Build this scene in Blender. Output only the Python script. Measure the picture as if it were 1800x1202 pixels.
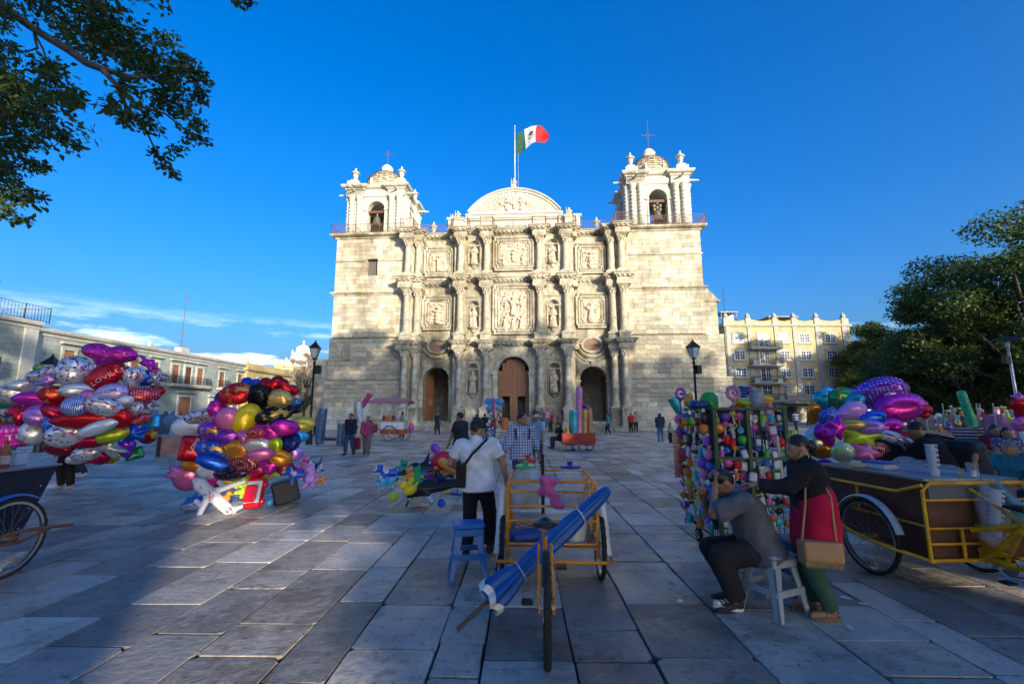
import bpy, math, random
import numpy as np
from mathutils import Vector, Matrix, Euler
for _o in list(bpy.data.objects): bpy.data.objects.remove(_o)
S = bpy.context.scene; COL = S.collection
R = math.radians; PI = math.pi
rnd = random.Random(7); nrs = np.random.RandomState(5)
# ------------------------------------------------------------------ camera
cam_d = bpy.data.cameras.new('camera'); cam = bpy.data.objects.new('camera', cam_d); COL.objects.link(cam)
cam_d.sensor_width = 36; cam_d.lens = 16; cam_d.clip_start = .05; cam_d.clip_end = 2000
PITCH = R(8.74); CAMH = 1.7
cam.location = (0, 0, CAMH); cam.rotation_euler = (R(90)+PITCH, 0, 0)
S.camera = cam
# ------------------------------------------------------------------ light
SUN_EL = R(11.5); SUN_AZ = R(28)          # light travels towards (-sin, cos)
Ldir = Vector((-math.sin(SUN_AZ)*math.cos(SUN_EL), math.cos(SUN_AZ)*math.cos(SUN_EL), -math.sin(SUN_EL)))
sd = bpy.data.lights.new('sun', 'SUN'); sun = bpy.data.objects.new('sun', sd); COL.objects.link(sun)
sd.energy = 2.0; sd.angle = R(.55); sd.color = (1, .88, .69)
sun.rotation_euler = Ldir.to_track_quat('-Z', 'Y').to_euler(); sun.location = (20, -30, 40)
W = bpy.data.worlds.new('World'); S.world = W; W.use_nodes = True
wn = W.node_tree.nodes; wl = W.node_tree.links; wn.clear()
def wnode(t, **k):
    n = wn.new(t)
    for a, b in k.items(): setattr(n, a, b)
    return n
sky = wnode('ShaderNodeTexSky', sky_type='NISHITA', sun_disc=False)
sky.sun_elevation = SUN_EL; sky.sun_rotation = PI-SUN_AZ; sky.air_density = 1.0; sky.dust_density = 5.0; sky.ozone_density = 5.0
hs = wnode('ShaderNodeHueSaturation'); hs.inputs['Saturation'].default_value = 1.22; hs.inputs['Value'].default_value = 1.0; hs.inputs['Hue'].default_value = .508
wl.new(sky.outputs[0], hs.inputs['Color'])
tc = wnode('ShaderNodeTexCoord'); sx = wnode('ShaderNodeSeparateXYZ'); wl.new(tc.outputs['Generated'], sx.inputs[0])
mp = wnode('ShaderNodeMapping'); mp.inputs['Scale'].default_value = (3.2, 3.2, 17); mp.inputs['Location'].default_value = (.35, .1, 0); wl.new(tc.outputs['Generated'], mp.inputs[0])
cn = wnode('ShaderNodeTexNoise'); cn.inputs['Scale'].default_value = 1.5; cn.inputs['Detail'].default_value = 9; cn.inputs['Roughness'].default_value = .6; wl.new(mp.outputs[0], cn.inputs['Vector'])
cr = wnode('ShaderNodeValToRGB'); cr.color_ramp.elements[0].position = .51; cr.color_ramp.elements[1].position = .74; wl.new(cn.outputs[0], cr.inputs[0])
band = wnode('ShaderNodeValToRGB'); band.color_ramp.elements[0].position = .09; band.color_ramp.elements[0].color = (1, 1, 1, 1)
band.color_ramp.elements[1].position = .185; band.color_ramp.elements[1].color = (0, 0, 0, 1); wl.new(sx.outputs['Z'], band.inputs[0])
mu = wnode('ShaderNodeMath', operation='MULTIPLY'); wl.new(cr.outputs[0], mu.inputs[0]); wl.new(band.outputs[0], mu.inputs[1])
mx = wnode('ShaderNodeMixRGB'); mx.inputs[2].default_value = (8.2, 8.5, 9.2, 1); wl.new(mu.outputs[0], mx.inputs[0]); wl.new(hs.outputs[0], mx.inputs[1])
bg = wnode('ShaderNodeBackground'); bg.inputs['Strength'].default_value = .107; wl.new(mx.outputs[0], bg.inputs[0])
wo = wnode('ShaderNodeOutputWorld'); wl.new(bg.outputs[0], wo.inputs[0])
S.view_settings.view_transform = 'Standard'; S.view_settings.look = 'None'; S.view_settings.gamma = 1; S.view_settings.use_curve_mapping = False
S.view_settings.exposure = 1.85
S.cycles.max_bounces = 8; S.cycles.transparent_max_bounces = 12
# ------------------------------------------------------------------ helpers
def tag(o, label=None, cat=None, group=None, kind=None):
    for k, v in (('label', label), ('category', cat), ('group', group), ('kind', kind)):
        if v: o[k] = v
    return o
def empty(name, loc=(0, 0, 0), rz=0, label=None, cat=None, group=None, kind=None, parent=None):
    o = bpy.data.objects.new(name, None); COL.objects.link(o); o.location = loc; o.rotation_euler = (0, 0, rz); o.empty_display_size = .1
    if parent: o.parent = parent
    return tag(o, label, cat, group, kind)
def link(name, me, parent=None, loc=None, rot=None, scale=None):
    o = bpy.data.objects.new(name, me); COL.objects.link(o)
    if parent is not None: o.parent = parent
    if loc is not None: o.location = loc
    if rot is not None: o.rotation_euler = rot
    if scale is not None: o.scale = scale
    return o
def copy_tree(o, parent=None):
    c = o.copy(); COL.objects.link(c)
    if parent is not None: c.parent = parent
    for ch in list(o.children): copy_tree(ch, c)
    return c
def ray(u, v):
    x = (u-900)/800.; y = -(v-601)/800.
    return Vector((x, math.cos(PITCH)-y*math.sin(PITCH), math.sin(PITCH)+y*math.cos(PITCH)))
def G(u, v):                                   # where a foot seen at that spot stands on the ground
    d = ray(u, v); t = -CAMH/d.z; return Vector((d.x*t, d.y*t, 0))
def AT(u, v, Y):
    d = ray(u, v); t = Y/d.y; return Vector((d.x*t, Y, CAMH+d.z*t))
def rotz(a): return Matrix.Rotation(a, 4, 'Z')
def TR(loc, rot=(0, 0, 0), sc=1):
    m = Matrix.Translation(loc) @ Euler(rot).to_matrix().to_4x4()
    if sc != 1: m = m @ (Matrix.Diagonal((*sc, 1)) if hasattr(sc, '__len__') else Matrix.Scale(sc, 4))
    return m
def fastmesh(name, V, Q, mats, smooth=False, mi=None):
    """mesh from numpy arrays: V (n,3), Q (m,k) faces of one size"""
    me = bpy.data.meshes.new(name); V = np.asarray(V, np.float32); Q = np.asarray(Q, np.int32); k = Q.shape[1]
    me.vertices.add(len(V)); me.vertices.foreach_set('co', V.ravel())
    me.loops.add(Q.size); me.loops.foreach_set('vertex_index', Q.ravel())
    me.polygons.add(len(Q)); me.polygons.foreach_set('loop_start', np.arange(0, Q.size, k, dtype=np.int32))
    me.polygons.foreach_set('use_smooth', np.full(len(Q), smooth))
    if mi is not None: me.polygons.foreach_set('material_index', np.asarray(mi, np.int32))
    me.update(calc_edges=True); me.validate()
    for m in (mats if isinstance(mats, (list, tuple)) else [mats]): me.materials.append(m)
    return me
class MB:
    def __init__(s): s.v = []; s.f = []; s.m = []
    def add(s, vs, fs, mi=0, T=None):
        n = len(s.v)
        s.v += [tuple(T @ Vector(p)) for p in vs] if T is not None else [tuple(p) for p in vs]
        s.f += [tuple(i+n for i in f) for f in fs]; s.m += [mi]*len(fs); return s
    def box(s, x0, x1, y0, y1, z0, z1, mi=0, T=None):
        return s.add([(x0,y0,z0),(x1,y0,z0),(x1,y1,z0),(x0,y1,z0),(x0,y0,z1),(x1,y0,z1),(x1,y1,z1),(x0,y1,z1)],
            [(0,3,2,1),(4,5,6,7),(0,1,5,4),(1,2,6,5),(2,3,7,6),(3,0,4,7)], mi, T)
    def bbox(s, x0, x1, y0, y1, z0, z1, b=.02, mi=0, T=None):          # box with chamfered edges
        P = []; 
        for z, i in ((z0, b), (z0+b, 0), (z1-b, 0), (z1, b)):
            for (xa, xb, ya, yb) in ((x0+i, x1-i, y0+i, y1-i),):
                c = b
                P += [(xa+c,ya,z),(xb-c,ya,z),(xb,ya+c,z),(xb,yb-c,z),(xb-c,yb,z),(xa+c,yb,z),(xa,yb-c,z),(xa,ya+c,z)]
        F = [tuple(range(7,-1,-1)), tuple(range(24,32))]
        for r in range(3):
            for i in range(8): F.append((r*8+i, r*8+(i+1)%8, r*8+8+(i+1)%8, r*8+8+i))
        return s.add(P, F, mi, T)
    def tube(s, pts, r, n=8, mi=0, T=None, closed=False):
        pts = [Vector(p) for p in pts]; k = len(pts); rr = r if hasattr(r, '__len__') else [r]*k
        V = []; up = None
        for i, p in enumerate(pts):
            a = pts[(i-1) % k] if (i > 0 or closed) else p; b = pts[(i+1) % k] if (i < k-1 or closed) else p
            d = (b-a); d = d.normalized() if d.length > 1e-9 else Vector((0,0,1))
            if up is None: up = d.orthogonal().normalized()
            else:
                up = up-d*up.dot(d); up = up.normalized() if up.length > 1e-6 else d.orthogonal().normalized()
            w = d.cross(up)
            V += [p+(up*math.cos(2*PI*j/n)+w*math.sin(2*PI*j/n))*rr[i] for j in range(n)]
        F = []
        for i in range(k if closed else k-1):
            for j in range(n):
                a, b = i*n, ((i+1) % k)*n; F.append((a+j, a+(j+1)%n, b+(j+1)%n, b+j))
        if not closed: F += [tuple(range(n-1,-1,-1)), tuple(range((k-1)*n, k*n))]
        return s.add(V, F, mi, T)
    def lathe(s, prof, c=(0,0,0), n=16, mi=0, T=None, a0=0., fr=None):
        V = []; k = len(prof)
        for r, z in prof:
            for j in range(n):
                a = a0+2*PI*j/n; q = r*(fr(a, z) if fr else 1); V.append((c[0]+q*math.cos(a), c[1]+q*math.sin(a), c[2]+z))
        F = [(i*n+j, i*n+(j+1)%n, (i+1)*n+(j+1)%n, (i+1)*n+j) for i in range(k-1) for j in range(n)]
        F += [tuple(range(n-1,-1,-1)), tuple(range((k-1)*n, k*n))]
        return s.add(V, F, mi, T)
    def ell(s, c, r, n=10, m=7, mi=0, T=None):
        r = r if hasattr(r, '__len__') else (r, r, r); V = [(c[0],c[1],c[2]-r[2])]; F = []
        for i in range(1, m):
            t = -PI/2+PI*i/m
            V += [(c[0]+r[0]*math.cos(t)*math.cos(2*PI*j/n), c[1]+r[1]*math.cos(t)*math.sin(2*PI*j/n), c[2]+r[2]*math.sin(t)) for j in range(n)]
        V.append((c[0],c[1],c[2]+r[2])); L = len(V)-1
        for j in range(n):
            F.append((0, 1+(j+1)%n, 1+j)); F.append((L, L-n+j, L-n+(j+1)%n))
            for i in range(m-2): a = 1+i*n; F.append((a+j, a+(j+1)%n, a+n+(j+1)%n, a+n+j))
        return s.add(V, F, mi, T)
    def prism(s, poly, y0, y1, mi=0, T=None):           # polygon in x,z pushed from y0 (front) to y1 (back)
        n = len(poly); V = [(x, y0, z) for x, z in poly]+[(x, y1, z) for x, z in poly]
        return s.add(V, [tuple(range(n)), tuple(range(2*n-1, n-1, -1))]+[(i, i+n, (i+1)%n+n, (i+1)%n) for i in range(n)], mi, T)
    def plan(s, prof, path, mi=0, T=None):               # moulding: prof (out,z) swept along plan path (x,y); out is to the right of travel
        k = len(path); m = len(prof); V = []
        for i in range(k):
            p = Vector(path[i]); d0 = (p-Vector(path[i-1])).normalized() if i else None; d1 = (Vector(path[i+1])-p).normalized() if i < k-1 else None
            d0 = d0 or d1; d1 = d1 or d0
            n0 = Vector((d0.y, -d0.x)); n1 = Vector((d1.y, -d1.x)); b = n0+n1; b = b*(2/max(b.dot(b), .3))
            V += [(p.x+b.x*o, p.y+b.y*o, z) for o, z in prof]
        F = [(i*m+j, (i+1)*m+j, (i+1)*m+j+1, i*m+j+1) for i in range(k-1) for j in range(m-1)]
        F += [tuple(range(m)), tuple(range(k*m-1, (k-1)*m-1, -1))]
        return s.add(V, F, mi, T)
    def elev(s, prof, path, y0, closed=False, mi=0, T=None):   # moulding in elevation: prof (out towards -y, b to the left of travel) along (x,z)
        k = len(path); m = len(prof); V = []
        for i in range(k):
            p = Vector(path[i]); d0 = (p-Vector(path[i-1])) if (i or closed) else None; d1 = (Vector(path[(i+1)%k])-p) if (i < k-1 or closed) else None
            d0 = (d0 or d1).normalized(); d1 = (d1 or d0).normalized()
            n0 = Vector((-d0.y, d0.x)); n1 = Vector((-d1.y, d1.x)); b = n0+n1; b = b*(2/max(b.dot(b), .3))
            V += [(p.x+b.x*o, y0-a, p.y+b.y*o) for a, o in prof]
        F = []
        for i in range(k if closed else k-1):
            q = (i+1) % k
            for j in range(m-1): F.append((i*m+j, i*m+j+1, q*m+j+1, q*m+j))
        if not closed: F += [tuple(range(m)), tuple(range(k*m-1, (k-1)*m-1, -1))]
        return s.add(V, F, mi, T)
    def mesh(s, name, mats, smooth=None):
        me = bpy.data.meshes.new(name); me.from_pydata(s.v, [], s.f)
        for m in (mats if isinstance(mats, (list, tuple)) else [mats]): me.materials.append(m)
        me.polygons.foreach_set('material_index', s.m)
        if smooth is not None:
            me.polygons.foreach_set('use_smooth', [True]*len(s.f))
            if smooth < 180: me.set_sharp_from_angle(angle=R(smooth))
        me.update(); return me
    def build(s, name, mats, parent=None, smooth=None, loc=None, rot=None):
        return link(name, s.mesh(name, mats, smooth), parent, loc, rot)
# ------------------------------------------------------------------ soft bodies (rounded solids blended into one skin)
def sdf(prims, vox, k=.03, noise=0., nf=9., seed=0, wrinkle=None):
    """prims: ('c',a,b,ra,rb[,cut]) tapered limb, ('e',c,r[,rot3x3]) ellipsoid, ('b',c,half,round[,rot]) box; returns V,Q"""
    lo = np.full(3, 1e9); hi = -lo; boxes = []
    for p in prims:
        if p[0] == 'c': a = np.array(p[1], float); b = np.array(p[2], float); l = np.minimum(a-p[3], b-p[4]); h = np.maximum(a+p[3], b+p[4])
        elif p[0] == 'e': c = np.array(p[1], float); r = np.array(p[2], float); r = np.full(3, r.max()) if len(p) > 3 else r; l, h = c-r, c+r
        else: c = np.array(p[1], float); r = np.array(p[2], float)+p[3]; r = np.full(3, np.linalg.norm(r)) if len(p) > 4 else r; l, h = c-r, c+r
        boxes.append((l, h)); lo = np.minimum(lo, l); hi = np.maximum(hi, h)
    pad = 2.5*vox+noise; lo = lo-pad; n = np.ceil((hi+pad-lo)/vox).astype(int)+1
    D = np.full(n, 1.0, np.float32); ax = [lo[i]+vox*np.arange(n[i]) for i in range(3)]
    for p, (l, h) in zip(prims, boxes):
        e = k*1.6+2*vox+noise
        i0 = np.maximum(((l-e-lo)/vox).astype(int), 0); i1 = np.minimum(((h+e-lo)/vox).astype(int)+2, n)
        X, Y, Z = np.meshgrid(ax[0][i0[0]:i1[0]], ax[1][i0[1]:i1[1]], ax[2][i0[2]:i1[2]], indexing='ij')
        if p[0] == 'c':
            a = np.array(p[1], float); b = np.array(p[2], float); ba = b-a; L2 = max(ba@ba, 1e-9)
            t = np.clip(((X-a[0])*ba[0]+(Y-a[1])*ba[1]+(Z-a[2])*ba[2])/L2, 0, 1)
            d = np.sqrt((X-a[0]-t*ba[0])**2+(Y-a[1]-t*ba[1])**2+(Z-a[2]-t*ba[2])**2)-(p[3]+(p[4]-p[3])*t)
            if len(p) > 5 and p[5]:
                u = ba/math.sqrt(L2); d = np.maximum(d, (X-b[0])*u[0]+(Y-b[1])*u[1]+(Z-b[2])*u[2])
        else:
            c = np.array(p[1], float); q = np.stack([X-c[0], Y-c[1], Z-c[2]], -1); ro = p[3] if p[0] == 'e' and len(p) > 3 else (p[4] if len(p) > 4 else None)
            if ro is not None: q = q @ np.array(ro, float)
            r = np.array(p[2], float)
            if p[0] == 'e':
                k0 = np.sqrt(((q/r)**2).sum(-1)); k1 = np.sqrt(((q/r**2)**2).sum(-1)); d = k0*(k0-1)/np.maximum(k1, 1e-6)
            else:
                q = np.abs(q)-r; d = np.sqrt((np.maximum(q, 0)**2).sum(-1))+np.minimum(q.max(-1), 0)-p[3]
        sl = tuple(slice(i0[i], i1[i]) for i in range(3)); o = D[sl]; d = d.astype(np.float32)
        if k > 0:
            hh = np.clip(.5+.5*(o-d)/k, 0, 1); D[sl] = np.where(o > .9, np.minimum(o, d), o*(1-hh)+d*hh-k*hh*(1-hh))
        else: D[sl] = np.minimum(o, d)
    if noise:
        rs = np.random.RandomState(seed); X, Y, Z = np.meshgrid(*ax, indexing='ij'); q = 0
        for i in range(5):
            w = rs.normal(size=3); w = w/np.linalg.norm(w)*nf*(1+.7*i); q = q+np.sin(X*w[0]+Y*w[1]+Z*w[2]+rs.rand()*6)/(1+.5*i)
        D = D+noise*q*.5
    if wrinkle is not None: D = wrinkle(D, ax)
    sg = D < 0; nx, ny, nz = n
    cnt = np.zeros((nx-1, ny-1, nz-1), np.int8)
    for dx in (0,1):
        for dy in (0,1):
            for dz in (0,1): cnt += sg[dx:nx-1+dx, dy:ny-1+dy, dz:nz-1+dz]
    act = (cnt > 0) & (cnt < 8); idx = -np.ones(act.shape, np.int64); I = np.argwhere(act); idx[act] = np.arange(len(I))
    acc = np.zeros((len(I), 3)); cc = np.zeros(len(I))
    cor = [(a,b,c) for a in (0,1) for b in (0,1) for c in (0,1)]
    for i, a in enumerate(cor):
        for b in cor[i+1:]:
            if sum(abs(a[j]-b[j]) for j in range(3)) != 1: continue
            va = D[I[:,0]+a[0], I[:,1]+a[1], I[:,2]+a[2]]; vb = D[I[:,0]+b[0], I[:,1]+b[1], I[:,2]+b[2]]
            m = (va < 0) != (vb < 0); t = np.where(m, va/np.where(m, va-vb, 1), 0)
            acc += m[:,None]*(np.array(a)+t[:,None]*(np.array(b)-np.array(a))); cc += m
    V = lo+vox*(I+acc/cc[:,None]); Q = []
    for d in range(3):
        e1, e2 = (d+1)%3, (d+2)%3; A = [slice(None)]*3; B = [slice(None)]*3
        A[d] = slice(0, n[d]-1); B[d] = slice(1, n[d]); ed = sg[tuple(A)] != sg[tuple(B)]; P = np.argwhere(ed)
        P = P[(P[:,e1] > 0) & (P[:,e2] > 0) & (P[:,e1] < n[e1]-1) & (P[:,e2] < n[e2]-1)]
        if not len(P): continue
        fl = sg[tuple(P.T)]
        def cell(o1, o2):
            c = P.copy(); c[:,e1] -= o1; c[:,e2] -= o2; return idx[tuple(c.T)]
        q = np.stack([cell(1,1), cell(0,1), cell(0,0), cell(1,0)], 1); q[~fl] = q[~fl][:, ::-1]; Q.append(q)
    return V, np.concatenate(Q)
def sdf_obj(name, prims, vox, mat, parent=None, k=.03, **kw):
    V, Q = sdf(prims, vox, k, **kw); return link(name, fastmesh(name, V, Q, mat, True), parent)
# ------------------------------------------------------------------ materials
def mat(name, col, rough=.7, metal=0., var=.12, scale=2.5, bump=0., bscale=25., isl=0., hue=0., stain=0., col2=None, fac2=.5, objcol=False, spec=None, alpha=1., trans=0., emit=0., fn=None, coat=0., stretch=None, detail=5):
    m = bpy.data.materials.new(name); m.use_nodes = True; nt = m.node_tree; N = nt.nodes; L = nt.links
    b = N['Principled BSDF']; b.inputs['Roughness'].default_value = rough; b.inputs['Metallic'].default_value = metal
    if spec is not None: b.inputs['Specular IOR Level'].default_value = spec
    if coat: b.inputs['Coat Weight'].default_value = coat; b.inputs['Coat Roughness'].default_value = .1
    if alpha < 1: b.inputs['Alpha'].default_value = alpha
    if trans: b.inputs['Transmission Weight'].default_value = trans
    def nd(t, **k):
        n = N.new(t)
        for a, v in k.items():
            if a.startswith('i_'): n.inputs[int(a[2:]) if a[2:].isdigit() else a[2:].replace('_', ' ')].default_value = v
            else: setattr(n, a, v)
        return n
    def mixc(mode, f, a, bb):
        n = nd('ShaderNodeMixRGB', blend_type=mode)
        for i, x in enumerate((f, a, bb)):
            if isinstance(x, (int, float)): n.inputs[i].default_value = x if i == 0 else (x, x, x, 1)
            elif isinstance(x, tuple): n.inputs[i].default_value = (*x[:3], 1)
            else: L.new(x, n.inputs[i])
        return n.outputs[0]
    def rng(src, a, bb, lo=.3, hi=.7):
        n = nd('ShaderNodeMapRange'); n.inputs[1].default_value = lo; n.inputs[2].default_value = hi; n.inputs[3].default_value = a; n.inputs[4].default_value = bb; L.new(src, n.inputs[0]); return n.outputs[0]
    t = nd('ShaderNodeTexCoord'); vec = t.outputs['Object']
    def noise(sc, det=detail, st=None, rg=.55):
        n = nd('ShaderNodeTexNoise'); n.inputs['Scale'].default_value = sc; n.inputs['Detail'].default_value = det; n.inputs['Roughness'].default_value = rg
        v = vec
        if st:
            q = nd('ShaderNodeMapping'); q.inputs['Scale'].default_value = st; L.new(vec, q.inputs[0]); v = q.outputs[0]
        L.new(v, n.inputs['Vector']); return n.outputs[0]
    if objcol: c = nd('ShaderNodeObjectInfo').outputs['Color']
    else:
        c = nd('ShaderNodeRGB'); c.outputs[0].default_value = (*col, 1); c = c.outputs[0]
    if col2 is not None: c = mixc('MIX', rng(noise(scale*.6), 0, 1, .5-fac2*.3, .5+fac2*.3), c, col2)
    if var: c = mixc('MULTIPLY', 1., c, rng(noise(scale, st=stretch), 1-var, 1+var))
    if isl:
        g = nd('ShaderNodeNewGeometry').outputs['Random Per Island']; oi = nd('ShaderNodeObjectInfo').outputs['Random']
        a = nd('ShaderNodeMath', operation='ADD'); L.new(g, a.inputs[0]); L.new(oi, a.inputs[1]); fr = nd('ShaderNodeMath', operation='FRACT'); L.new(a.outputs[0], fr.inputs[0])
        c = mixc('MULTIPLY', 1., c, rng(fr.outputs[0], 1-isl, 1+isl, 0, 1))
        if hue:
            x = nd('ShaderNodeMath', operation='MULTIPLY'); L.new(fr.outputs[0], x.inputs[0]); x.inputs[1].default_value = 7.31; y = nd('ShaderNodeMath', operation='FRACT'); L.new(x.outputs[0], y.inputs[0])
            c = mixc('MIX', rng(y.outputs[0], 0, hue, .3, 1), c, mixc('MULTIPLY', 1., c, (1.1, .92, .74)))
    if stain: c = mixc('MULTIPLY', rng(noise(.35, 8, (1, 1, .25), .65), 0, stain, .46, .64), c, (.42, .38, .31)); c = mixc('MULTIPLY', rng(noise(1.6, 9, (1, 1, .35), .75), 0, min(1, stain*1.3), .50, .68), c, (.45, .40, .31))
    if fn: c = fn(nd, L, mixc, rng, noise, vec, c, b) or c
    L.new(c, b.inputs['Base Color'])
    if emit: L.new(c, b.inputs['Emission Color']); b.inputs['Emission Strength'].default_value = emit
    if bump:
        bp = nd('ShaderNodeBump'); bp.inputs['Strength'].default_value = 1.; bp.inputs['Distance'].default_value = bump; L.new(noise(bscale, 6), bp.inputs['Height']); L.new(bp.outputs[0], b.inputs['Normal'])
    return m
# ------------------------------------------------------------------ palette of the setting
STONE = mat('green_grey_stone', (.485,.46,.365), .85, var=.14, scale=1.7, bump=.02, bscale=9, isl=.25, hue=.75, stain=.6)
STONE_P = mat('plain_dressed_stone', (.49,.46,.37), .82, var=.24, scale=2.2, bump=.03, bscale=11, stain=.9, col2=(.42,.355,.24))
STONE_W = mat('pale_belfry_stone', (.56,.53,.44), .85, var=.10, scale=2, bump=.012, bscale=14, stain=.25)
CARVE = mat('pink_carved_stone', (.54,.43,.32), .85, var=.16, scale=3, bump=.02, bscale=16, stain=.3)
MORTAR = mat('mortar', (.38,.35,.27), .95, var=.1)
def _spk(nd, L, mixc, rng, noise, vec, c, b):
    v = nd('ShaderNodeTexVoronoi'); v.inputs['Scale'].default_value = 5.5; L.new(vec, v.inputs['Vector'])
    return mixc('MULTIPLY', 1., c, rng(v.outputs['Distance'], 1.15, .78, .05, .45))
CARVED_WALL = mat('carved_spandrel_stone', (.47,.43,.32), .9, var=.16, scale=6, bump=.06, bscale=7, fn=_spk, stain=.4)
WOOD_D = mat('dark_door_wood', (.12,.055,.03), .6, var=.25, scale=3, stretch=(6,6,.6), bump=.004, bscale=30)
WOOD_L = mat('red_brown_door_wood', (.30,.13,.055), .55, var=.25, scale=3, stretch=(6,6,.6), bump=.004, bscale=30)
IRON = mat('black_iron', (.02,.02,.022), .5, .4, var=.2)
IRON_R = mat('rusty_railing_iron', (.16,.085,.06), .7, .3, var=.25, scale=6)
WHITE = mat('white_plaster', (.80,.77,.68), .8, var=.06)
BRONZE = mat('weathered_bronze', (.14,.12,.085), .55, .6, var=.3)
DARKIN = mat('painted_dark_interior', (.11,.095,.08), .9)  # dark colour stands in for the shade inside openings
# ------------------------------------------------------------------ sky is the world; ground and paving
def _wear(nd, L, mixc, rng, noise, vec, c, b):
    n = noise(1.1, 8, None, .7); c = mixc('MULTIPLY', 1., c, rng(n, .72, 1.22, .35, .68))
    n2 = noise(14, 6, None, .7); c = mixc('MIX', rng(n2, 0, .7, .57, .66), c, (.05,.048,.042))
    n3 = noise(2.3, 8, None, .75); c = mixc('MIX', rng(n3, 0, .55, .56, .66), c, (.50,.48,.44)); n4 = noise(.8, 9, None, .8); c = mixc('MULTIPLY', rng(n4, 0, .75, .50, .60), c, (.42,.40,.37)); v = nd('ShaderNodeTexVoronoi', feature='DISTANCE_TO_EDGE'); v.inputs['Scale'].default_value = .5; dm = nd('ShaderNodeVectorMath', operation='ADD'); nn_ = nd('ShaderNodeTexNoise'); nn_.inputs['Scale'].default_value = 4; L.new(vec, nn_.inputs['Vector']); sc2 = nd('ShaderNodeVectorMath', operation='SCALE'); sc2.inputs['Scale'].default_value = .35; L.new(nn_.outputs['Color'], sc2.inputs[0]); L.new(vec, dm.inputs[0]); L.new(sc2.outputs[0], dm.inputs[1]); L.new(dm.outputs[0], v.inputs['Vector']); c = mixc('MIX', mixc('MULTIPLY', 1., rng(v.outputs['Distance'], .5, 0, .003, .010), rng(noise(.5, 2), 0, 1, .52, .6)), c, (.08,.07,.06))
    L.new(rng(noise(3, 5), .38, .68, .3, .7), b.inputs['Roughness'])
    return c
SLAB = mat('worn_paving_stone', (.385,.355,.305), .5, var=.18, scale=.6, isl=.46, hue=.3, bump=.012, bscale=13, fn=_wear)
JOINT = mat('dirty_joint', (.055,.048,.038), .95, var=.3, scale=5)
ROADM = mat('grey_street_paving', (.17,.17,.165), .8, var=.15, scale=1.2)
me = MB(); me.box(-400, 400, -120, 700, -.6, -.035); ground = me.build('plaza_ground', JOINT); tag(ground, kind='structure')
# slabs: courses run away from the camera towards the church; cross joints staggered, every slab a little off
def slab_mesh(x0, x1, y0, y1, g, dz, rs):
    b = MB(); z = dz; j = lambda s=.006: rs.uniform(-s, s); e = .012
    P = [(x0+g+j(), y0+g+j()), (x1-g+j(), y0+g+j()), (x1-g+j(), y1-g+j()), (x0+g+j(), y1-g+j())]; Q = []
    for i in range(4):                     # knocked-off corners
        p, a, n = Vector(P[i]), Vector(P[i-1]), Vector(P[(i+1)%4]); c = rs.uniform(.012, .055) if rs.random() < .55 else .01
        Q += [p+(a-p).normalized()*c, p+(n-p).normalized()*c]
    V = [(q.x, q.y, -.06) for q in Q]+[(q.x, q.y, z-.006) for q in Q]
    cx = sum(q.x for q in Q)/8; cy = sum(q.y for q in Q)/8
    V += [(q.x+(cx-q.x)*.012, q.y+(cy-q.y)*.012, z+rs.uniform(-.0015,.0015)) for q in Q]
    F = [tuple(range(16, 24))]
    for r in (0, 8): F += [(r+i, r+(i+1)%8, r+8+(i+1)%8, r+8+i) for i in range(8)]
    return V, F
slabs = []; rs = random.Random(11); x = -62.; rest = MB()
while x < 66:
    w = rs.choice((.34,.42,.50,.56,.64,.72)); y = -16+rs.uniform(0, 1)
    while y < 62:
        l = rs.choice((.5,.7,.85,1.0,1.25))*rs.uniform(.9,1.1) if y < 28 else rs.uniform(1.6, 2.6)
        near = y > -.5
        if abs(x) < 2+1.25*max(y, 0)+6 and y > -14:
            slabs.append((x, x+w, y, y+l))
        y += l
    x += w
TH = R(-1.2)
def vis(s):
    cx, cy = (s[0]+s[1])/2, (s[2]+s[3])/2
    return cy > 2.3 and abs(cx) < 1.16*cy+.3
slabs.sort(key=lambda s: (not vis(s), (s[0]+s[1])**2/4+(s[2]+s[3])**2/4))
for i, s in enumerate(slabs):
    V, F = slab_mesh(*s, rs.uniform(.004, .012), rs.uniform(-.003, .002), rs)
    V = [(p[0]*math.cos(TH)-p[1]*math.sin(TH), p[0]*math.sin(TH)+p[1]*math.cos(TH), p[2]) for p in V]
    if i < 300:
        b = MB(); b.add(V, F); o = b.build('paving_slab', SLAB, ground)
    else: rest.add(V, F)
o = rest.build('slab_paving', SLAB, ground); tag(o, kind='stuff')
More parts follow.
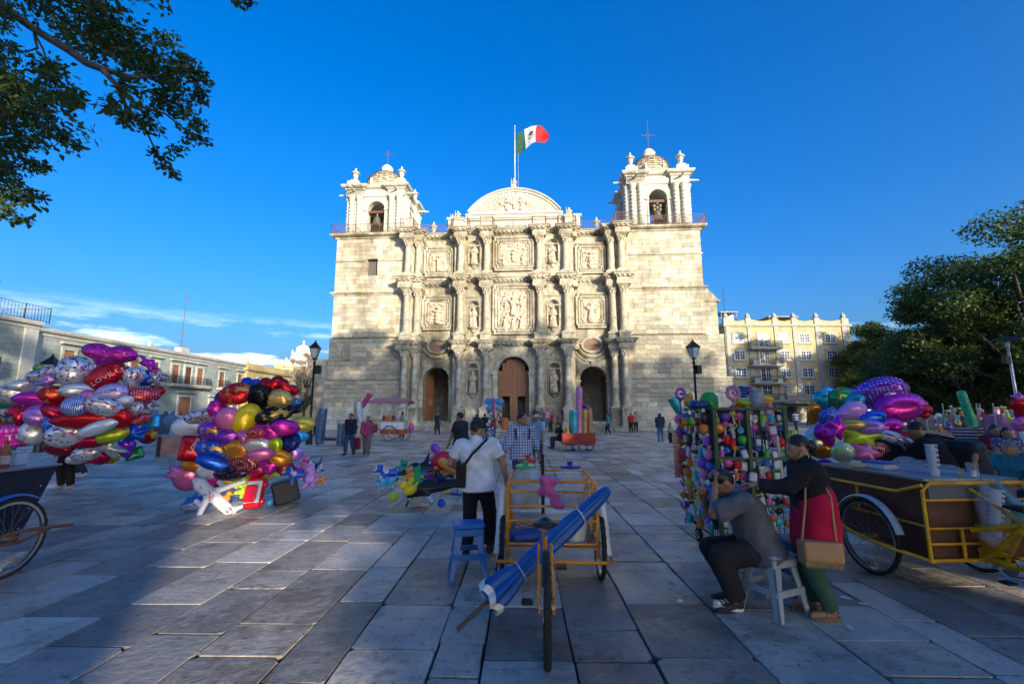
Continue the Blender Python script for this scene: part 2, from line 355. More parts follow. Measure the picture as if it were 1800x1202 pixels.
# ------------------------------------------------------------------ the cathedral
FA = R(4.0)
cath = empty('cathedral', (.162, 44, 0), -FA, 'wide yellowish stone cathedral with two low bell towers and a carved front of three tiers', 'cathedral')
def arch_pts(cx, hw, zs, n=14, rise=1.): return [(cx-hw*math.cos(PI*i/n), zs+hw*rise*math.sin(PI*i/n)) for i in range(n+1)]
def arch_wall(b, x0, x1, z0, z1, y, cx, hw, zb, zs, dep, mi=0, n=14, rise=1.):
    A = arch_pts(cx, hw, zs, n, rise)
    q = lambda P: b.add([(p[0], y, p[1]) for p in P], [tuple(range(len(P)))], mi)
    q([(x0,z0),(cx-hw,z0),(cx-hw,z1),(x0,z1)]); q([(cx+hw,z0),(x1,z0),(x1,z1),(cx+hw,z1)])
    if zb > z0: q([(cx-hw,z0),(cx+hw,z0),(cx+hw,zb),(cx-hw,zb)])
    for i in range(n): q([A[i], A[i+1], (A[i+1][0], z1), (A[i][0], z1)])
    B = [(cx-hw, zb)]+A+[(cx+hw, zb)]
    for i in range(len(B)-1):
        p, r = B[i], B[i+1]; b.add([(p[0],y,p[1]),(r[0],y,r[1]),(r[0],y+dep,r[1]),(p[0],y+dep,p[1])], [(0,3,2,1)], mi)
    b.add([(cx-hw,y,zb),(cx+hw,y,zb),(cx+hw,y+dep,zb),(cx-hw,y+dep,zb)], [(0,1,2,3)], mi)
def niche_back(b, cx, hw, zb, zs, y, mi=0, n=10):
    V = []; rows = [(zb, 1, 0), (zs, 1, 0)]+[(zs+hw*math.sin(PI/2*i/5), math.cos(PI/2*i/5), 0) for i in range(1, 6)]
    for z, c, _ in rows: V += [(cx-hw*c*math.cos(PI*i/n), y+hw*c*math.sin(PI*i/n), z) for i in range(n+1)]
    F = [(r*(n+1)+i, r*(n+1)+i+1, (r+1)*(n+1)+i+1, (r+1)*(n+1)+i) for r in range(len(rows)-1) for i in range(n)]
    b.add(V, F+[tuple(range(n, -1, -1))], mi)
# body of the church behind the front
b = MB()
b.box(-18.4, -11.0, .55, 9, 0, 19.6); b.box(11.0, 18.4, .55, 9, 0, 19.6); b.box(-11.0, -9.2, 1.0, 30, 0, 19.0); b.box(9.2, 11, 1.0, 30, 0, 19.0)
b.box(-9.3, 9.3, 5.0, 34, 0, 18.9); b.box(-17.5, 17.5, 9, 40, 0, 12.0)
b.box(-9.3, 9.3, 4.0, 5.0, 6.8, 18.9)
b.box(-9.3, -9.0, .3, 5, 0, 19); b.box(9.0, 9.3, .3, 5, 0, 19); b.box(-6.2, -1.7, .3, 5, 0, 6.9); b.box(1.7, 6.2, .3, 5, 0, 6.9)
b.box(-9.3, 9.3, 1.2, 4, 7.2, 18.9)
b.build('wall', STONE_P, cath)
# --- dressed block faces of the two towers: 300 blocks of their own, the others joined
unit = MB(); unit.box(-.5, .5, -.5, .5, -.5, .5); unit = unit.mesh('stone_block', STONE)
blocks = []; rs = random.Random(3)
def face_blocks(x0, x1, z0, z1, y, skip=(), big=1.):
    rows = max(1, round((z1-z0)/.44)); h = (z1-z0)/rows
    for r in range(rows):
        za = z0+r*h; x = x0; first = True
        while x < x1-.01:
            w = rs.uniform(.5, 1.15)*big if not first else rs.uniform(.35, .9); first = False
            if x1-x-w < .4: w = x1-x
            dy = rs.uniform(0, .016)
            cuts = [(x, x+w)]
            for (a, bb, c, d) in skip:
                if za+h/2 > c and za+h/2 < d:
                    cuts = [q for (p, s) in cuts for q in ((p, min(s, a)), (max(p, bb), s)) if q[1]-q[0] > .06]
            for p, s in cuts: blocks.append((p, s, za, za+h, y-dy))
            x += w
for sgn in (-1, 1):
    X = lambda a, bb: (min(sgn*a, sgn*bb), max(sgn*a, sgn*bb))
    face_blocks(*X(11.1, 18.75), .0, .95, -.42); face_blocks(*X(11.1, 18.7), .95, 4.75, -.24)
    face_blocks(*X(11.1, 18.55), 4.85, 8.95, -.11); face_blocks(*X(11.1, 18.42), 9.1, 13.4, 0.)
    face_blocks(*X(11.1, 18.42), 13.75, 19.45, 0., skip=((-15.15, -14.0, 15.45, 17.15),) if sgn < 0 else ())
face_blocks(18.75, 20.7, 0, 4.9, .5); face_blocks(18.6, 20.2, 4.9, 9.1, .5); face_blocks(18.45, 19.75, 9.1, 12.3, .5)
order = sorted(range(len(blocks)), key=lambda i: abs(blocks[i][2]-6)+abs(abs(blocks[i][0])-14)*.3)
mb = MB()
for n_, i in enumerate(order):
    x0, x1, z0, z1, y = blocks[i]; g = .008
    if n_ < 300: link('stone_block', unit, cath, ((x0+x1)/2, y+.31, (z0+z1)/2), None, (x1-x0-2*g, .62, z1-z0-2*g))
    else: mb.box(x0+g, x1-g, y, y+.62, z0+g, z1-g)
tag(mb.build('ashlar_blocks', STONE, cath), kind='stuff')
b = MB()
for sgn in (-1, 1):
    b = MB(); T = Matrix.Scale(sgn, 4, (1,0,0))
    for (a0, a1, z, y) in ((11.1, 18.78, .95, -.24), (11.1, 18.72, 4.75, -.11), (11.1, 18.6, 8.95, 0)):   # sloped set-offs
        m_ = MB(); m_.add([(a0,y-.18,z),(a1,y-.18,z),(a1,y+.2,z+.13),(a0,y+.2,z+.13)], [(0,1,2,3)], 0, T); m_.build('set_off', STONE_P, cath)
    P = [(-18.45, 9), (-18.45, 0), (-11.1, 0)] if sgn < 0 else [(11.1, 0), (18.45, 0), (18.45, 9)]
    pr = [(0,13.36),(.10,13.40),(.12,13.52),(.26,13.58),(.30,13.68),(.30,13.74),(0,13.80)]; b.plan(pr, P)
    b.plan([(0,16.95),(.1,17.0),(.1,17.08),(0,17.13)], P if sgn > 0 else [(-18.45,0),(-15.2,0)])
    if sgn < 0: b.plan([(0,16.95),(.1,17.0),(.1,17.08),(0,17.13)], [(-13.95,0),(-11.1,0)])
    b.plan([(0,19.4),(.12,19.45),(.14,19.58),(.34,19.64),(.52,19.74),(.56,19.9),(0,19.95)], P)
    b.box(*(sorted((sgn*11.0, sgn*18.45))), 0, 9, 19.5, 19.93)
    b.build('tower_moulding', STONE_P, cath)
b = MB()
b.box(18.7, 20.75, .9, 8, 0, 4.85); b.box(18.6, 20.25, .9, 8, 4.85, 9.05); b.box(18.45, 19.8, .9, 8, 9.05, 12.3)
b.prism([(18.42,12.45),(19.95,12.45),(18.42,14.2)], .45, 7.6); b.box(18.4, 20.05, .38, 8, 12.3, 12.45)
b.build('buttress', STONE_P, cath); b = MB(); b.add([(18.4,.4,4.9),(20.8,.4,4.9),(20.8,.4,5.0),(18.4,.4,5.0)], [(0,1,2,3)])
b.build('set_off', STONE_P, cath); b = MB(); b.box(-20.6, -18.7, .9, 8, 0, 6.0); b.prism([(-20.6,6.0),(-18.4,6.0),(-18.4,7.0),(-20.2,7.0)], .9, 8); b.box(-19.35, -18.4, 3.0, 8, 6, 11.4); b.box(-19.6, -18.4, 2.9, 8, 11.4, 11.6)
b.build('buttress', STONE_P, cath); b = MB(); b.box(-17.0, -16.3, -.3, -.1, 6.8, 8.0); b.build('wall_tablet', STONE_P, cath)
b = MB(); b.box(-15.3, -13.9, .5, .7, 15.3, 17.3); b.build('window', DARKIN, cath)
# --- carved centre: walls between the towers
b = MB(); c2 = MB(); wy = -.5
for (z0, z1) in ((0, 8.45), (8.45, 14.9), (14.9, 19.8)):
    for sx_ in (-1, 1):
        zb, zt = {0: (3.55, 6.3), 8.45: (9.87, 12.5), 14.9: (16.3, 18.7)}[z0]; hw = .52
        b = MB(); arch_wall(b, min(sx_*1.9, sx_*5.9), max(sx_*1.9, sx_*5.9), z0, z1, wy, sx_*3.9, hw, zb, zt-hw, .02)
        niche_back(b, sx_*3.9, hw, zb, zt-hw, wy+.02)
        b.elev([(0,0),(.09,.02),(.11,.1),(.04,.15),(0,.16)], [(sx_*3.9-hw, zb)]+arch_pts(sx_*3.9, hw, zt-hw, 10)+[(sx_*3.9+hw, zb)], wy)
        b.elev([(0,0),(.10,.02),(.06,.12),(0,.14)], [(sx_*3.9-.85, zb-.5),(sx_*3.9-.85, zt+.35),(sx_*3.9+.85, zt+.35),(sx_*3.9+.85, zb-.5)], wy)
        b.box(sx_*3.9-.75, sx_*3.9+.75, wy-.12, wy, zt-hw-.05, zt-hw+.05)
        b.lathe([(.08,-.62),(.2,-.55),(.3,-.4),(.34,-.25),(.55,-.12),(.6,-.02),(.6,0)], (sx_*3.9, wy+.1, zb), 14)
        b.build('niche', STONE_P, cath)
b = MB()
b.lathe([(.26,-.07),(.3,0),(.26,.07)], n=14, T=TR((-3.9, wy, 7.1), (R(90),0,0))); b.lathe([(.26,-.07),(.3,0),(.26,.07)], n=14, T=TR((3.9, wy, 7.1), (R(90),0,0)))
for sx_ in (-1, 1): b.box(min(sx_*5.6, sx_*5.9), max(sx_*5.6, sx_*5.9), wy+.005, .35, 0, 19.8)
b.box(-1.9, 1.9, wy+.0, .9, 8.45, 19.8)
b.build('niche_bay_wall', STONE_P, cath)
arch_wall(c2, -1.9, 1.9, 0, 8.45, wy, 0, 1.5, .85, 5.45, .9, n=20)
for sx_ in (-1, 1): arch_wall(c2, min(sx_*5.9, sx_*9.3), max(sx_*5.9, sx_*9.3), 0, 8.7, .3, sx_*7.65, 1.28, .85, 4.75, .9, n=18)
c2.build('door_bay_wall', CARVED_WALL, cath)
for cx, hw, zs, y in ((0, 1.5, 5.45, wy), (-7.65, 1.28, 4.75, .3), (7.65, 1.28, 4.75, .3)):
    b = MB(); b.elev([(0,.0),(.16,.03),(.2,.12),(.12,.2),(.16,.3),(.1,.38),(0,.4)], arch_pts(cx, hw, zs, 20), y)
    for s in (-1, 1):
        b.box(cx+s*(hw+.24)-.24, cx+s*(hw+.24)+.24, y-.16, y+.3, .85, zs-.22); b.box(cx+s*(hw+.24)-.32, cx+s*(hw+.24)+.32, y-.24, y+.3, zs-.22, zs)
        b.box(cx+s*(hw+.24)-.3, cx+s*(hw+.24)+.3, y-.22, y+.3, .85, 1.3)
    b.prism([(cx-.16, zs+hw+.0),(cx+.16, zs+hw+.0),(cx+.26, zs+hw+.55),(cx-.26, zs+hw+.55)], y-.26, y); b.build('door_surround', STONE_P, cath)
b = MB()
for s in (-1, 1):                                                     # upper side bays and their stepped picture frames
    b = MB(); b.box(min(s*5.9, s*9.3), max(s*5.9, s*9.3), .3, 1.1, 8.7, 19.8); b.build('side_bay_wall', STONE_P, cath)
def frame(x0, x1, z0, z1, y, step=.14, ear=.16, n=3):
    b = MB()
    for i in range(n):
        o = i*.26; a = .30-.10*i
        P = [(x0+o+ear, z0+o), (x0+o+ear, z0+o), (x0+o+ear, z0+o+ear*2), (x0+o, z0+o+ear*2), (x0+o, z1-o-ear*2), (x0+o+ear, z1-o-ear*2), (x0+o+ear, z1-o), (x1-o-ear, z1-o), (x1-o-ear, z1-o-ear*2), (x1-o, z1-o-ear*2), (x1-o, z0+o+ear*2), (x1-o-ear, z0+o+ear*2), (x1-o-ear, z0+o)][1:]
        b.elev([(0,-.0),(a,-.0),(a+.03,-.06),(a-.02,-.14),(a-.06,-.2),(0,-.22)], P, y, True)
    b.build('picture_frame', STONE_P, cath)
frame(-9.2, -6.15, 15.25, 18.45, .3); frame(6.15, 9.2, 15.25, 18.45, .3); frame(-9.25, -6.1, 9.75, 13.3, .3); frame(6.1, 9.25, 9.75, 13.3, .3)
frame(-2.05, 2.05, 15.45, 19.0, wy); frame(-2.05, 2.05, 9.1, 14.1, wy)
# oval windows with the cornice dipping under them
for s in (-1, 1):
    b = MB(); ov = lambda k: [(s*7.6+.86*k*math.cos(2*PI*i/28), 8.12+.60*k*math.sin(2*PI*i/28)) for i in range(28)]
    b.elev([(0,-.02),(.18,-.02),(.26,.08),(.24,.2),(.10,.26),(0,.3)], ov(1)[::-1], .3, True); w_ = b.build('oval_window', STONE_P, cath)
    b = MB(); b.prism(ov(1.0), .22, .34); b.build('pane', mat('carved_grille' , (.30,.19,.13), .9, var=.3, scale=8, bump=.08, bscale=9, fn=_spk), w_)
    b = MB(); P = [(s*9.3, 8.3), (s*8.55, 7.35), (s*8.1, 7.05), (s*7.1, 7.05), (s*6.65, 7.35), (s*5.95, 8.3)]; P = P if s < 0 else P[::-1]
    b.elev([(0,-.55),(.12,-.5),(.14,-.3),(.3,-.24),(.42,-.12),(.5,-.04),(.5,.04),(0,.06)], P, .3); b.build('dipping_cornice', STONE_P, cath)
# entablatures
PL = [(-11.3,0),(-11.3,-1.5),(-9.95,-1.5),(-9.95,-.95),(-9.05,-.95),(-9.05,.3),(-6.3,.3),(-6.3,-.75),(-5.85,-.75),(-5.85,-1.4),(-4.55,-1.4),(-4.55,-.5),(-3.25,-.5),(-3.25,-1.4),(-1.95,-1.4),(-1.95,-.5)]
PATH = PL+[(-x, y) for x, y in PL[::-1]]
def entab(z0, z1, name, path=PATH, f=1.):
    h = z1-z0; b = MB()
    pr = [(-.25,z0),(.0,z0),(.04,z0+.12*h),(.02,z0+.14*h),(.06,z0+.28*h),(.0,z0+.30*h),(.0,z0+.55*h),(.08,z0+.60*h),(.10,z0+.70*h),(.26*f,z0+.74*h),(.30*f,z0+.86*h),(.40*f,z0+.94*h),(.40*f,z1),(-.25,z1)]
    b.plan(pr, path); return b
for z0, z1, nm in ((7.6, 8.5, 'a'), (13.75, 14.9, 'b'), (18.85, 19.85, 'c')):
    if nm == 'a':
        for p in (PATH[:6], PATH[6:-6], PATH[-6:]): entab(z0, z1, '', p).build('entablature', STONE_P, cath)
    else: entab(z0, z1, '').build('entablature', STONE_P, cath)
    b = MB(); zz = z0+(z1-z0)*.60; hh = (z1-z0)*.13                   # dentils
    for i in range(len(PATH)-1):
        p, q = Vector(PATH[i]), Vector(PATH[i+1]); L_ = (q-p).length; d = (q-p).normalized(); nrm = Vector((d.y, -d.x))
        if L_ < .3 or (nm == 'a' and .29 < p.y): continue
        k = max(1, int(L_/.42))
        for j in range(k):
            c = p+d*(L_*(j+.5)/k); a = math.atan2(d.y, d.x); b.box(-.1, .1, -.24, .0, zz, zz+hh, T=Matrix.Translation((c.x, c.y, 0)) @ rotz(a))
    tag(b.build('dentil_course', STONE_P, cath), kind='stuff')
    for i in range(len(PATH)-1):                                      # solid cores behind the breaks
        pass
b = MB()
for z0, z1 in ((7.6, 8.48), (13.75, 14.88), (18.85, 19.83)):
    for s in (-1, 1):
        for x0, x1, y0 in ((9.97, 11.28, -1.48), (9.07, 9.97, -.93), (4.57, 5.83, -1.38), (5.83, 6.28, -.73), (1.97, 3.23, -1.38)): b.box(min(s*x0, s*x1), max(s*x0, s*x1), y0, .6, z0+.01, z1-.01)
    b.box(-1.97, 1.97, -.48, 0, z0+.01, z1-.01); b.box(3.23, 4.57, -.48, 0, z0+.01, z1-.01); b.box(-4.57, -3.23, -.48, 0, z0+.01, z1-.01)
    if z0 > 8: b.box(-9.07, -6.28, .32, 1, z0, z1-.01); b.box(6.28, 9.07, .32, 1, z0, z1-.01)
for s in (-1, 1):
    b.box(min(s*9.3, s*11.2), max(s*9.3, s*11.2), -.25, 1, 0, 19.8)   # tower pier
b.build('wall_core', STONE_P, cath)
# columns: shaft with a base and a leafy capital, on pedestals
def col_meshes(z0, zb, zc, zt, r, flute):
    sh = MB(); n = 24 if flute else 16
    fr = (lambda a, z: 1-.05*abs(math.cos(a*6))) if flute else None
    sh.lathe([(r*.98, zb), (r, zb+.1), (r, zb+(zc-zb)*.28), (r*1.05, zb+(zc-zb)*.285), (r*1.05, zb+(zc-zb)*.30), (r*.97, zb+(zc-zb)*.305), (r*.86, zc)], n=n, fr=fr)
    ba = MB(); ba.box(-r*1.35, r*1.35, -r*1.35, r*1.35, z0, z0+.12); ba.lathe([(r*1.3,z0+.12),(r*1.36,z0+.2),(r*1.2,z0+.28),(r*1.08,z0+.36),(r*1.2,z0+.42),(r*1.05,zb)], n=16)
    ca = MB(); H = zt-zc; ca.lathe([(r*.9,zc),(r*1.0,zc+.05),(r*.88,zc+.1),(r*.95,zc+.5*H),(r*1.2,zc+.86*H)], n=16)
    for row, (za, hh, o) in enumerate(((zc+.1, .38*H, 0), (zc+.4*H, .36*H, .4))):
        for i in range(8):
            a = 2*PI*i/8+o; c, s_ = math.cos(a), math.sin(a); rr = r*(.92+.08*row)
            ca.tube([(c*rr, s_*rr, za), (c*rr*1.12, s_*rr*1.12, za+hh*.6), (c*rr*1.42, s_*rr*1.42, za+hh*.95), (c*rr*1.5, s_*rr*1.5, za+hh*.78)], [.09*r/.33, .10*r/.33, .07, .03], 5)
    for i in range(4):
        a = PI/4+PI/2*i; ca.ell((math.cos(a)*r*1.45, math.sin(a)*r*1.45, zt-.2), (.1,.1,.12), 6, 5)
    ca.box(-r*1.5, r*1.5, -r*1.5, r*1.5, zt-.1, zt)
    return sh.mesh('column', STONE_P, 50), ba.mesh('column_base', STONE_P, 50), ca.mesh('capital', STONE_P, 40)
for (z0, zb, zc, zt) in ((2.1, 2.75, 6.85, 7.58), (9.2, 9.75, 13.0, 13.73), (15.2, 15.7, 18.15, 18.83)):
    ms = col_meshes(z0, zb, zc, zt, .33, z0 < 12)
    for x, y in ((-10.55,-.85),(-9.62,-.42),(-5.2,-.86),(-2.6,-.86),(2.6,-.86),(5.2,-.86),(9.62,-.42),(10.55,-.85)):
        c_ = link('column', ms[0], cath, (x, y, 0)); link('column_base', ms[1], c_); link('capital', ms[2], c_)
    zp0 = {2.1: 0, 9.2: 8.5, 15.2: 14.9}[z0]
    for x, y in ((-10.55,-.85),(-9.62,-.42),(-5.2,-.86),(-2.6,-.86),(2.6,-.86),(5.2,-.86),(9.62,-.42),(10.55,-.85)):
        w_ = .52; b = MB(); b.box(x-w_, x+w_, y-w_, .2, zp0, z0-.16); b.box(x-w_-.08, x+w_+.08, y-w_-.08, .2, z0-.16, z0-.003)
        if zp0 == 0: b.box(x-w_-.12, x+w_+.12, y-w_-.12, .2, 0, .7); b.box(x-w_-.06, x+w_+.06, y-w_-.06, .2, .7, .82)
        b.build('pedestal', STONE_P, cath)
    for s in (-1, 1): b = MB(); b.box(min(s*3.2, s*4.6), max(s*3.2, s*4.6), -.8, 0, zp0, z0-.1 if zp0 == 0 else zp0+.4); b.build('niche_plinth', STONE_P, cath)
    # pilaster strips behind the columns
    for x, y in ((-10.55,-.25),(-5.2,-.5),(-2.6,-.5),(2.6,-.5),(5.2,-.5),(10.55,-.25)):
        b = MB(); b.box(x-.46, x+.46, y-.1, y+.1, z0, zt); b.build('pilaster', STONE_P, cath)
# statues in the niches
def saint(seed):
    q = random.Random(seed); a = q.choice((-1, 1)); P = [('c',(0,0,.1),(0,0,1.0),.34,.22), ('c',(0,0,1.0),(0,0,1.42),.24,.2), ('c',(-.18,0,1.45),(.18,0,1.45),.11,.11), ('e',(0,-.03,1.78),(.12,.14,.17)),
        ('c',(.24,0,1.42),(.30,-.12,1.1),.09,.08), ('c',(.30,-.12,1.1),(.08,-.28,1.2),.08,.06), ('c',(-.24,0,1.42),(-.31,-.1,1.12),.09,.08), ('c',(-.31,-.1,1.12),(-.12,-.3,1.0+.3*q.random()),.08,.06),
        ('c',(.2*a,-.05,.1),(.16*a,-.1,.9),.2,.12), ('c',(-.12*a,-.14,.1),(-.1*a,-.14,.8),.16,.1)]
    if q.random() < .6: P.append(('c',(.34*a,-.2,.3),(.34*a,-.2,1.9),.035,.035))
    return fastmesh('statue', *sdf(P, .026, .045, noise=.034, nf=19, seed=seed), CARVE, True)
sm = [saint(i) for i in (1, 2, 3, 4)]
for i, (x, z) in enumerate(((-3.9, 3.55), (3.9, 3.55), (-3.9, 9.87), (3.9, 9.87), (-3.9, 16.3), (3.9, 16.3))):
    link('niche_statue', sm[i % 4], cath, (x, wy+.08, z), (0, 0, rnd.uniform(-.2, .2)), (.98, .98, 1.05))
# carved relief pictures
def relief(x0, x1, z0, z1, y, seed, figs):
    q = random.Random(seed); P = [('b', ((x0+x1)/2, y+.05, (z0+z1)/2), ((x1-x0)/2, .1, (z1-z0)/2), .0)]
    for fx, fz, s in figs:
        X = x0+(x1-x0)*fx; Z = z0+(z1-z0)*fz
        P += [('c',(X,y-.08,Z),(X,y-.14,Z+.75*s),.26*s,.2*s), ('c',(X-.16*s,y-.12,Z+.95*s),(X+.16*s,y-.12,Z+.95*s),.15*s,.15*s), ('e',(X,y-.2,Z+1.3*s),(.12*s,.12*s,.15*s)),
              ('c',(X+.2*s,y-.14,Z+.95*s),(X+.42*s,y-.2,Z+(.7+.6*q.random())*s),.08*s,.06*s), ('c',(X-.2*s,y-.14,Z+.95*s),(X-.4*s,y-.2,Z+(.6+.6*q.random())*s),.08*s,.06*s)]
    for i in range(int(12*(x1-x0)*(z1-z0)/4)):
        X = q.uniform(x0+.15, x1-.15); Z = q.uniform(z0+.15, z1-.15); P.append(('e', (X, y-.06, Z), (q.uniform(.08,.22), .1, q.uniform(.08,.2))))
    V, Q = sdf(P, .035, .03, noise=.05, nf=17, seed=seed); return link('carved_relief', fastmesh('carved_relief', V, Q, CARVE, True), cath)
relief(-1.3, 1.3, 9.5, 13.55, wy+.02, 1, [(.5,.42,1.15),(.2,.05,.9),(.5,.04,.8),(.8,.06,.9),(.2,.62,.7),(.8,.62,.7)])
relief(-1.32, 1.32, 16.0, 18.5, wy+.02, 2, [(.5,.25,.75),(.14,.08,.7),(.86,.08,.7)])
relief(-8.45, -6.9, 15.9, 17.75, .28, 3, [(.5,.08,1.05)]); relief(6.9, 8.45, 15.9, 17.75, .28, 4, [(.5,.1,1.0)])
relief(-8.45, -6.9, 10.4, 12.65, .28, 5, [(.5,.1,1.1)]); relief(6.9, 8.45, 10.4, 12.65, .28, 6, [(.45,.06,1.25)])
# doors
def door(cx, hw, zs, y, m, wicket=False):
    o = empty('door', (cx, y, .86), parent=cath)
    n = 8; pw = 2*hw/n
    for i in range(n):
        x0 = -hw+i*pw; x1 = x0+pw; top = zs-.86+math.sqrt(max(hw*hw-max(abs(x0), abs(x1))**2*.98, 0)); bot = 0
        if wicket and i in (1, 2, 5, 6): bot = 2.35
        b = MB(); b.box(x0+.01, x1-.01, 0, .1, bot, top); b.build('plank', m, o)
    b = MB()
    for z in (2.4, 3.4, 4.3): b.box(-hw+.02, hw-.02, -.035, 0, z-.06, z+.06)
    for z in (2.9, 3.85):
        for i in range(6): b.ell((-hw+hw*2*(i+.5)/6, -.03, z), (.06,.05,.06), 6, 4)
    b.box(-.06, .06, -.06, 0, 0, zs+hw-1.2); b.build('door_rail', m, o)
    return o
door(0, 1.48, 5.45, .12, WOOD_L, True)
b = MB(); b.box(-1.5, 1.5, 1.1, 1.2, .8, 7); b.build('door_backing', DARKIN, cath)
for cx, s in ((-7.65, -1), (7.65, 1)):
    for k, (sg_, ang) in enumerate(((-1, 62 if s < 0 else 80), (1, 84))):
        o = empty('door', (cx+sg_*1.26, 1.15, .86), sg_*-R(ang) if False else R(ang)*(1 if sg_ < 0 else -1), parent=cath)
        for i in range(4):
            x0 = i*.31; b = MB(); d = 1.26-x0-.31/2; top = 3.9+math.sqrt(max(1.26**2-d*d, 0)) if True else 0
            x0 = x0*(-sg_) - (.31 if sg_ > 0 else 0); b.box(x0+.008, x0+.302, 0, .08, 0, top); b.build('plank', WOOD_L if (s < 0 and sg_ < 0) else WOOD_D, o)  # only the lit leaf gets lighter wood: its light is in the colour
        b = MB()
        for z in (.25, 1.6, 3.0): xa, xb = sorted((-sg_*.04, -sg_*1.22)); b.box(xa, xb, -.03, 0, z-.07, z+.07)
        b.build('door_rail', WOOD_L if (s < 0 and sg_ < 0) else WOOD_D, o)
# steps
for cx, hw in ((-7.65, 1.7), (0, 1.9), (7.65, 1.7)):
    b = MB(); y0 = .3 if cx else -.5
    for i in range(4): b.box(cx-hw-.3*i, cx+hw+.3*i, y0-1.1-.34*i, y0+1.6, 0, .85-.21*i)
    b.build('steps', STONE_P, cath)
# attic, lunette gable and its figures
b = MB(); b.box(-5.9, 5.9, .3, 2.2, 19.8, 21.25); b.plan([(0,21.1),(.12,21.15),(.16,21.3),(.28,21.36),(.28,21.45),(0,21.5)], [(-5.9,2.2),(-5.9,.3),(5.9,.3),(5.9,2.2)])
for s in (-1, 1): b.box(min(s*5.2, s*6.7), max(s*5.2, s*6.7), -.2, 1.8, 19.8, 21.15); b.box(min(s*5.1, s*6.85), max(s*5.1, s*6.85), -.3, 1.9, 21.15, 21.4)
zq = 21.75; Ra = 6.0; zc_ = 24.75-Ra                          # segmental gable through (+-5.0, 21.6)
th = math.asin(5.05/Ra); AP = [(Ra*math.sin(-th+2*th*i/30), zc_+Ra*math.cos(-th+2*th*i/30)) for i in range(31)]
AP = [(x, max(21.5, z)) for x, z in AP]
b.prism([(-5.05, 21.45)]+AP+[(5.05, 21.45)][:1], .75, 2.2); b.box(-5.05, 5.05, .55, 2.2, 21.45, 22.0)
b.elev([(0,-.32),(.12,-.3),(.16,-.12),(.3,-.06),(.34,.06),(0,.1)], AP[1:-1], .75)
b.box(-5.05, 5.05, .42, .6, 21.93, 22.06)
for i in range(26):                                            # rays of the sunburst
    a = -1.45+2.9*i/25; r0, r1 = 1.55, 4.6; 
    dx, dz = math.sin(a), math.cos(a)*.55; q = []
    L_ = next((t for t in np.arange(5.2, 1.5, -.1) if (dx*t)**2+(22.3+dz*t-zc_)**2 < (Ra-.4)**2 and 22.3+dz*t > 22.1), 1.6)
    b.tube([(dx*r0, .73, 22.3+dz*r0), (dx*L_, .73, 22.3+dz*L_)], [.05, .085], 5)
b.build('gable', STONE_W, cath)
P = [('c',(0,.66,22.7),(0,.66,23.9),.14,.1), ('c',(-.9,.66,23.35),(.9,.66,23.35),.12,.12), ('e',(0,.68,23.3),(.45,.14,.4))]
for x, z in ((-.75,23.75),(.75,23.75),(-.85,22.95),(.8,22.95),(-1.4,23.2),(1.4,23.2),(-.7,22.6),(.72,22.6)): P.append(('e',(x,.68,z),(.22,.14,.2)))
sdf_obj('gable_carving', P, .05, CARVE, cath, .05, noise=.03, nf=12)
for x, z, s in ((0, 24.8, .62), (-5.9, 21.4, .62), (5.7, 21.4, .62), (-6.5, 21.4, .45)):
    link('roof_statue', sm[2], cath, (x, .9, z), None, (s*1.3, s*1.3, s))
def finial(b, x, y, z, s=1.):
    b.box(x-.42*s, x+.42*s, y-.42*s, y+.42*s, z, z+.35*s); b.lathe([(.3*s,.35*s),(.22*s,.5*s),(.2*s,.62*s),(.3*s,.95*s),(.32*s,1.2*s),(.5*s,1.28*s),(.52*s,1.36*s),(.28*s,1.55*s),(.12*s,1.75*s),(.1*s,1.95*s),(.02*s,2.05*s)], (x, y, z), 8, a0=PI/8)
for s in (-1, 1):
    b = MB(); finial(b, s*8.45, .8, 19.8, .8); b.build('roof_finial', STONE_W, cath)
# railings along the roof edge
def railing(path, z, h=.95, step=.14, post=2.2, parent=None, m=None):
    b = MB(); p3 = lambda p, zz: (p[0], p[1], zz)
    for i in range(len(path)-1):
        p, q = Vector(path[i]), Vector(path[i+1]); L_ = (q-p).length; a = math.atan2((q-p).y, (q-p).x); T = Matrix.Translation((p.x, p.y, z)) @ rotz(a)
        b.box(0, L_, -.022, .022, h-.04, h, T=T); b.box(0, L_, -.018, .018, .08, .11, T=T)
        k = max(2, int(L_/step))
        for j in range(k+1): x = L_*j/k; b.box(x-.011, x+.011, -.011, .011, .0, h-.02, T=T)
        k = max(1, round(L_/post))
        for j in range(k+1): x = L_*j/k; b.box(x-.03, x+.03, -.03, .03, -.02, h+.06, T=T)
    return b.build('railing', m or IRON_R, parent)
railing([(-18.9, 6), (-18.9, -.45), (-11.3, -.45)], 19.95, parent=cath); railing([(11.3, -.45), (18.9, -.45), (18.9, 6)], 19.95, parent=cath)
railing([(-11.2, -1.7), (-9.9, -1.7), (-9.9, -.2), (-8.9, .1), (-6.4, .1), (-6.2, -1), (-5.9, -1.5), (-4.5, -1.5), (-4.4, -.7), (-3.3, -.7), (-3.2, -1.5), (-2, -1.5), (-1.9, -.7), (1.9, -.7), (2, -1.5), (3.2, -1.5), (3.3, -.7), (4.4, -.7), (4.5, -1.5), (5.9, -1.5), (6.2, -1), (6.4, .1), (8.9, .1), (9.9, -.2), (9.9, -1.7), (11.2, -1.7)], 19.86, parent=cath)
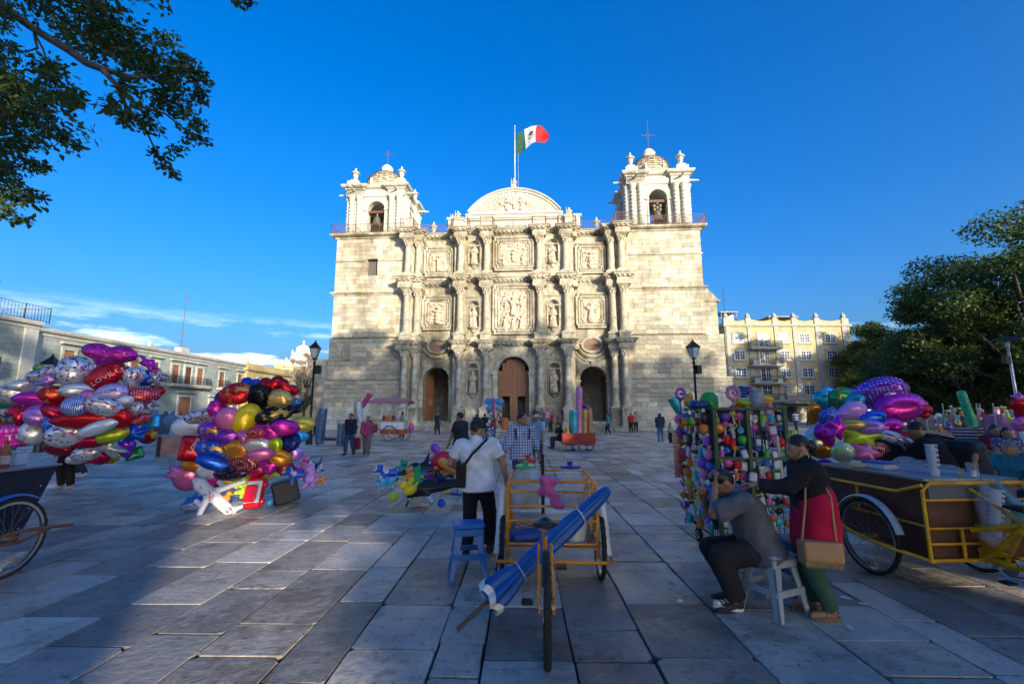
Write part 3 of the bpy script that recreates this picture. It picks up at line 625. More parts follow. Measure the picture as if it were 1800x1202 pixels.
# bell towers
TILE_A = mat('ochre_roof_tile', (.62,.53,.35), .45, var=.15, isl=.25); TILE_B = mat('dark_roof_tile', (.33,.25,.13), .45, var=.2, isl=.25)
def belfry(cx, cy, zs, bells):
    o = empty('bell_tower', (cx, cy, 19.95), parent=cath); o.scale = (1, 1, zs); h = 2.75
    b = MB()
    for k in range(4):
        T = rotz(PI/2*k); arch_wall(b, -h, h, 0, 4.9, -h, 0, .92, .25, 3.2, .75, n=14) if k == 0 else None
        if k:
            q = MB(); arch_wall(q, -h, h, 0, 4.9, -h, 0, .92, .25, 3.2, .75, n=14); b.add(q.v, q.f, 0, T)
        q = MB(); q.elev([(0,0),(.1,.02),(.12,.14),(.05,.2),(0,.22)], [(-.92,.25)]+arch_pts(0, .92, 3.2, 12)+[(.92,.25)], -h)
        for s in (-1, 1): q.box(s*1.08-.2, s*1.08+.2, -h-.16, -h+.3, 3.08, 3.25)
        # paired corner piers
        for s in (-1, 1): q.box(s*2.2-.78 if s > 0 else -3.0, 3.0 if s > 0 else -1.42, -h-.13, -h+.2, 0, 4.9)
        b.add(q.v, q.f, 0, T)
    b.box(-h+.75, h-.75, -h+.75, h-.75, 0, .25); b.box(-h+.7, h-.7, -h+.7, h-.7, 4.6, 4.9)
    b.build('belfry_wall', STONE_W, o)
    sh = MB(); r = .27
    for i in range(40):
        pass
    tw = lambda a, z: 1+.16*math.sin(a*2+z*16)
    sh.lathe([(r*1.25,0),(r*1.3,.12),(r*1.05,.2)]+[(r*.96, .25+3.4*i/60) for i in range(61)]+[(r*1.02,3.7),(r*.9,3.75),(r*1.2,4.0),(r*1.5,4.22),(r*1.5,4.3)], n=12, fr=lambda a, z: tw(a, z) if .24 < z < 3.66 else 1)
    shm = sh.mesh('twisted_column', STONE_W, 60)
    for k in range(4):
        for x in (-2.55, -1.75, 1.75, 2.55):
            p = rotz(PI/2*k) @ Vector((x, -h-.32, .3)); link('twisted_column', shm, o, p)
    b = MB(); P = []
    for k in range(4):
        for (x, y) in ((-3.05, -3.05), (-1.35, -3.05), (-1.35, -2.8), (1.35, -2.8), (1.35, -3.05)):
            p = rotz(PI/2*k) @ Vector((x, y-.18 if x < -3 or abs(x) < 1.4 and y < -3 else y-.05, 0)); P.append((p.x, p.y))
    # entablature ring with breaks over the corner pairs
    ring = []
    for k in range(4):
        for (x, y) in ((-3.15, -3.15), (-1.32, -3.15), (-1.32, -2.78), (1.32, -2.78), (1.32, -3.15)):
            p = rotz(PI/2*k) @ Vector((x, y, 0)); ring.append((p.x, p.y))
    b.plan([(-.3,4.6),(0,4.6),(.05,4.9),(0,4.95),(0,5.3),(.14,5.38),(.16,5.5),(.36,5.58),(.48,5.72),(.5,5.85),(-.3,5.95)], ring+[ring[0], ring[1]])
    b.box(-2.9, 2.9, -2.9, 2.9, 4.7, 5.9)
    for s in (-1, 1):
        for t in (-1, 1): b.box(min(s*1.4, s*3.1), max(s*1.4, s*3.1), min(t*1.4, t*3.1), max(t*1.4, t*3.1), 4.65, 5.88)
    oc = [(2.75/math.cos(PI/8)*math.cos(PI/8+PI/4*i), 2.75/math.cos(PI/8)*math.sin(PI/8+PI/4*i)) for i in range(8)]
    b.lathe([(2.5,5.9),(2.5,6.45),(2.62,6.52),(2.66,6.62),(2.5,6.7),(2.3,6.75)], n=8, a0=PI/8)
    b.build('entablature', STONE_W, o)
    for s in (-1, 1):
        for t in (-1, 1): b = MB(); b.box(s*2.55-.62, s*2.55+.62, t*2.55-.62, t*2.55+.62, 5.9, 6.5); finial(b, s*2.55, t*2.55, 6.45, .92); b.build('corner_finial', STONE_W, o)
    for i in range(8): b = MB(); a = PI/8+PI/4*i; b.lathe([(.16,0),(.1,.2),(.2,.4),(.05,.62)], (2.4*math.cos(a), 2.4*math.sin(a), 6.68), 6); b.build('finial', STONE_W, o)
    d = MB()                                                   # tiled dome: staggered courses
    for r_ in range(12):
        t0 = PI/2*.90*r_/12; t1 = PI/2*.90*(r_+1)/12; n = 44
        for j in range(n):
            a0 = 2*PI*j/n; a1 = 2*PI*(j+1)/n; q = []
            for (t, a, e) in ((t0, a0, .05), (t0, a1, .05), (t1, a1, .0), (t1, a0, .0)):
                rr = (2.25+e)*math.cos(t); q.append((rr*math.cos(a), rr*math.sin(a), 6.75+2.35*math.sin(t)+e))
            d.add(q+[(0,0,6.75)], [(0,1,2,3)], 1 if (j+2*(r_ % 2)) % 4 == 0 else 0)
    tag(d.build('dome_tiles', [TILE_A, TILE_B], o), kind='stuff')
    b = MB(); b.lathe([(2.2,6.6),(2.2,6.75),(2.1,7.5),(1.85,8.05),(1.4,8.55),(.7,8.95)], n=24); b.build('dome', STONE_W, o)
    b = MB(); b.lathe([(1.0,8.75),(.9,8.95),(.66,9.1),(.62,9.5),(.72,9.56),(.6,9.7),(.45,9.9),(.18,10.1),(.03,10.2)], n=16); b.build('lantern', WHITE, o, 40)
    b = MB(); H = 1.9 if cx < 0 else 3.3; zc2 = 10.1+H*.72 if cx < 0 else 11.7
    b.tube([(0,0,10.1),(0,0,10.1+H)], .035, 6); b.tube([(-.62,0,zc2),(.62,0,zc2)], .035, 6)
    for x in (-.62, .62): b.ell((x,0,zc2), .08, 6, 4)
    b.tube([(.25*math.cos(2*PI*i/12),0,zc2+.25*math.sin(2*PI*i/12)) for i in range(12)], .02, 5, closed=True); b.build('cross', IRON_R, o)
    for k in range(4):
        for s in (-2.3, 2.3): b = MB(); b.tube([rotz(PI/2*k) @ Vector((s, -3.2, 5.25)), rotz(PI/2*k) @ Vector((s, -4.35, 5.2))], [.12, .09], 8); b.build('water_spout', STONE_W, o)
    b = MB(); b.box(-.9, .9, -.09, .09, 2.75, 2.95, T=Matrix.Translation((0, -1.9, 0))); b.box(-.9, .9, -2.55, -2.3, 2.9, 3.15); b.build('bell_beam', WOOD_D, o)
    b = MB(); b.lathe([(.05,1.15),(.26,1.1),(.34,.95),(.40,.6),(.47,.3),(.62,.06),(.66,0),(.55,.0)], (0, -2.35, 1.35 if cx < 0 else .95), 18)
    if cx > 0:
        for (x, z) in ((-.28,2.2),(.28,2.2),(-.3,2.6),(.3,2.6),(0,2.9),(0,2.4)): b.ell((x,-2.35,z), (.2,.14,.24), 8, 6)
    else: b.tube([(0,-2.35,2.5),(0,-2.35,2.95)], .12, 8)
    b.build('bell', BRONZE, o, 50)
    return o
belfry(-14.75, 3.6, .965, 1); belfry(14.7, 3.5, 1.03, 1)
# flag on its pole above the gable
POLE = mat('pale_pole_metal', (.45,.45,.46), .45, .6, var=.1)
fo = Matrix.Translation((.162, 44, 0)) @ rotz(-FA)
b = MB(); b.lathe([(.09,0),(.075,4),(.05,9.9),(.09,9.95),(.02,10.1)], n=8); fp = b.build('flagpole', POLE, None, 60, loc=fo @ Vector((-.12, 4.0, 24.2))); tag(fp, 'thin metal flagpole rising behind the half round gable of the cathedral', 'flagpole')
b = MB(); b.tube([(0,0,0),(0,0,5.6)], .022, 6); o = b.build('lightning_rod', POLE, None, loc=fo @ Vector((.32, 3.0, 24.6))); tag(o, 'short thin rod beside the flagpole above the gable', 'lightning rod')
nx_, nz_ = 40, 20; V = []; mi = []
def flag_xz(u, v):
    U = (0,.12,.25,.5,.75,.9,1.); top = np.interp(u, U, (0,.35,.8,1.2,.95,.35,-.1)); bot = np.interp(u, U, (-2.45,-2.2,-1.75,-1.15,-.85,-.75,-.7)); w = math.sin(u*7.5-v*1.5+.6)
    return (3.8*u+.10*math.sin(v*3+u*5)-.25*(1-v)*u, .5*w*u**.6, 33.2+bot+(top-bot)*v+.06*w)
for j in range(nz_+1):
    for i in range(nx_+1): V.append(flag_xz(i/nx_, j/nz_))
Q = [(j*(nx_+1)+i, j*(nx_+1)+i+1, (j+1)*(nx_+1)+i+1, (j+1)*(nx_+1)+i) for j in range(nz_) for i in range(nx_)]
mi = [0 if (q % (nx_+1)) < 12 else (1 if (q % (nx_+1)) < 26 else 2) for q in [a[0] for a in Q]]
FG = mat('flag_green', (.0,.05,.03), .8, var=.08); FW = mat('flag_white', (.55,.55,.58), .8, var=.03); FR_ = mat('flag_red', (.48,.008,.02), .8, var=.08)
fl = link('flag', fastmesh('flag', V, Q, [FG, FW, FR_], True, mi), None, fo @ Vector((-.05, 4.0, -.25)), (0, 0, -FA))
tag(fl, 'green white and red striped flag with a dark emblem blowing over the cathedral', 'flag')
# the emblem: small eagle above a half wreath, sewn on both faces
def flag_pt(u, v, off):
    p = flag_xz(u, v); return (p[0], p[1]+off, p[2])
for off in (-.012, .012):
    b = MB(); EM = ([(0,.16),(.05,.10),(.14,.12),(.16,.02),(.08,-.02),(.10,-.10),(.0,-.06),(-.10,-.12),(-.07,-.01),(-.16,.04),(-.10,.08),(-.05,.09)],)
    n = len(EM[0]); b.add([flag_pt(.5, .52, off)]+[flag_pt(.5+x*.55, .54+z*1.15, off) for x, z in EM[0]], [(0, 1+i, 1+(i+1)%n) for i in range(n)], 0)
    for i in range(10):
        a = PI*1.08+PI*.84*i/9; x, z = .155*math.cos(a), .22*math.sin(a)
        b.add([flag_pt(.5+(x+.02*math.cos(t))*.62, .52+(z+.035*math.sin(t)), off) for t in np.arange(6)*PI/3], [tuple(range(6))], 1)
    b.build('emblem', [mat('emblem_brown', (.10,.05,.03), .8), mat('emblem_green', (.03,.12,.05), .8)], fl)
# ------------------------------------------------------------------ buildings round the square
def _brk(sx, h, mort=.02, dark=.55):
    def f(nd, L, mixc, rng, noise, vec, c, b):
        t = nd('ShaderNodeTexBrick'); t.inputs['Scale'].default_value = 1; t.inputs['Brick Width'].default_value = sx; t.inputs['Row Height'].default_value = h; t.inputs['Mortar Size'].default_value = mort
        t.inputs['Color1'].default_value = (1,1,1,1); t.inputs['Color2'].default_value = (.78,.80,.76,1); t.inputs['Mortar'].default_value = (dark, dark, dark, 1)
        m = nd('ShaderNodeMapping'); m.inputs['Rotation'].default_value = (R(90), 0, 0); q = nd('ShaderNodeCombineXYZ'); s = nd('ShaderNodeSeparateXYZ'); L.new(vec, s.inputs[0])
        a = nd('ShaderNodeMath', operation='ADD'); L.new(s.outputs[0], a.inputs[0]); L.new(s.outputs[1], a.inputs[1]); L.new(a.outputs[0], q.inputs[0]); L.new(s.outputs[2], q.inputs[1]); L.new(q.outputs[0], t.inputs['Vector'])
        return mixc('MULTIPLY', 1., c, t.outputs['Color'])
    return f
PAL = mat('pale_green_block_stone', (.38,.425,.40), .85, var=.15, scale=1.2, fn=_brk(1.1, .46, .022, .6), stain=.35)
PALT = mat('pale_trim_stone', (.50,.49,.43), .85, var=.12, stain=.3)
YEL = mat('ochre_plaster', (.52,.40,.19), .85, var=.12, scale=.8, stain=.35)
YELT = mat('grey_trim_plaster', (.36,.35,.30), .85, var=.12)
def glassfn(nd, L, mixc, rng, noise, vec, c, b): return mixc('MULTIPLY', 1., c, rng(noise(.4), .6, 1.4))
GLASS = mat('window_glass', (.03,.05,.085), .12, var=0, spec=.35, fn=glassfn)
WFR = mat('white_window_paint', (.72,.72,.70), .5, var=.05)
CURT = mat('pale_curtain', (.6,.6,.58), .9)
XP = -46.
def on_pal(u, v):
    d = ray(u, v); t = XP/d.x; return d.y*t, CAMH+d.z*t
pal = empty('palace', (XP, 43.3, 0), 0, 'long pale two storey stone palace with iron balconies and brown wooden doors', 'palace')
# the palace front faces +x; build with local y along the front
b = MB(); b.box(-14, 0, 0, 34.5, 0, 9.4); b.build('wall', PAL, pal)
b = MB(); b.plan([(0,9.05),(.12,9.1),(.14,9.35),(.4,9.45),(.5,9.62),(.5,9.8),(0,9.95)], [(0,0),(0,34.5)], T=None)
b.box(-.05, .08, 0, 34.5, 4.75, 4.95); b.box(-.05, .12, 0, 34.5, 0, 1.0); b.box(-13.9, .1, -.3, .6, 0, 9.5); b.box(-.6, .2, -.32, 0, 0, 9.75)
b.build('cornice', PALT, pal)
def pal_opening(par, y, z0, z1, w, door=False):
    f = MB(); 
    for s in (-1, 1): f.box(-.05, .14, y+s*(w/2+.14)-.14, y+s*(w/2+.14)+.14, z0, z1)
    f.box(-.05, .16, y-w/2-.3, y+w/2+.3, z1, z1+.28); f.box(-.05, .34, y-w/2-.5, y+w/2+.5, z1+.62, z1+.8); f = f.build('window_surround' if not door else 'door_surround', PALT, par)
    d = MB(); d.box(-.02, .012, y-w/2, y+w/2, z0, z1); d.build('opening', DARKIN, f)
    for s in (-1, 1):
        d = MB(); ya, yb = sorted((y+s*.03, y+s*(w/2-.02))); d.box(.0, .06, ya, yb, z0, z1-.1)
        for k in range(3 if door else 2): zz = z0+(z1-z0)*(k+.1)/(3 if door else 2); d.box(.06, .09, ya+.1, yb-.1, zz, zz+(z1-z0)*.24)
        d.build('shutter', WOOD_L if rnd.random() < .6 else WOOD_D, f)
def pal_balcony(par, ya, yb, z):
    b = MB(); b.box(0, 1.0, ya, yb, z-.22, z); b.box(0, .85, ya+.1, yb-.1, z-.4, z-.22); s = b.build('balcony', PALT, par)
    b = MB(); n = int((yb-ya)/.2)
    for i in range(n+1): y = ya+.06+(yb-ya-.12)*i/n; b.box(.92, .95, y-.014, y+.014, z, z+1.05)
    for y in (ya+.06, yb-.06):
        for i in range(5): b.box(.15+.18*i, .18+.18*i, y-.014, y+.014, z, z+1.05)
        b.box(0, .95, y-.02, y+.02, z+1.02, z+1.07)
    b.box(.91, .96, ya+.04, yb-.04, z+1.02, z+1.07); b.build('balcony_railing', IRON, s)
for u in (118, 190, 236, 272): y, _ = on_pal(u, 640); pal_opening(pal, y-43.3, 5.6, 8.0, 1.15); pal_balcony(pal, y-43.3-1.1, y-43.3+1.1, 5.5)
ys = [on_pal(u, 655)[0]-43.3 for u in (307, 330, 351)]
for y in ys: pal_opening(pal, y, 5.6, 8.0, 1.2)
pal_balcony(pal, ys[0]-1.3, ys[2]+1.5, 5.5)
for u in (389, 421): y, _ = on_pal(u, 665); pal_opening(pal, y-43.3, 5.6, 7.9, 1.15); pal_balcony(pal, y-43.3-1.0, y-43.3+1.0, 5.5)
for u in (323,): y, _ = on_pal(u, 710); pal_opening(pal, y-43.3, 0, 3.75, 2.3, True)
for u in (92, 165, 372, 412): y, _ = on_pal(u, 710); pal_opening(pal, y-43.3, .9, 3.4, 1.2)
b = MB(); b.box(-1.5, -.5, on_pal(332, 616)[0]-44.1, on_pal(332, 616)[0]-42.5, 9.4, 10.7); b.build('parapet_block', PALT, pal)
y_, z_ = on_pal(338, 525); b = MB(); b.tube([(0,0,0),(0,0,8.2)], [.055, .035], 8); o = b.build('mast', IRON_R, loc=(XP-1, y_+.2, 10.65)); tag(o, 'tall bare mast standing on a block on the palace roof', 'mast')
b = MB(); b.box(-.4,.4,-.4,.4,0,.7); b.box(-.5,.5,-.5,.5,.7,.85); b.lathe([(.2,.85),(.25,1.3),(.1,1.5)], n=8); y_, z_ = on_pal(278, 606); o = b.build('chimney', PALT, loc=(XP-1.5, y_+.5, 9.35)); tag(o, 'small stone chimney on the long palace roof left of the mast', 'chimney')
# nearer corner house on the far left with a roof terrace
cor = empty('corner_house', (-45.6, 8, 0), 0, 'plain pale stone corner house at the left edge with a railed roof terrace', 'house')
b = MB(); b.box(-14, 0, 0, 35.0, 0, 10.1); b.build('wall', PAL, cor)
b = MB(); b.plan([(0,9.5),(.1,9.55),(.12,9.8),(.4,9.9),(.46,10.1),(.46,10.25),(0,10.35)], [(0,0),(0,35.2)]); b.box(-.1, .14, 33.9, 35.1, 0, 9.5); b.build('cornice', PALT, cor)
for y in (30.5, 26.0): pal_opening(cor, y, 5.5, 7.9, 1.2); pal_balcony(cor, y-1.1, y+1.1, 5.4)
b = MB(); b.box(-9, -1.0, 18, 36, 10.1, 10.5); b.build('terrace', mat('terracotta_edge', (.38,.16,.10), .8), cor)
railing([(-1.0, 18), (-1.0, 37.0), (-9, 37.0)], 10.5, 1.5, .30, 2.4, cor, IRON_R)
b = MB()
for i in range(7): b.tube([(-3.0, 29+i*.8, 12.3), (-3.0, 29+i*.8, 14.0)], .04, 5)
b.tube([(-3.0, 29, 13.7), (-3.0, 33.8, 13.7)], .03, 5); b.tube([(-3.0, 29, 12.9), (-3.0, 33.8, 12.9)], .03, 5); b.build('roof_fence', IRON, cor)
# second, sunlit house beyond the palace
h2 = empty('sunlit_house', (-45.7, 78.2, 0), 0, 'ochre two storey house in the sun at the far end of the palace row', 'house')
b = MB(); b.box(-12, 0, 0, 19, 0, 9.3); b.build('wall', YEL, h2)
b = MB(); b.plan([(0,8.6),(.12,8.7),(.4,8.85),(.5,9.05),(.5,9.2),(0,9.3)], [(-12,0),(0,0),(0,19)]); b.box(-.3, .14, -.05, .8, 0, 9.6); b.lathe([(.4,9.6),(.25,10),(.35,10.4),(.1,10.9)], (-.2, .4, 0), 8); b.box(-.3,.05,0,19,9.3,10.1); b.build('cornice', YEL, h2)
for y in (4.2, 9.8, 15.2):
    f = MB(); f.box(-.05, .1, y-.85, y+.85, 5.1, 7.1); f.box(-.05, .3, y-1.1, y+1.1, 7.1, 7.3)
    f.elev([(0,0),(.25,.02),(.25,.16),(0,.2)], [(-1.1, 7.3)]+arch_pts(0, 1.1, 7.3, 8, .55)[1:-1]+[(1.1, 7.3)], 0, T=Matrix.Translation((0, y, 0)) @ rotz(R(90))); f = f.build('window_surround', YELT, h2)
    d = MB(); d.box(.08, .125, y-.55, y+.55, 5.2, 6.95); d.build('shutter', WOOD_D, f)
# far church gable
ch = empty('far_church', (-50, 108, 0), R(22), 'small pale church front with a curved gable far behind the left lamp post', 'church')
b = MB(); b.box(-6, 6, .5, 14, 0, 13.0); b.prism([(-3.6,0),(3.6,0),(3.6,12.6),(-3.6,12.6)], 0, .6); b.build('wall', YEL, ch)
b = MB(); A = [(-3.6,12.6),(-3.4,13.4),(-2.5,13.8),(-2.3,15.0),(-1.4,15.6),(-1.2,16.8),(0,17.5)]; b.prism(A+[(-x, z) for x, z in A[-2::-1]], .0, .9)
b.elev([(0,0),(.25,.0),(.3,.16),(0,.3)], A+[(-x, z) for x, z in A[-2::-1]], .0)
for x, z in ((-3.5, 13.2), (3.5, 13.2), (-2.3, 15.0), (2.3, 15.0), (0, 17.4)): b.lathe([(.3,0),(.2,.35),(.34,.8),(.1,1.3)], (x, .4, z), 8)
b.plan([(0,12.2),(.3,12.4),(.35,12.7),(0,12.8)], [(-3.7,.9),(-3.7,0),(3.7,0),(3.7,.9)]); b.build('gable', STONE_W, ch)
b = MB(); b.box(-1.0, 1.0, -.06, .2, 8.8, 11.2); b.build('window', DARKIN, ch)
# hotel block on the right
hx, hy = 35.6, 75.
ho = empty('hotel', (hx, hy, 0), 0, 'ochre four storey hotel with white windows and long balconies right of the cathedral', 'hotel'); HW = 20.9
b = MB(); b.box(0, HW, .0, 14, 3.95, 16.0); b.build('wall', YEL, ho)
for px_ in (.15, 3.75, 8.2, 11.3, 15.1, 19.6): b = MB(); b.box(px_, px_+.75, -.14, .1, 4.1, 15.9); b.build('pilaster_strip', YELT, ho)
b = MB(); b.box(-.05, HW+.05, -.16, .0, 3.6, 4.1); b.build('string_course', YELT, ho)
b = MB(); b.plan([(0,15.75),(.2,15.85),(.3,16.05),(.3,16.2),(0,16.25)], [(0,14),(0,0),(HW,0),(HW,14)]); b.build('cornice', YELT, ho)
b = MB(); xs = [.3, 4.0, 8.5, 11.7, 15.5, 20.1]; P = [(0,16.0)]
for i in range(5):
    for j in range(9): t = j/8; P.append((xs[i]+(xs[i+1]-xs[i])*t, 17.2-.42*math.sin(PI*t)))
P += [(HW,17.2),(HW,16.0)]; b.prism(P, .02, .3); b.build('parapet', YEL, ho)
for x in xs: b = MB(); b.box(x-.45, x+.45, -.15, .5, 16.1, 17.3); b.lathe([(.3,0),(.42,.25),(.35,.55),(.12,.85),(.05,.95)], (x, .15, 17.3), 8); b.build('parapet_finial', YELT, ho)
def window(par, x, z, w, h, y=0., m=GLASS):
    f = MB(); t = .28
    for (a, c, d, e) in ((x-w/2-t, x+w/2+t, z+h/2, z+h/2+t), (x-w/2-t, x-w/2, z-h/2, z+h/2), (x+w/2, x+w/2+t, z-h/2, z+h/2)): f.box(a, c, y-.09, y+.05, d, e)
    f.box(x-w/2-.35, x+w/2+.35, y-.2, y+.05, z-h/2-.22, z-h/2); f = f.build('window_surround', YELT, par)
    g = MB(); g.box(x-w/2, x+w/2, y-.022, y+.0, z-h/2, z+h/2); g.build('pane', m, f)
    g = MB(); fr = .07
    for i in range(5):
        xx = x-w/2+(w-fr)*i/4; k = fr*1.5 if i in (0,2,4) else fr*.6; g.box(xx, xx+k, y-.06, y-.022, z-h/2, z+h/2)
    for i in range(4): zz = z-h/2+(h-fr)*i/3; k = fr*1.5 if i in (0,3) else fr*.6; g.box(x-w/2, x+w/2, y-.055, y-.022, zz, zz+k)
    g.build('window_frame', WFR, f)
ROWS = (13.85, 11.0, 8.1, 5.25)
for r_, z in enumerate(ROWS):
    for x in (2.2, 9.6, 13.2, 17.5): window(ho, x, z, 1.75, 1.55)
    window(ho, 6.3, z-.35, 1.7, 2.3)
    b = MB(); b.box(3.6, 8.9, -1.15, 0, z-1.85, z-1.62); b.box(3.8, 8.7, -.95, 0, z-2.0, z-1.85); bo = b.build('balcony', YELT, ho)
    b = MB()
    for i in range(36): x = 3.7+i*.145; b.box(x, x+.03, -1.1, -1.07, z-1.62, z-.62)
    for x in (3.68, 8.82):
        for i in range(7): b.box(x-.015, x+.015, -1.1+i*.15, -1.07+i*.15, z-1.62, z-.62)
    b.box(3.66, 8.84, -1.12, -1.06, z-.66, z-.6); b.build('balcony_railing', IRON, bo)
    if r_: 
        for x in (4.4, 8.1): b = MB(); b.box(x-.4, x+.4, -.9, -.5, z-1.62, z-1.0); b.build('air_conditioner', WFR, bo)
b = MB(); GX = [(1.9, .9), (6.3, 1.3), (10.0, .9), (14.2, 1.3), (18.2, 1.1)]; xp = 0
for i, (cx, hw) in enumerate(GX):
    nx2 = (cx+GX[i+1][0])/2 if i < 4 else HW; arch_wall(b, xp, nx2, 0, 3.95, .0, cx, hw, 0, 1.9, .8, n=10); xp = nx2
b.box(0, HW, 1.6, 14, 0, 3.9)
b.build('arcade', mat('hotel_base_stone', (.34,.33,.28), .85, var=.15, scale=1.5), ho)
b = MB(); b.box(8.6, 12.2, -1.6, -.02, 2.9, 3.05); b.box(8.6, 12.2, -1.62, -1.58, 2.6, 3.05); b.build('awning', mat('black_awning', (.03,.03,.03), .7), ho)
b = MB(); b.box(2.0, 4.4, 5, 7, 16, 17.6); b.lathe([(.9,17.6),(.9,18.4),(.75,18.8),(.3,19.0)], (2.6, 4, 0), 14); b.build('water_tank', WFR, ho)
for (x0, x1, y0, y1, z) in ((.2,3.2,1.5,5,18.6),(8.7,13.9,2,8,17.9)):
    b = MB(); b.box(x0, x1, y0, y1, z, z+.15); [b.tube([(x,y,16),(x,y,z+.02)], .05, 6) for x in (x0+.2, x1-.2) for y in (y0+.2, y1-.2)]; b.build('roof_shelter', YELT, ho)
b = MB(); b.tube([(1.6,3,18.7),(1.6,3,23.2)], .04, 6); b.tube([(1.2,3,22.4),(2.0,3,22.4)], .02, 5); o = b.build('antenna', IRON, loc=(hx, hy, 0)); tag(o, 'thin aerial rod standing on the hotel roof beside the cathedral', 'antenna')
b = MB(); b.box(-60, 80, 0, 9, 0, .13); kb = b.build('far_pavement', mat('pale_kerb_stone', (.45,.42,.36), .85, var=.15), loc=(20, 64, 0)); tag(kb, kind='structure')
# ------------------------------------------------------------------ trees
def leafm(name, col, var=.35):
    def f(nd, L, mixc, rng, noise, vec, c, b):
        g = nd('ShaderNodeNewGeometry').outputs['Random Per Island']; c = mixc('MULTIPLY', 1., c, rng(g, 1-var, 1+var, 0, 1))
        tr = nd('ShaderNodeBsdfTranslucent'); L.new(mixc('MULTIPLY', 1., c, (1.5, 1.7, .7)), tr.inputs[0]); ms = nd('ShaderNodeMixShader'); ms.inputs[0].default_value = .28
        out = [n for n in b.id_data.nodes if n.type == 'OUTPUT_MATERIAL'][0]; L.new(b.outputs[0], ms.inputs[1]); L.new(tr.outputs[0], ms.inputs[2]); L.new(ms.outputs[0], out.inputs[0]); return c
    return mat(name, col, .5, var=.25, scale=.5, fn=f, spec=.35)
LEAF = leafm('dark_laurel_leaf', (.062,.098,.030)); LEAF2 = leafm('yellow_green_leaf', (.085,.115,.028)); PINK = leafm('dry_pinkish_leaf', (.38,.31,.27), .3)
BARK = mat('grey_bark', (.11,.085,.065), .9, var=.3, scale=4, bump=.02, bscale=12)
def leaf_quads(C_, Rr, N_, size, rs, flat=.6):
    """leaves scattered in soft flattened clumps; C_ (n,3) centres, Rr radii, N_ leaves in each"""
    idx = np.repeat(np.arange(len(C_)), N_); n = len(idx)
    d = rs.normal(size=(n,3)); d /= np.linalg.norm(d, axis=1)[:,None]; r = rs.rand(n)**.45
    p = C_[idx]+d*(r*Rr[idx])[:,None]*np.array([1,1,flat]); p[:,2] -= .25*Rr[idx]*(r**2)*rs.rand(n)
    a = rs.normal(size=(n,3)); a[:,2] = a[:,2]*.6-.35; a /= np.linalg.norm(a, axis=1)[:,None]
    nrm = d*.6+rs.normal(size=(n,3))*.6+np.array([0,0,.8]); nrm -= a*(nrm*a).sum(1)[:,None]; nrm /= np.linalg.norm(nrm, axis=1)[:,None]+1e-9
    w = np.cross(a, nrm); s = size*(.65+.7*rs.rand(n))[:,None]
    V = np.stack([p, p+a*s*.5+w*s*.27+nrm*s*.06, p+a*s, p+a*s*.5-w*s*.27+nrm*s*.06], 1).reshape(-1,3)
    return V, np.arange(4*n).reshape(n,4)
def tree_meshes(H, Rc, zb, nc, nl, size, seed, lm, cl=1.0):
    rs = np.random.RandomState(seed); C_ = []; 
    while len(C_) < nc:
        p = rs.uniform(-1, 1, 3); q = np.linalg.norm(p)
        if q > 1 or q < .45: continue
        if p[2] < -.55: continue
        C_.append((p[0]*Rc, p[1]*Rc, zb+(H-zb)*(p[2]+.6)/1.6))
    C_ = np.array(C_); Rr = rs.uniform(.7, 1.5, nc)*Rc*.20*cl; N_ = (nl*(Rr/Rr.mean())**2).astype(int)
    V, Q = leaf_quads(C_, Rr, N_, size, rs); crown = fastmesh('crown', V, Q, lm, False)
    b = MB(); r0 = H*.028; top = (0, 0, zb+(H-zb)*.3)
    b.tube([(0,0,-.2),(0,0,.3),(.1,.05,zb*.5),top], [r0*1.7, r0*1.15, r0*.95, r0*.6], 10)
    for i in range(0, nc, max(1, nc//36)):
        c = C_[i]; s = Vector((rs.uniform(-.1,.1), rs.uniform(-.1,.1), zb*rs.uniform(.55, 1.0))); e = Vector(c); m = s.lerp(e, .5)+Vector((0,0,-.06*H*rs.rand()))
        b.tube([s, m, e], [r0*.45, r0*.26, .03], 5)
    return crown, b.mesh('trunk', BARK, 60)
def tree(ms, loc, rz, sc, label, group, name='laurel_tree', crmat=None):
    o = empty(name, loc, rz, label, 'tree', group); o.scale = sc if hasattr(sc, '__len__') else (sc, sc, sc); c = link('crown', ms[0], o); link('trunk', ms[1], o); return o
TA = tree_meshes(17, 8.0, 4.2, 130, 430, .30, 1, LEAF, .95); TB = tree_meshes(14, 6.5, 3.0, 90, 330, .30, 2, LEAF, 1.05); TC = tree_meshes(10, 6.5, 1.8, 90, 330, .30, 3, LEAF, 1.1)
TD = tree_meshes(9, 3.6, 2.6, 60, 130, .24, 4, PINK, .5)
g_ = 'dark trees at the right side of the square'
TY = tree_meshes(15, 6.5, 3.5, 100, 300, .36, 5, LEAF2, 1.0)
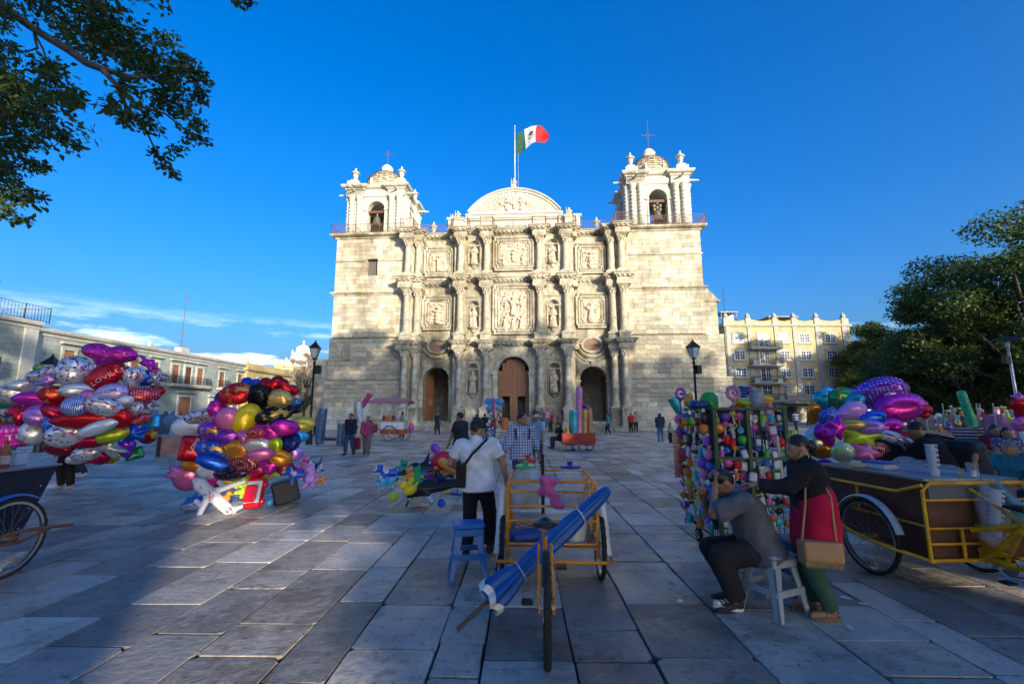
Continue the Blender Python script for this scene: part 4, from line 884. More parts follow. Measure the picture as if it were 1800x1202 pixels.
# big trees behind the viewer that shade the square
SH = tree_meshes(19, 6.2, 3.6, 90, 130, .5, 8, LEAF, .78); SH2 = tree_meshes(18, 6.0, 3.6, 90, 130, .5, 9, LEAF, .78)
for ms, x, y, rz, sc, lab in ((TA, 44.5, 38, .4, 1.12, 'tallest dark tree at the right edge behind the slim lamp post'), (TB, 41.5, 41.5, 2.2, .80, 'dark bushy tree just left of the tallest tree on the right'),
        (TC, 41.0, 46, 1.0, .80, 'low wide dark tree in the middle of the trees on the right'), (TC, 43.5, 35.5, 3.0, .74, 'low dark tree under the tallest tree behind the stalls'), (TB, 50.5, 50, .3, 1.0, 'dark tree deep behind the low wide trees on the right'),
        (TY, 58.0, 70, 1.4, 1.06, 'yellow green tree behind the right corner of the hotel'), (TY, 69.0, 73, 3.7, 1.05, 'sunlit tree second to the right of the hotel'), (TB, 50.5, 56.5, 2.9, .82, 'shaded tree standing in front of the yellow green trees by the hotel'),
        (TC, 50, 40, 4.2, 1.05, 'broad dark tree filling the right edge below the tallest crown'), (TY, 64.0, 80, 2.4, 1.15, 'yellow green tree behind and between the two sunlit trees by the hotel'), (TB, 79, 74, 1.9, 1.1, 'far tree with a bluish top behind the row on the right')):
    tree(ms, (x, y, 0), rz, sc, lab, g_)
for x, y, sc in ((80,52,1.25),): tree(TA, (x, y, 0), x, sc, 'tall dark tree standing outside the right edge of the view', 'trees outside the right edge')
for x, y, sc in ((57.5,41,1.22),(70,43,1.2)): tree(SH, (x, y, 0), x, sc, 'tall airy tree standing outside the right edge of the view', 'airy trees outside the right edge')
tree(TD, (-27.2, 60, 0), .5, (.72, .72, 1.05), 'slim half bare tree with pinkish foliage behind the left lamp post', None, 'pinkish_tree')
SHADE = [(-13,-21,(1.2,1.2,1.5)),(-4,-20,(1.1,1.1,1.45)),(1.4,-20,(.95,1.1,1.25)),(22.0,-20,1.36),(28,-19,1.28),(34.5,-20,1.31),(41,-20,1.28),(48,-20,1.2),(55.5,-19,1.06),(63,-17,.9)]
tree(tree_meshes(19, 5.8, 5.6, 85, 130, .5, 13, LEAF, .8), (16.6, -20, 0), 0, 1.3, 'high crowned laurel tree in the park behind the viewer', 'park trees behind the viewer')
tree(tree_meshes(9, 1.5, 2.0, 30, 90, .4, 14, LEAF, 1.3), (12.3, -19, 0), 0, 1.0, 'slim young tree added unseen behind the viewer to shade the tricycle', 'park trees behind the viewer')  # unseen, added to keep the middle tricycle shaded between sun streaks
tree(tree_meshes(20, 4.4, 7.0, 60, 130, .5, 12, LEAF, .9), (9.2, -20.5, 0), 0, 1.15, 'slender high crowned laurel tree added unseen behind the viewer to shade the balloons', 'park trees behind the viewer')  # unseen, added to shade the second bunch while sun passes below
for i, (x, y, s) in enumerate(SHADE):
    tree(SH if i % 3 else SH2, (x, y, 0), i*1.3, s, 'tall laurel tree in the park behind the viewer', 'park trees behind the viewer')
# the branch reaching in at the upper left
bt = empty('overhanging_tree', (-17, 8.5, 0), 0, 'laurel tree whose leafy branch hangs in from the upper left corner', 'tree')
rs = np.random.RandomState(21)
CL = [(20,20,35),(90,20,40),(140,10,40),(190,20,40),(110,58,26),(150,50,42),(200,55,40),(232,55,20),(180,82,38),(222,88,36),(258,82,34),(298,78,28),(285,112,40),(325,112,34),(350,135,22),(310,148,34),(258,122,32),(225,152,26),(195,180,18),(212,205,18),(240,197,26),(265,217,20),(288,172,30),(328,187,30),(350,165,18),(346,215,24),(362,242,13),(330,237,20),(310,256,16),(285,284,18),(308,300,12),(270,268,10),
 (15,75,26),(15,130,36),(50,150,38),(90,150,33),(112,170,26),(140,172,15),(60,190,24),(30,200,38),(20,240,38),(60,235,20),(90,225,17),(115,237,15),(132,250,9),(20,290,38),(52,286,24),(76,290,11),(28,330,34),(62,345,20),(20,370,22),(45,385,12),(100,112,20),(82,128,20),(60,108,14),(10,50,18),(416,0,11),(440,3,8),(0,170,40),(0,350,30),(-40,100,70),(-60,250,80),(-40,-60,90),(80,-70,90),(200,-90,80),(330,-60,40)]
def brn(u, v, j=0.): 
    dep = 9.2+1.3*math.sin(u*.021+1)+.9*math.sin(v*.03)+j; return AT(u, v, dep)
C_ = []; Rr = []
for u, v, r in CL:
    for k in range(3 if r > 14 else 2):
        p = brn(u+rs.uniform(-.5,.5)*r, v+rs.uniform(-.5,.5)*r, rs.uniform(-.5, .5)); C_.append(p); Rr.append(r/800*11*.74)
C_ = np.array(C_)-np.array([-17, 8.5, 0]); Rr = np.array(Rr)
far = np.array([(-17+rs.uniform(-5,3.5), 8.5+rs.uniform(-5,4), rs.uniform(8,14)) for i in range(40)])-np.array([-17,8.5,0])
V, Q = leaf_quads(C_, Rr, (Rr**2*430).astype(int)+14, .135, rs, .8); V2, Q2 = leaf_quads(far, np.full(40, 1.5), np.full(40, 260), .22, rs)
link('crown', fastmesh('crown', np.concatenate([V, V2]), np.concatenate([Q, Q2+len(V)]), LEAF, False), bt)
b = MB(); off = Vector((-17, 8.5, 0))
def br(pts, r0, r1): P = [brn(*p)-off for p in pts]; n = len(P); b.tube(P, [r0+(r1-r0)*i/(n-1) for i in range(n)], 7)
b.tube([(0,0,-.2),(.1,0,1),(0,.2,5),(.4,.2,8)], [.75,.5,.42,.3], 12); b.tube([(.2,.2,6.5), (2.5, .4, 9.0), brn(-90, -30)-off, brn(0, 8)-off], [.3,.24,.15,.12], 8)
br([(0,8),(60,52),(120,88),(150,110),(180,122),(232,136),(285,133)], .115, .03); br([(150,110),(180,122),(205,150),(240,185),(268,215)], .06, .02); br([(205,150),(225,195),(255,225),(270,258),(285,290)], .04, .012)
br([(60,52),(62,70),(66,85),(45,92),(25,86)], .04, .015); br([(62,62),(75,85),(85,115),(84,140)], .03, .012); br([(285,133),(320,125),(350,140)], .03, .01); br([(240,185),(290,200),(340,240),(360,245)], .03, .01)
br([(120,88),(170,75),(220,60),(280,80)], .04, .012); br([(-30,200),(20,210),(60,195),(110,170)], .06, .015); br([(-30,300),(10,300),(50,285),(75,290)], .05, .012); br([(60,195),(65,225),(90,215),(130,248)], .025, .01); br([(38,5),(45,30),(52,42)], .03,.02)
b.build('trunk', BARK, bt, 60)
# ------------------------------------------------------------------ lamp posts
LAMPG = mat('frosted_lamp_glass', (.62,.62,.58), .3, var=.05)
def lantern_post(loc, H, label, box=True):
    o = empty('lamp_post', loc, rnd.uniform(0, .6), label, 'street lamp', 'old style lantern posts')
    b = MB(); b.lathe([(.17,0),(.17,.5),(.13,.6),(.14,.7),(.10,.8),(.09,1.2),(.065,1.3),(.055,H-1.25),(.09,H-1.2),(.05,H-1.1),(.045,H-1.0),(.12,H-.95),(.1,H-.9)], n=10); b.build('pole', IRON, o, 40)
    b = MB(); 
    for i in range(4):
        a = PI/4+PI/2*i; c, s = math.cos(a), math.sin(a); b.tube([(c*.14,s*.14,H-.9),(c*.33,s*.33,H-.36)], .018, 5); c2, s2 = math.cos(a+PI/2), math.sin(a+PI/2); b.tube([(c*.33,s*.33,H-.36),(c2*.33,s2*.33,H-.36)], .022, 5)
    b.lathe([(.40,H-.36),(.36,H-.30),(.14,H-.10),(.1,H-.05),(.05,H),(.03,H+.1)], n=4, a0=PI/4); b.build('lantern_frame', IRON, o)
    b = MB(); b.lathe([(.12,H-.88),(.31,H-.38)], n=4, a0=PI/4); b.build('lantern_glass', LAMPG, o)
    if box: b = MB(); b.box(.06,.36,-.16,.16,H-1.75,H-1.3); b.build('speaker_box', IRON, o)
    return o
lantern_post(G(543, 781), 5.5, 'black lantern post with a box in front of the left tower'); lantern_post(AT(1229, 790, 24) * 1 - Vector((0,0,AT(1229, 790, 24).z)), 5.45, 'black lantern post with a box in front of the right tower')
p = AT(91, 640, 20); lantern_post((p.x, p.y, 0), p.z+.35, 'black lantern post rising behind the big bunch of balloons on the left', False)
p = AT(1789, 712, 21); o = empty('lamp_post', (p.x, p.y, 0), 0, 'slim grey lamp post with a flat disc top in front of the trees', 'street lamp'); q = AT(1765, 598, 21)
b = MB(); b.lathe([(.1,0),(.1,.8),(.07,.85),(.05,q.z-.55)], n=8); b.build('pole', POLE, o, 50)
b = MB(); b.lathe([(.05,q.z-.02),(.52,q.z+.02),(.46,q.z+.08),(.1,q.z+.16)], n=16); b.build('lamp_shade', IRON, o, 40)
b = MB(); [b.tube([(0,0,q.z-.6),(.14*math.cos(a),.14*math.sin(a),q.z)], .016, 5) for a in (0, 2.1, 4.2)]; b.ell((0,0,q.z-.2), (.07,.07,.14), 8, 6); b.build('lamp_cage', LAMPG, o); b = MB(); b.box(-.3,-.06,-.1,.1,q.z-1.1,q.z-.75); b.build('speaker_box', IRON, o)
# ------------------------------------------------------------------ people
_cm = {}
def cloth(col, rough=.85, pat=None, c2=None, sc=14.):
    key = (col, rough, pat, c2, sc)
    if key in _cm: return _cm[key]
    fn = None
    if pat in ('plaid', 'stripe', 'vstripe'):
        def fn(nd, L, mixc, rng, noise, vec, c, b):
            s = nd('ShaderNodeSeparateXYZ'); L.new(vec, s.inputs[0])
            def line(o, k, wid):
                m = nd('ShaderNodeMath', operation='MULTIPLY'); L.new(s.outputs[o], m.inputs[0]); m.inputs[1].default_value = k; f = nd('ShaderNodeMath', operation='FRACT'); L.new(m.outputs[0], f.inputs[0])
                g = nd('ShaderNodeMath', operation='LESS_THAN'); L.new(f.outputs[0], g.inputs[0]); g.inputs[1].default_value = wid; return g.outputs[0]
            if pat in ('plaid', 'stripe'): c = mixc('MIX', line(2, sc, .3 if pat == 'plaid' else .45), c, c2)
            if pat in ('plaid', 'vstripe'): c = mixc('MIX', line(0, sc, .3 if pat == 'plaid' else .45), c, c2)
            return c
    if pat == 'flower':
        def fn(nd, L, mixc, rng, noise, vec, c, b):
            v = nd('ShaderNodeTexVoronoi'); v.inputs['Scale'].default_value = sc; L.new(vec, v.inputs['Vector']); return mixc('MIX', rng(v.outputs['Distance'], 1, 0, .2, .35), c, c2)
    m = mat('cloth', col, rough, var=.18, scale=6, bump=.012, bscale=16, fn=fn, spec=.2); _cm[key] = m; return m
def skin(t=0.): return _cm.setdefault(('skin', t), mat('skin', (.35*(1+t), .185*(1+t), .11*(1+t)), .5, var=.08, scale=8))
HAIR = mat('black_hair', (.012,.010,.009), .42, var=.3, scale=20, stretch=(4,4,.5)); GREYH = mat('grey_hair', (.16,.15,.15), .6, var=.3, scale=20)
EYEW = mat('eye_white', (.7,.68,.65), .3); EYEB = mat('eye_dark', (.02,.012,.008), .2); LIP = mat('lip', (.30,.09,.075), .5)
A3 = lambda *p: np.array(p, float)
def ik(a, t, l1, l2, pole):
    a, t = A3(*a), A3(*t); d = t-a; L_ = np.linalg.norm(d); L2 = min(L_, (l1+l2)*.999); d = d/max(L_, 1e-6); t = a+d*L2
    x = (l1*l1-l2*l2+L2*L2)/(2*L2); hgt = math.sqrt(max(l1*l1-x*x, 0)); p = A3(*pole); p = p-d*(p@d); p = p/max(np.linalg.norm(p), 1e-6)
    return a+d*x+p*hgt, t
def hand_prims(w, d, n, side, h, curl=.5):
    d = d/np.linalg.norm(d); n = n-d*(n@d); n = n/np.linalg.norm(n); s = np.cross(d, n)*side; k = h/1.68; P = []
    for i, (o, ln) in enumerate(((-.030,.072),(-.010,.082),(.010,.078),(.029,.060))):
        b = w+d*.082*k+s*o*k; P.append(('c', w+d*.012*k+s*o*.6*k, b, .0155*k, .0125*k)); c = curl*(.8+.12*i); p = b; L_ = ln*k
        for j, f in enumerate((.45,.32,.23)):
            a = c*(j+.6); q = p+(d*math.cos(a)+n*math.sin(a))*L_*f; P.append(('c', p, q, (.0098-.0009*j)*k, (.0092-.0011*j)*k)); p = q
    t0 = w+d*.022*k-s*.026*k; t1 = t0+(d*.6-s*.62+n*.35)*.042*k; t2 = t1+(d*.85-s*.1+n*.45)*.032*k
    P += [('c', t0, t1, .0145*k, .0115*k), ('c', t1, t2, .0112*k, .0085*k)]; return P
def person(loc, rz, label, h=1.66, g=1., pose=None, tone=0., top=((.1,.1,.1),), sleeve=.5, hem=.50, bottom=((.03,.035,.05),), legs='trousers', shoe=(.03,.025,.02), hair='short', hairm=None, hat=None, vox=.03, fine=False, group=None, under=None, shoes=True, hemk=1.):
    ps = dict(pose or {}); o = empty('person', loc, rz, label, 'person', group); H_ = h; U = lambda *p: A3(*p)*h
    pel = U(*ps.get('pel', (0,0,.53))); sp = A3(*ps.get('spine', (0,.03,1))); sp /= np.linalg.norm(sp); tw = ps.get('twist', 0.)
    fx = A3(math.cos(tw), math.sin(tw), 0); fx -= sp*(fx@sp)*.7; fx /= np.linalg.norm(fx); fy = np.cross(sp, fx); pfx = A3(1,0,0)
    mid = pel+sp*.13*h; cst = pel+sp*.215*h+fy*-.006*h; shc = pel+sp*.285*h; nk = pel+sp*.305*h
    hd = A3(*ps.get('head', (0,.12,1))); hd /= np.linalg.norm(hd); hc = nk+hd*.088*h+fy*.012*h
    hy_, hp = ps.get('face', (0., 0.)); Rh = np.array((Matrix.Rotation(hy_, 3, 'Z') @ Matrix.Rotation(hp, 3, 'X')).to_3x3()); HP = lambda x, y, z: hc+Rh@(A3(x,y,z)*h)
    sw = .112*ps.get('sw', 1.)*h; S_ = {s: shc+fx*sw*s-sp*.008*h for s in (-1, 1)}; Hp = {s: pel+pfx*.052*h*s-A3(0,0,.01*h) for s in (-1, 1)}
    el, wr, kn, an, toe = {}, {}, {}, {}, {}
    for s, n in ((-1,'L'), (1,'R')):
        t = U(*ps.get('hand'+n, (s*.165, .03, .45))); el[s], wr[s] = ik(S_[s], t, .172*h, .150*h, ps.get('elbow'+n, (s*.35,-1,-.2)))
        f = U(*ps.get('foot'+n, (s*.06, 0, .045))); kn[s], an[s] = ik(Hp[s], f, .247*h, .240*h, ps.get('knee'+n, (s*.1,1,0)))
        ty = ps.get('toe'+n, s*-.15); tp = ps.get('toep'+n, 0.); toe[s] = an[s]+A3(-math.sin(ty)*math.cos(tp)*.105, math.cos(ty)*math.cos(tp)*.105, -.02-.105*math.sin(tp))*h
    gg = g*h
    def torso(e): return [('c', pel-pfx*.045*gg, pel+pfx*.045*gg, .078*gg+e, .078*gg+e), ('c', pel-pfx*.03*gg, mid-fx*.035*gg, .072*gg+e, .066*gg+e), ('c', pel+pfx*.03*gg, mid+fx*.035*gg, .072*gg+e, .066*gg+e),
        ('c', mid-fx*.035*gg, cst-fx*.052*gg, .066*gg+e, .068*gg+e), ('c', mid+fx*.035*gg, cst+fx*.052*gg, .066*gg+e, .068*gg+e), ('c', cst-fx*.05*gg, S_[-1]+fx*.02*h, .066*gg+e, .040*h+e), ('c', cst+fx*.05*gg, S_[1]-fx*.02*h, .066*gg+e, .040*h+e), ('c', shc-sp*.012*h, nk, .05*h+e, .036*h+e)]
    body = [p for p in torso(-.004*h)]
    body += [('e', hc+Rh@(A3(0,-.004,.004)*h), A3(.0445,.056,.060)*h, Rh), ('e', HP(0,.014,-.036), A3(.034,.040,.040)*h, Rh), ('c', HP(0,.054,-.002), HP(0,.066,-.024), .0045*h, .0085*h), ('c', HP(-.02,.046,.006), HP(.02,.046,.006), .010*h, .010*h),
        ('e', HP(0,.050,-.046), A3(.013,.008,.007)*h, Rh), ('e', HP(-.0455,-.004,-.014), A3(.007,.013,.018)*h, Rh), ('e', HP(.0455,-.004,-.014), A3(.007,.013,.018)*h, Rh), ('c', nk-sp*.02*h, hc+Rh@(A3(0,-.008,-.03)*h), .032*h, .030*h)]
    for s in (-1, 1):
        body += [('c', S_[s], el[s], .030*gg, .024*gg), ('c', el[s], wr[s], .0245*gg, .0165*h), ('c', Hp[s], kn[s], .056*gg, .036*gg), ('c', kn[s], an[s], .035*gg, .022*h), ('c', kn[s]*.7+an[s]*.3-fy*.012*h, kn[s]*.45+an[s]*.55-fy*.006*h, .032*gg, .024*gg), ('c', an[s]-A3(0,0,.015*h), toe[s], .022*h, .016*h)]
        if not fine: d = wr[s]-el[s]; d /= np.linalg.norm(d); body.append(('c', wr[s]+d*.012*h, wr[s]+d*.06*h, .019*h, .016*h))
    V, Q = sdf(body, vox, .018*h)
    if fine:
        for s, n in ((-1,'L'), (1,'R')):
            d = ps.get('hdir'+n); d = A3(*d) if d is not None else wr[s]-el[s]; nn = A3(*ps.get('palm'+n, (-s, .2, 0)))
            v, q = sdf([('c', el[s]*.12+wr[s]*.88, wr[s], .0178*h, .0165*h)]+hand_prims(wr[s], d, nn, s, h, ps.get('curl'+n, .5)), .0055, .010); Q = np.concatenate([Q, q+len(V)]); V = np.concatenate([V, v])
    link('body', fastmesh('body', V, Q, skin(tone), True), o)
    e = .0125*h
    if top:
        tm = top[0] if not isinstance(top[0], tuple) else cloth(*top); sh = torso(e)[3:] ; hb = pel+(pel-mid)*((.53-hem)/.13) if hem < .53 else pel+(mid-pel)*.1
        sh += [('c', mid-fx*.038*gg, hb-pfx*.048*gg, .068*gg+e, (.079*gg+e*1.5)*hemk, True), ('c', mid+fx*.038*gg, hb+pfx*.048*gg, .068*gg+e, (.079*gg+e*1.5)*hemk, True), ('c', mid, hb, .07*gg+e, (.080*gg+e*1.5)*hemk, True)]
        for s in (-1, 1):
            if sleeve <= 1: sh.append(('c', S_[s], S_[s]+(el[s]-S_[s])*sleeve, .036*gg+e, .034*gg+e*1.3, True))
            else: sh += [('c', S_[s], el[s], .036*gg+e, .033*gg+e), ('c', el[s], el[s]+(wr[s]-el[s])*(sleeve-1), .033*gg+e, .023*h+e, True)]
        sdf_obj('shirt', sh, vox*.95, tm, o, .02*h, noise=(.0062 if vox < .019 else .005)*h, nf=17, seed=int(h*1000+label.__len__()))
        if fine or vox < .026: sdf_obj('collar', [('c', nk-sp*.016*h, nk+sp*.006*h, .041*h, .036*h, True)], vox*.6, tm, o, .005)
    bm = bottom[0] if not isinstance(bottom[0], tuple) else cloth(*bottom)
    if legs in ('trousers', 'leggings', 'shorts'):
        x = .013*h if legs != 'leggings' else .007*h; P = [('c', pel-pfx*.045*gg, pel+pfx*.045*gg, .079*gg+x*.5, .079*gg+x*.5), ('c', pel, pel+sp*.055*h, .085*gg, .078*gg, True)]
        for s in (-1, 1):
            P.append(('c', Hp[s], kn[s], .058*gg+x, .039*gg+x, legs == 'shorts')); 
            if legs != 'shorts': P.append(('c', kn[s], kn[s]+(an[s]-kn[s])*.97, .040*gg+x, .028*gg+x*(1.2 if legs == 'trousers' else .4), True))
        sdf_obj('trousers', P, vox*.95, bm, o, .014*h, noise=(.006 if vox < .019 else .004)*h, nf=18, seed=3)
    else:
        lz = float(legs); c_ = (kn[-1]+kn[1])/2; q = pel+(A3(pel[0],pel[1],0)-pel)*(1-lz/.53); sdf_obj('skirt', [('c', pel+sp*.05*h, q, .088*gg, .125*gg, True), ('c', pel-pfx*.03*gg, q-pfx*.04*gg, .09*gg, .1*gg, True), ('c', pel+pfx*.03*gg, q+pfx*.04*gg, .09*gg, .1*gg, True)], vox, bm, o, .02*h, noise=.004*h, nf=14)
    if shoes:
        for s in (-1, 1):
            d = toe[s]-an[s]; hl = an[s]-A3(0,0,.026*h)-d/np.linalg.norm(d)*.012*h
            sdf_obj('shoe', [('c', hl, toe[s], .0265*h, .021*h), ('c', an[s]-A3(0,0,.004*h), hl, .025*h, .026*h)], min(vox, .02), cloth(shoe, .5), o, .012)
    hm = hairm or HAIR; P = [('e', HP(0,-.010,.016), A3(.0485,.0575,.0585)*h, Rh)]
    if hair == 'long': P += [('c', HP(0,-.04,.02), HP(0,-.06,-.13), .045*h, .028*h), ('c', HP(-.036,-.015,.01), HP(-.04,-.04,-.11), .02*h, .018*h), ('c', HP(.036,-.015,.01), HP(.04,-.04,-.11), .02*h, .018*h)]
    if hair == 'bun': P += [('e', HP(0,-.075,-.005), A3(.032,.03,.034)*h, Rh), ('c', HP(0,-.075,-.02), HP(.0,-.085,-.055), .026*h, .016*h)]
    if hair == 'tail': P += [('c', HP(0,-.06,.02), HP(0,-.09,-.06), .022*h, .02*h), ('c', HP(0,-.09,-.06), HP(0,-.085,-.14), .02*h, .01*h)]
    if hair == 'thick': P += [('e', HP(0,.006,.042), A3(.047,.052,.034)*h, Rh), ('c', HP(-.03,.035,.048), HP(.03,.038,.046), .014*h, .012*h), ('e', HP(0,-.03,-.012), A3(.044,.034,.036)*h, Rh)]
    if hair != 'none': sdf_obj('hair', P, min(vox, .022)*.8 if fine else min(vox, .026), hm, o, .015, noise=.004, nf=40)
    if hat:
        k, c_ = hat
        if k == 'cap': P = [('e', HP(0,-.004,.034), A3(.052,.061,.046)*h, Rh), ('e', HP(0,.07,.030), A3(.042,.046,.0055)*h, Rh)]
        else: P = [('e', HP(0,-.002,.042), A3(.050,.058,.046)*h, Rh), ('e', HP(0,0,.030), A3(.098,.108,.007)*h, Rh)]
        sdf_obj('cap' if k == 'cap' else 'hat', P, min(vox, .018)*.6, cloth(c_), o, .004)
    if fine or vox < .024:
        for s in (-1, 1):
            b = MB(); b.ell((0,0,0), .0075*h, 8, 6); b.ell((0,.0045*h,0), .0045*h, 8, 6, 1); e_ = b.build('eye', [EYEW, EYEB], o, 180, loc=HP(s*.0185,.0465,-.003), rot=Matrix(Rh).to_euler())
            b = MB(); b.tube([HP(s*.009,.053,.011), HP(s*.02,.054,.0145), HP(s*.031,.045,.012)], [.0022*h,.0028*h,.0014*h], 5); b.build('eyebrow', HAIR, o)
        b = MB(); b.tube([HP(-.014,.0535,-.046), HP(0,.0585,-.0445), HP(.014,.0535,-.046)], [.002*h,.004*h,.002*h], 6); b.build('mouth', LIP, o)
    J = dict(S=S_, el=el, wr=wr, kn=kn, an=an, pel=pel, hc=hc, HP=HP, mid=mid, cst=cst, nk=nk, fx=fx, fy=fy, sp=sp, M=Matrix.Translation(loc) @ rotz(rz), o=o)
    return J
def walk(s=1, a=.13, arm=.1):
    return dict(footR=(.05, s*a, .045), footL=(-.05, -s*a, .055), toepL=.35 if s > 0 else 0, toepR=.35 if s < 0 else 0, handR=(.15, -s*arm, .46), handL=(-.15, s*arm, .46), pel=(0,0,.515), spine=(0,.05,1))
def wpt(J, p): return J['M'] @ Vector(p)
def strap(name, pts, w, m, label, cat, group=None, t=.006):
    pass
# --- people close to the camera
JEAN = (.055,.08,.14); JEANL = (.16,.22,.32)
# young man with the cap, seen from behind
capman = person((-.42, 5.75, 0), R(-8), 'young man in a white tee and black cap seen from behind', 1.64, .97, dict(footL=(-.075,-.03,.05), footR=(.075,.10,.05), toepL=.1, pel=(.0,0,.515), spine=(-.05,.07,1), head=(.0,.2,1), face=(R(-48), R(-8)), handR=(.215,.04,.50), elbowR=(1,-.5,0), handL=(-.125,.13,.57), elbowL=(-1,-.4,-.1), curlR=.9, sw=1.08), 0., ((.68,.72,.80),), .62, .475, ((.018,.018,.024),), shoe=(.03,.03,.03), hat=('cap', (.035,.04,.042)), vox=.015, fine=True)
# white-check shirt man walking towards the camera
J = person((.19, 9.3, 0), PI+.12, 'man in a blue and white checked shirt walking towards the camera', 1.72, 1.0, dict(walk(1), face=(R(42), 0.), handR=(.215,.06,.48), handL=(-.21,-.04,.48)), 0.1, ((.62,.66,.74), .85, 'plaid', (.10,.16,.33), 19.), 1.55, .47, ((.05,.07,.11),), vox=.017, fine=True)
b = MB()
for s in (-1, 1): b.tube([wpt(J, J['S'][s]*.8+J['nk']*.2+A3(0,.02,.05)), wpt(J, J['S'][s]*.72+J['cst']*.28+A3(0,.13,.0)), wpt(J, J['mid']+J['fx']*.12*s+A3(0,.12,.06))], .02, 6)
b.tube([wpt(J, J['cst']+A3(0,-.2,.1)), wpt(J, J['mid']+A3(0,-.2,.0))], [.14,.15], 12); tag(b.build('backpack', cloth((.03,.04,.06)), None, 50), 'dark backpack worn by the man in the checked shirt', 'backpack')
# seated man holding his head, woman touching his back
seated = person((2.22, 4.32, 0), R(82), 'seated man in a dark grey shirt resting his head on one hand', 1.62, 1.10, dict(pel=(0,-.01,.315), spine=(-.03,.40,.95), head=(.05,.62,.78), face=(R(6), R(-36)), footL=(-.07,.16,.055), footR=(.09,.13,.05), toepL=.25, toepR=.3, toeL=.3, kneeL=(-.25,1,.9), kneeR=(.2,1,.8), handL=(-.045,.225,.635), elbowL=(-.25,.75,-.8), handR=(.03,.27,.56), elbowR=(.6,.2,-.8), palmL=(.3,-.9,.1), hdirL=(.1,.0,1), curlL=.45, curlR=.8, palmR=(-.5,.3,.8)), -.05, ((.13,.13,.145),), .95, .475, ((.028,.026,.028),), shoe=(.035,.035,.04), hair='thick', vox=.014, fine=True)
woman = person((2.62, 4.15, 0), R(80), 'woman in a black top red skirt and green leggings standing with a tan shoulder bag', 1.52, 1.06, dict(footL=(-.05,-.03,.045), footR=(.06,.0,.045), pel=(0,0,.525), spine=(.0,.07,1), head=(0,.16,1), face=(R(4), R(-10)), handL=(-.03,.29,.70), elbowL=(-.6,-.1,-.9), handR=(.155,-.06,.52), elbowR=(.9,-.6,0), palmL=(0,.2,-1), curlL=.35, palmR=(-.8,.3,0), curlR=.6), .12, ((.022,.022,.024),), 1.93, .60, ((.05,.115,.075),), 'leggings', (.24,.12,.055), 'bun', vox=.014, fine=True, shoes=False, hemk=.86)
o = woman['o']; hW = 1.52; pe = woman['pel']
REDK = cloth((.55,.012,.06))
sdf_obj('skirt', [('c', pe+A3(0,-.012,.10)*hW, pe+A3(0,-.01,-.165)*hW, .108*hW, .124*hW, True), ('c', pe+A3(-.045,-.01,.10)*hW, pe+A3(-.05,0,-.165)*hW, .098*hW, .110*hW, True), ('c', pe+A3(.045,-.01,.10)*hW, pe+A3(.05,0,-.165)*hW, .098*hW, .110*hW, True), ('e', pe+A3(0,-.06,-.03)*hW, A3(.09,.075,.08)*hW)], .014, REDK, o, .03, noise=.005, nf=15)
sdf_obj('collar', [('c', woman['nk']-A3(0,0,.012), woman['nk']+A3(0,.006,.035), .062, .056, True)], .01, REDK, o, .005)
b = MB(); hp = woman['HP']
for s in (-1, 1): q = hp(s*.05,.0,-.055); b.tube([q+A3(0,math.cos(a)*.036,math.sin(a)*.036) for a in np.arange(14)*2*PI/14], .0028, 5, closed=True)
b.build('earring', mat('gold_hoop', (.7,.45,.25), .25, .9), o, 180)
for s, n in ((-1,'L'), (1,'R')):
    a = woman['an'][s]; sb = MB(); x, y = a[0], a[1]
    P = [(x+math.sin(t)*(.046 if math.cos(t) > -.3 else .036), y+.055+math.cos(t)*.125) for t in np.arange(16)*2*PI/16]
    sb.add([(p[0], p[1], .004) for p in P]+[(p[0], p[1], .028) for p in P], [tuple(range(15,-1,-1)), tuple(range(16, 32))]+[(i, (i+1)%16, 16+(i+1)%16, 16+i) for i in range(16)])
    for yy, hh in ((.135,.055),(.10,.065),(.055,.082)): sb.tube([(x-.044,y+yy,.028),(x-.022,y+yy,hh),(x+.022,y+yy,hh),(x+.044,y+yy,.028)], .008, 6)
    for hh in (.062, .10): sb.tube([(x+.037*math.cos(t), y-.004+.042*math.sin(t), hh) for t in np.arange(12)*2*PI/12], .008, 5, closed=True)
    sb.build('sandal', mat('brown_sandal_leather', (.27,.135,.06), .6), o, 50)
b = MB(); q = pe+A3(.116,-.045,-.02)*hW; b.tube([q+A3(.006,math.cos(t)*.012,math.sin(t)*.014) for t in np.arange(10)*2*PI/10], .003, 5, closed=True); b.build('badge', EYEW, o)
# sneakers detail for the seated man
o = seated['o']
for s in (-1, 1):
    a = seated['an'][s]; b = MB(); tp = -.15 if s < 0 else .3
    T = Matrix.Translation(a) @ Matrix.Rotation(s*-.15, 4, 'Z') @ Matrix.Rotation(-tp, 4, 'X')
    P = [(math.sin(t)*.046, .065+math.cos(t)*.135) for t in np.arange(16)*2*PI/16]
    b.add([(p[0], p[1], -.082) for p in P]+[(p[0]*.97, p[1]*.99, -.055) for p in P], [tuple(range(15,-1,-1)), tuple(range(16, 32))]+[(i, (i+1)%16, 16+(i+1)%16, 16+i) for i in range(16)], 0, T)
    for i in range(4): b.tube([T @ Vector((-.03, .055+i*.03, -.005-.012*i)), T @ Vector((0, .06+i*.03, .004-.012*i)), T @ Vector((.03, .055+i*.03, -.005-.012*i))], .005, 5)
    b.ell(T @ Vector((0,.165,-.05)), (.036,.034,.026), 10, 6); b.build('sole', EYEW, o)
w_ = seated['M'] @ Vector(seated['wr'][1]); b = MB(); b.bbox(-.04,.04,-.005,.005,-.075,.075,.004); o = b.build('phone', mat('light_blue_phone_case', (.25,.45,.70), .3), loc=w_+Vector((-.03,.07,.10)), rot=(R(-25), 0, R(62))); tag(o, 'pale blue phone in the hand of the seated man', 'phone')
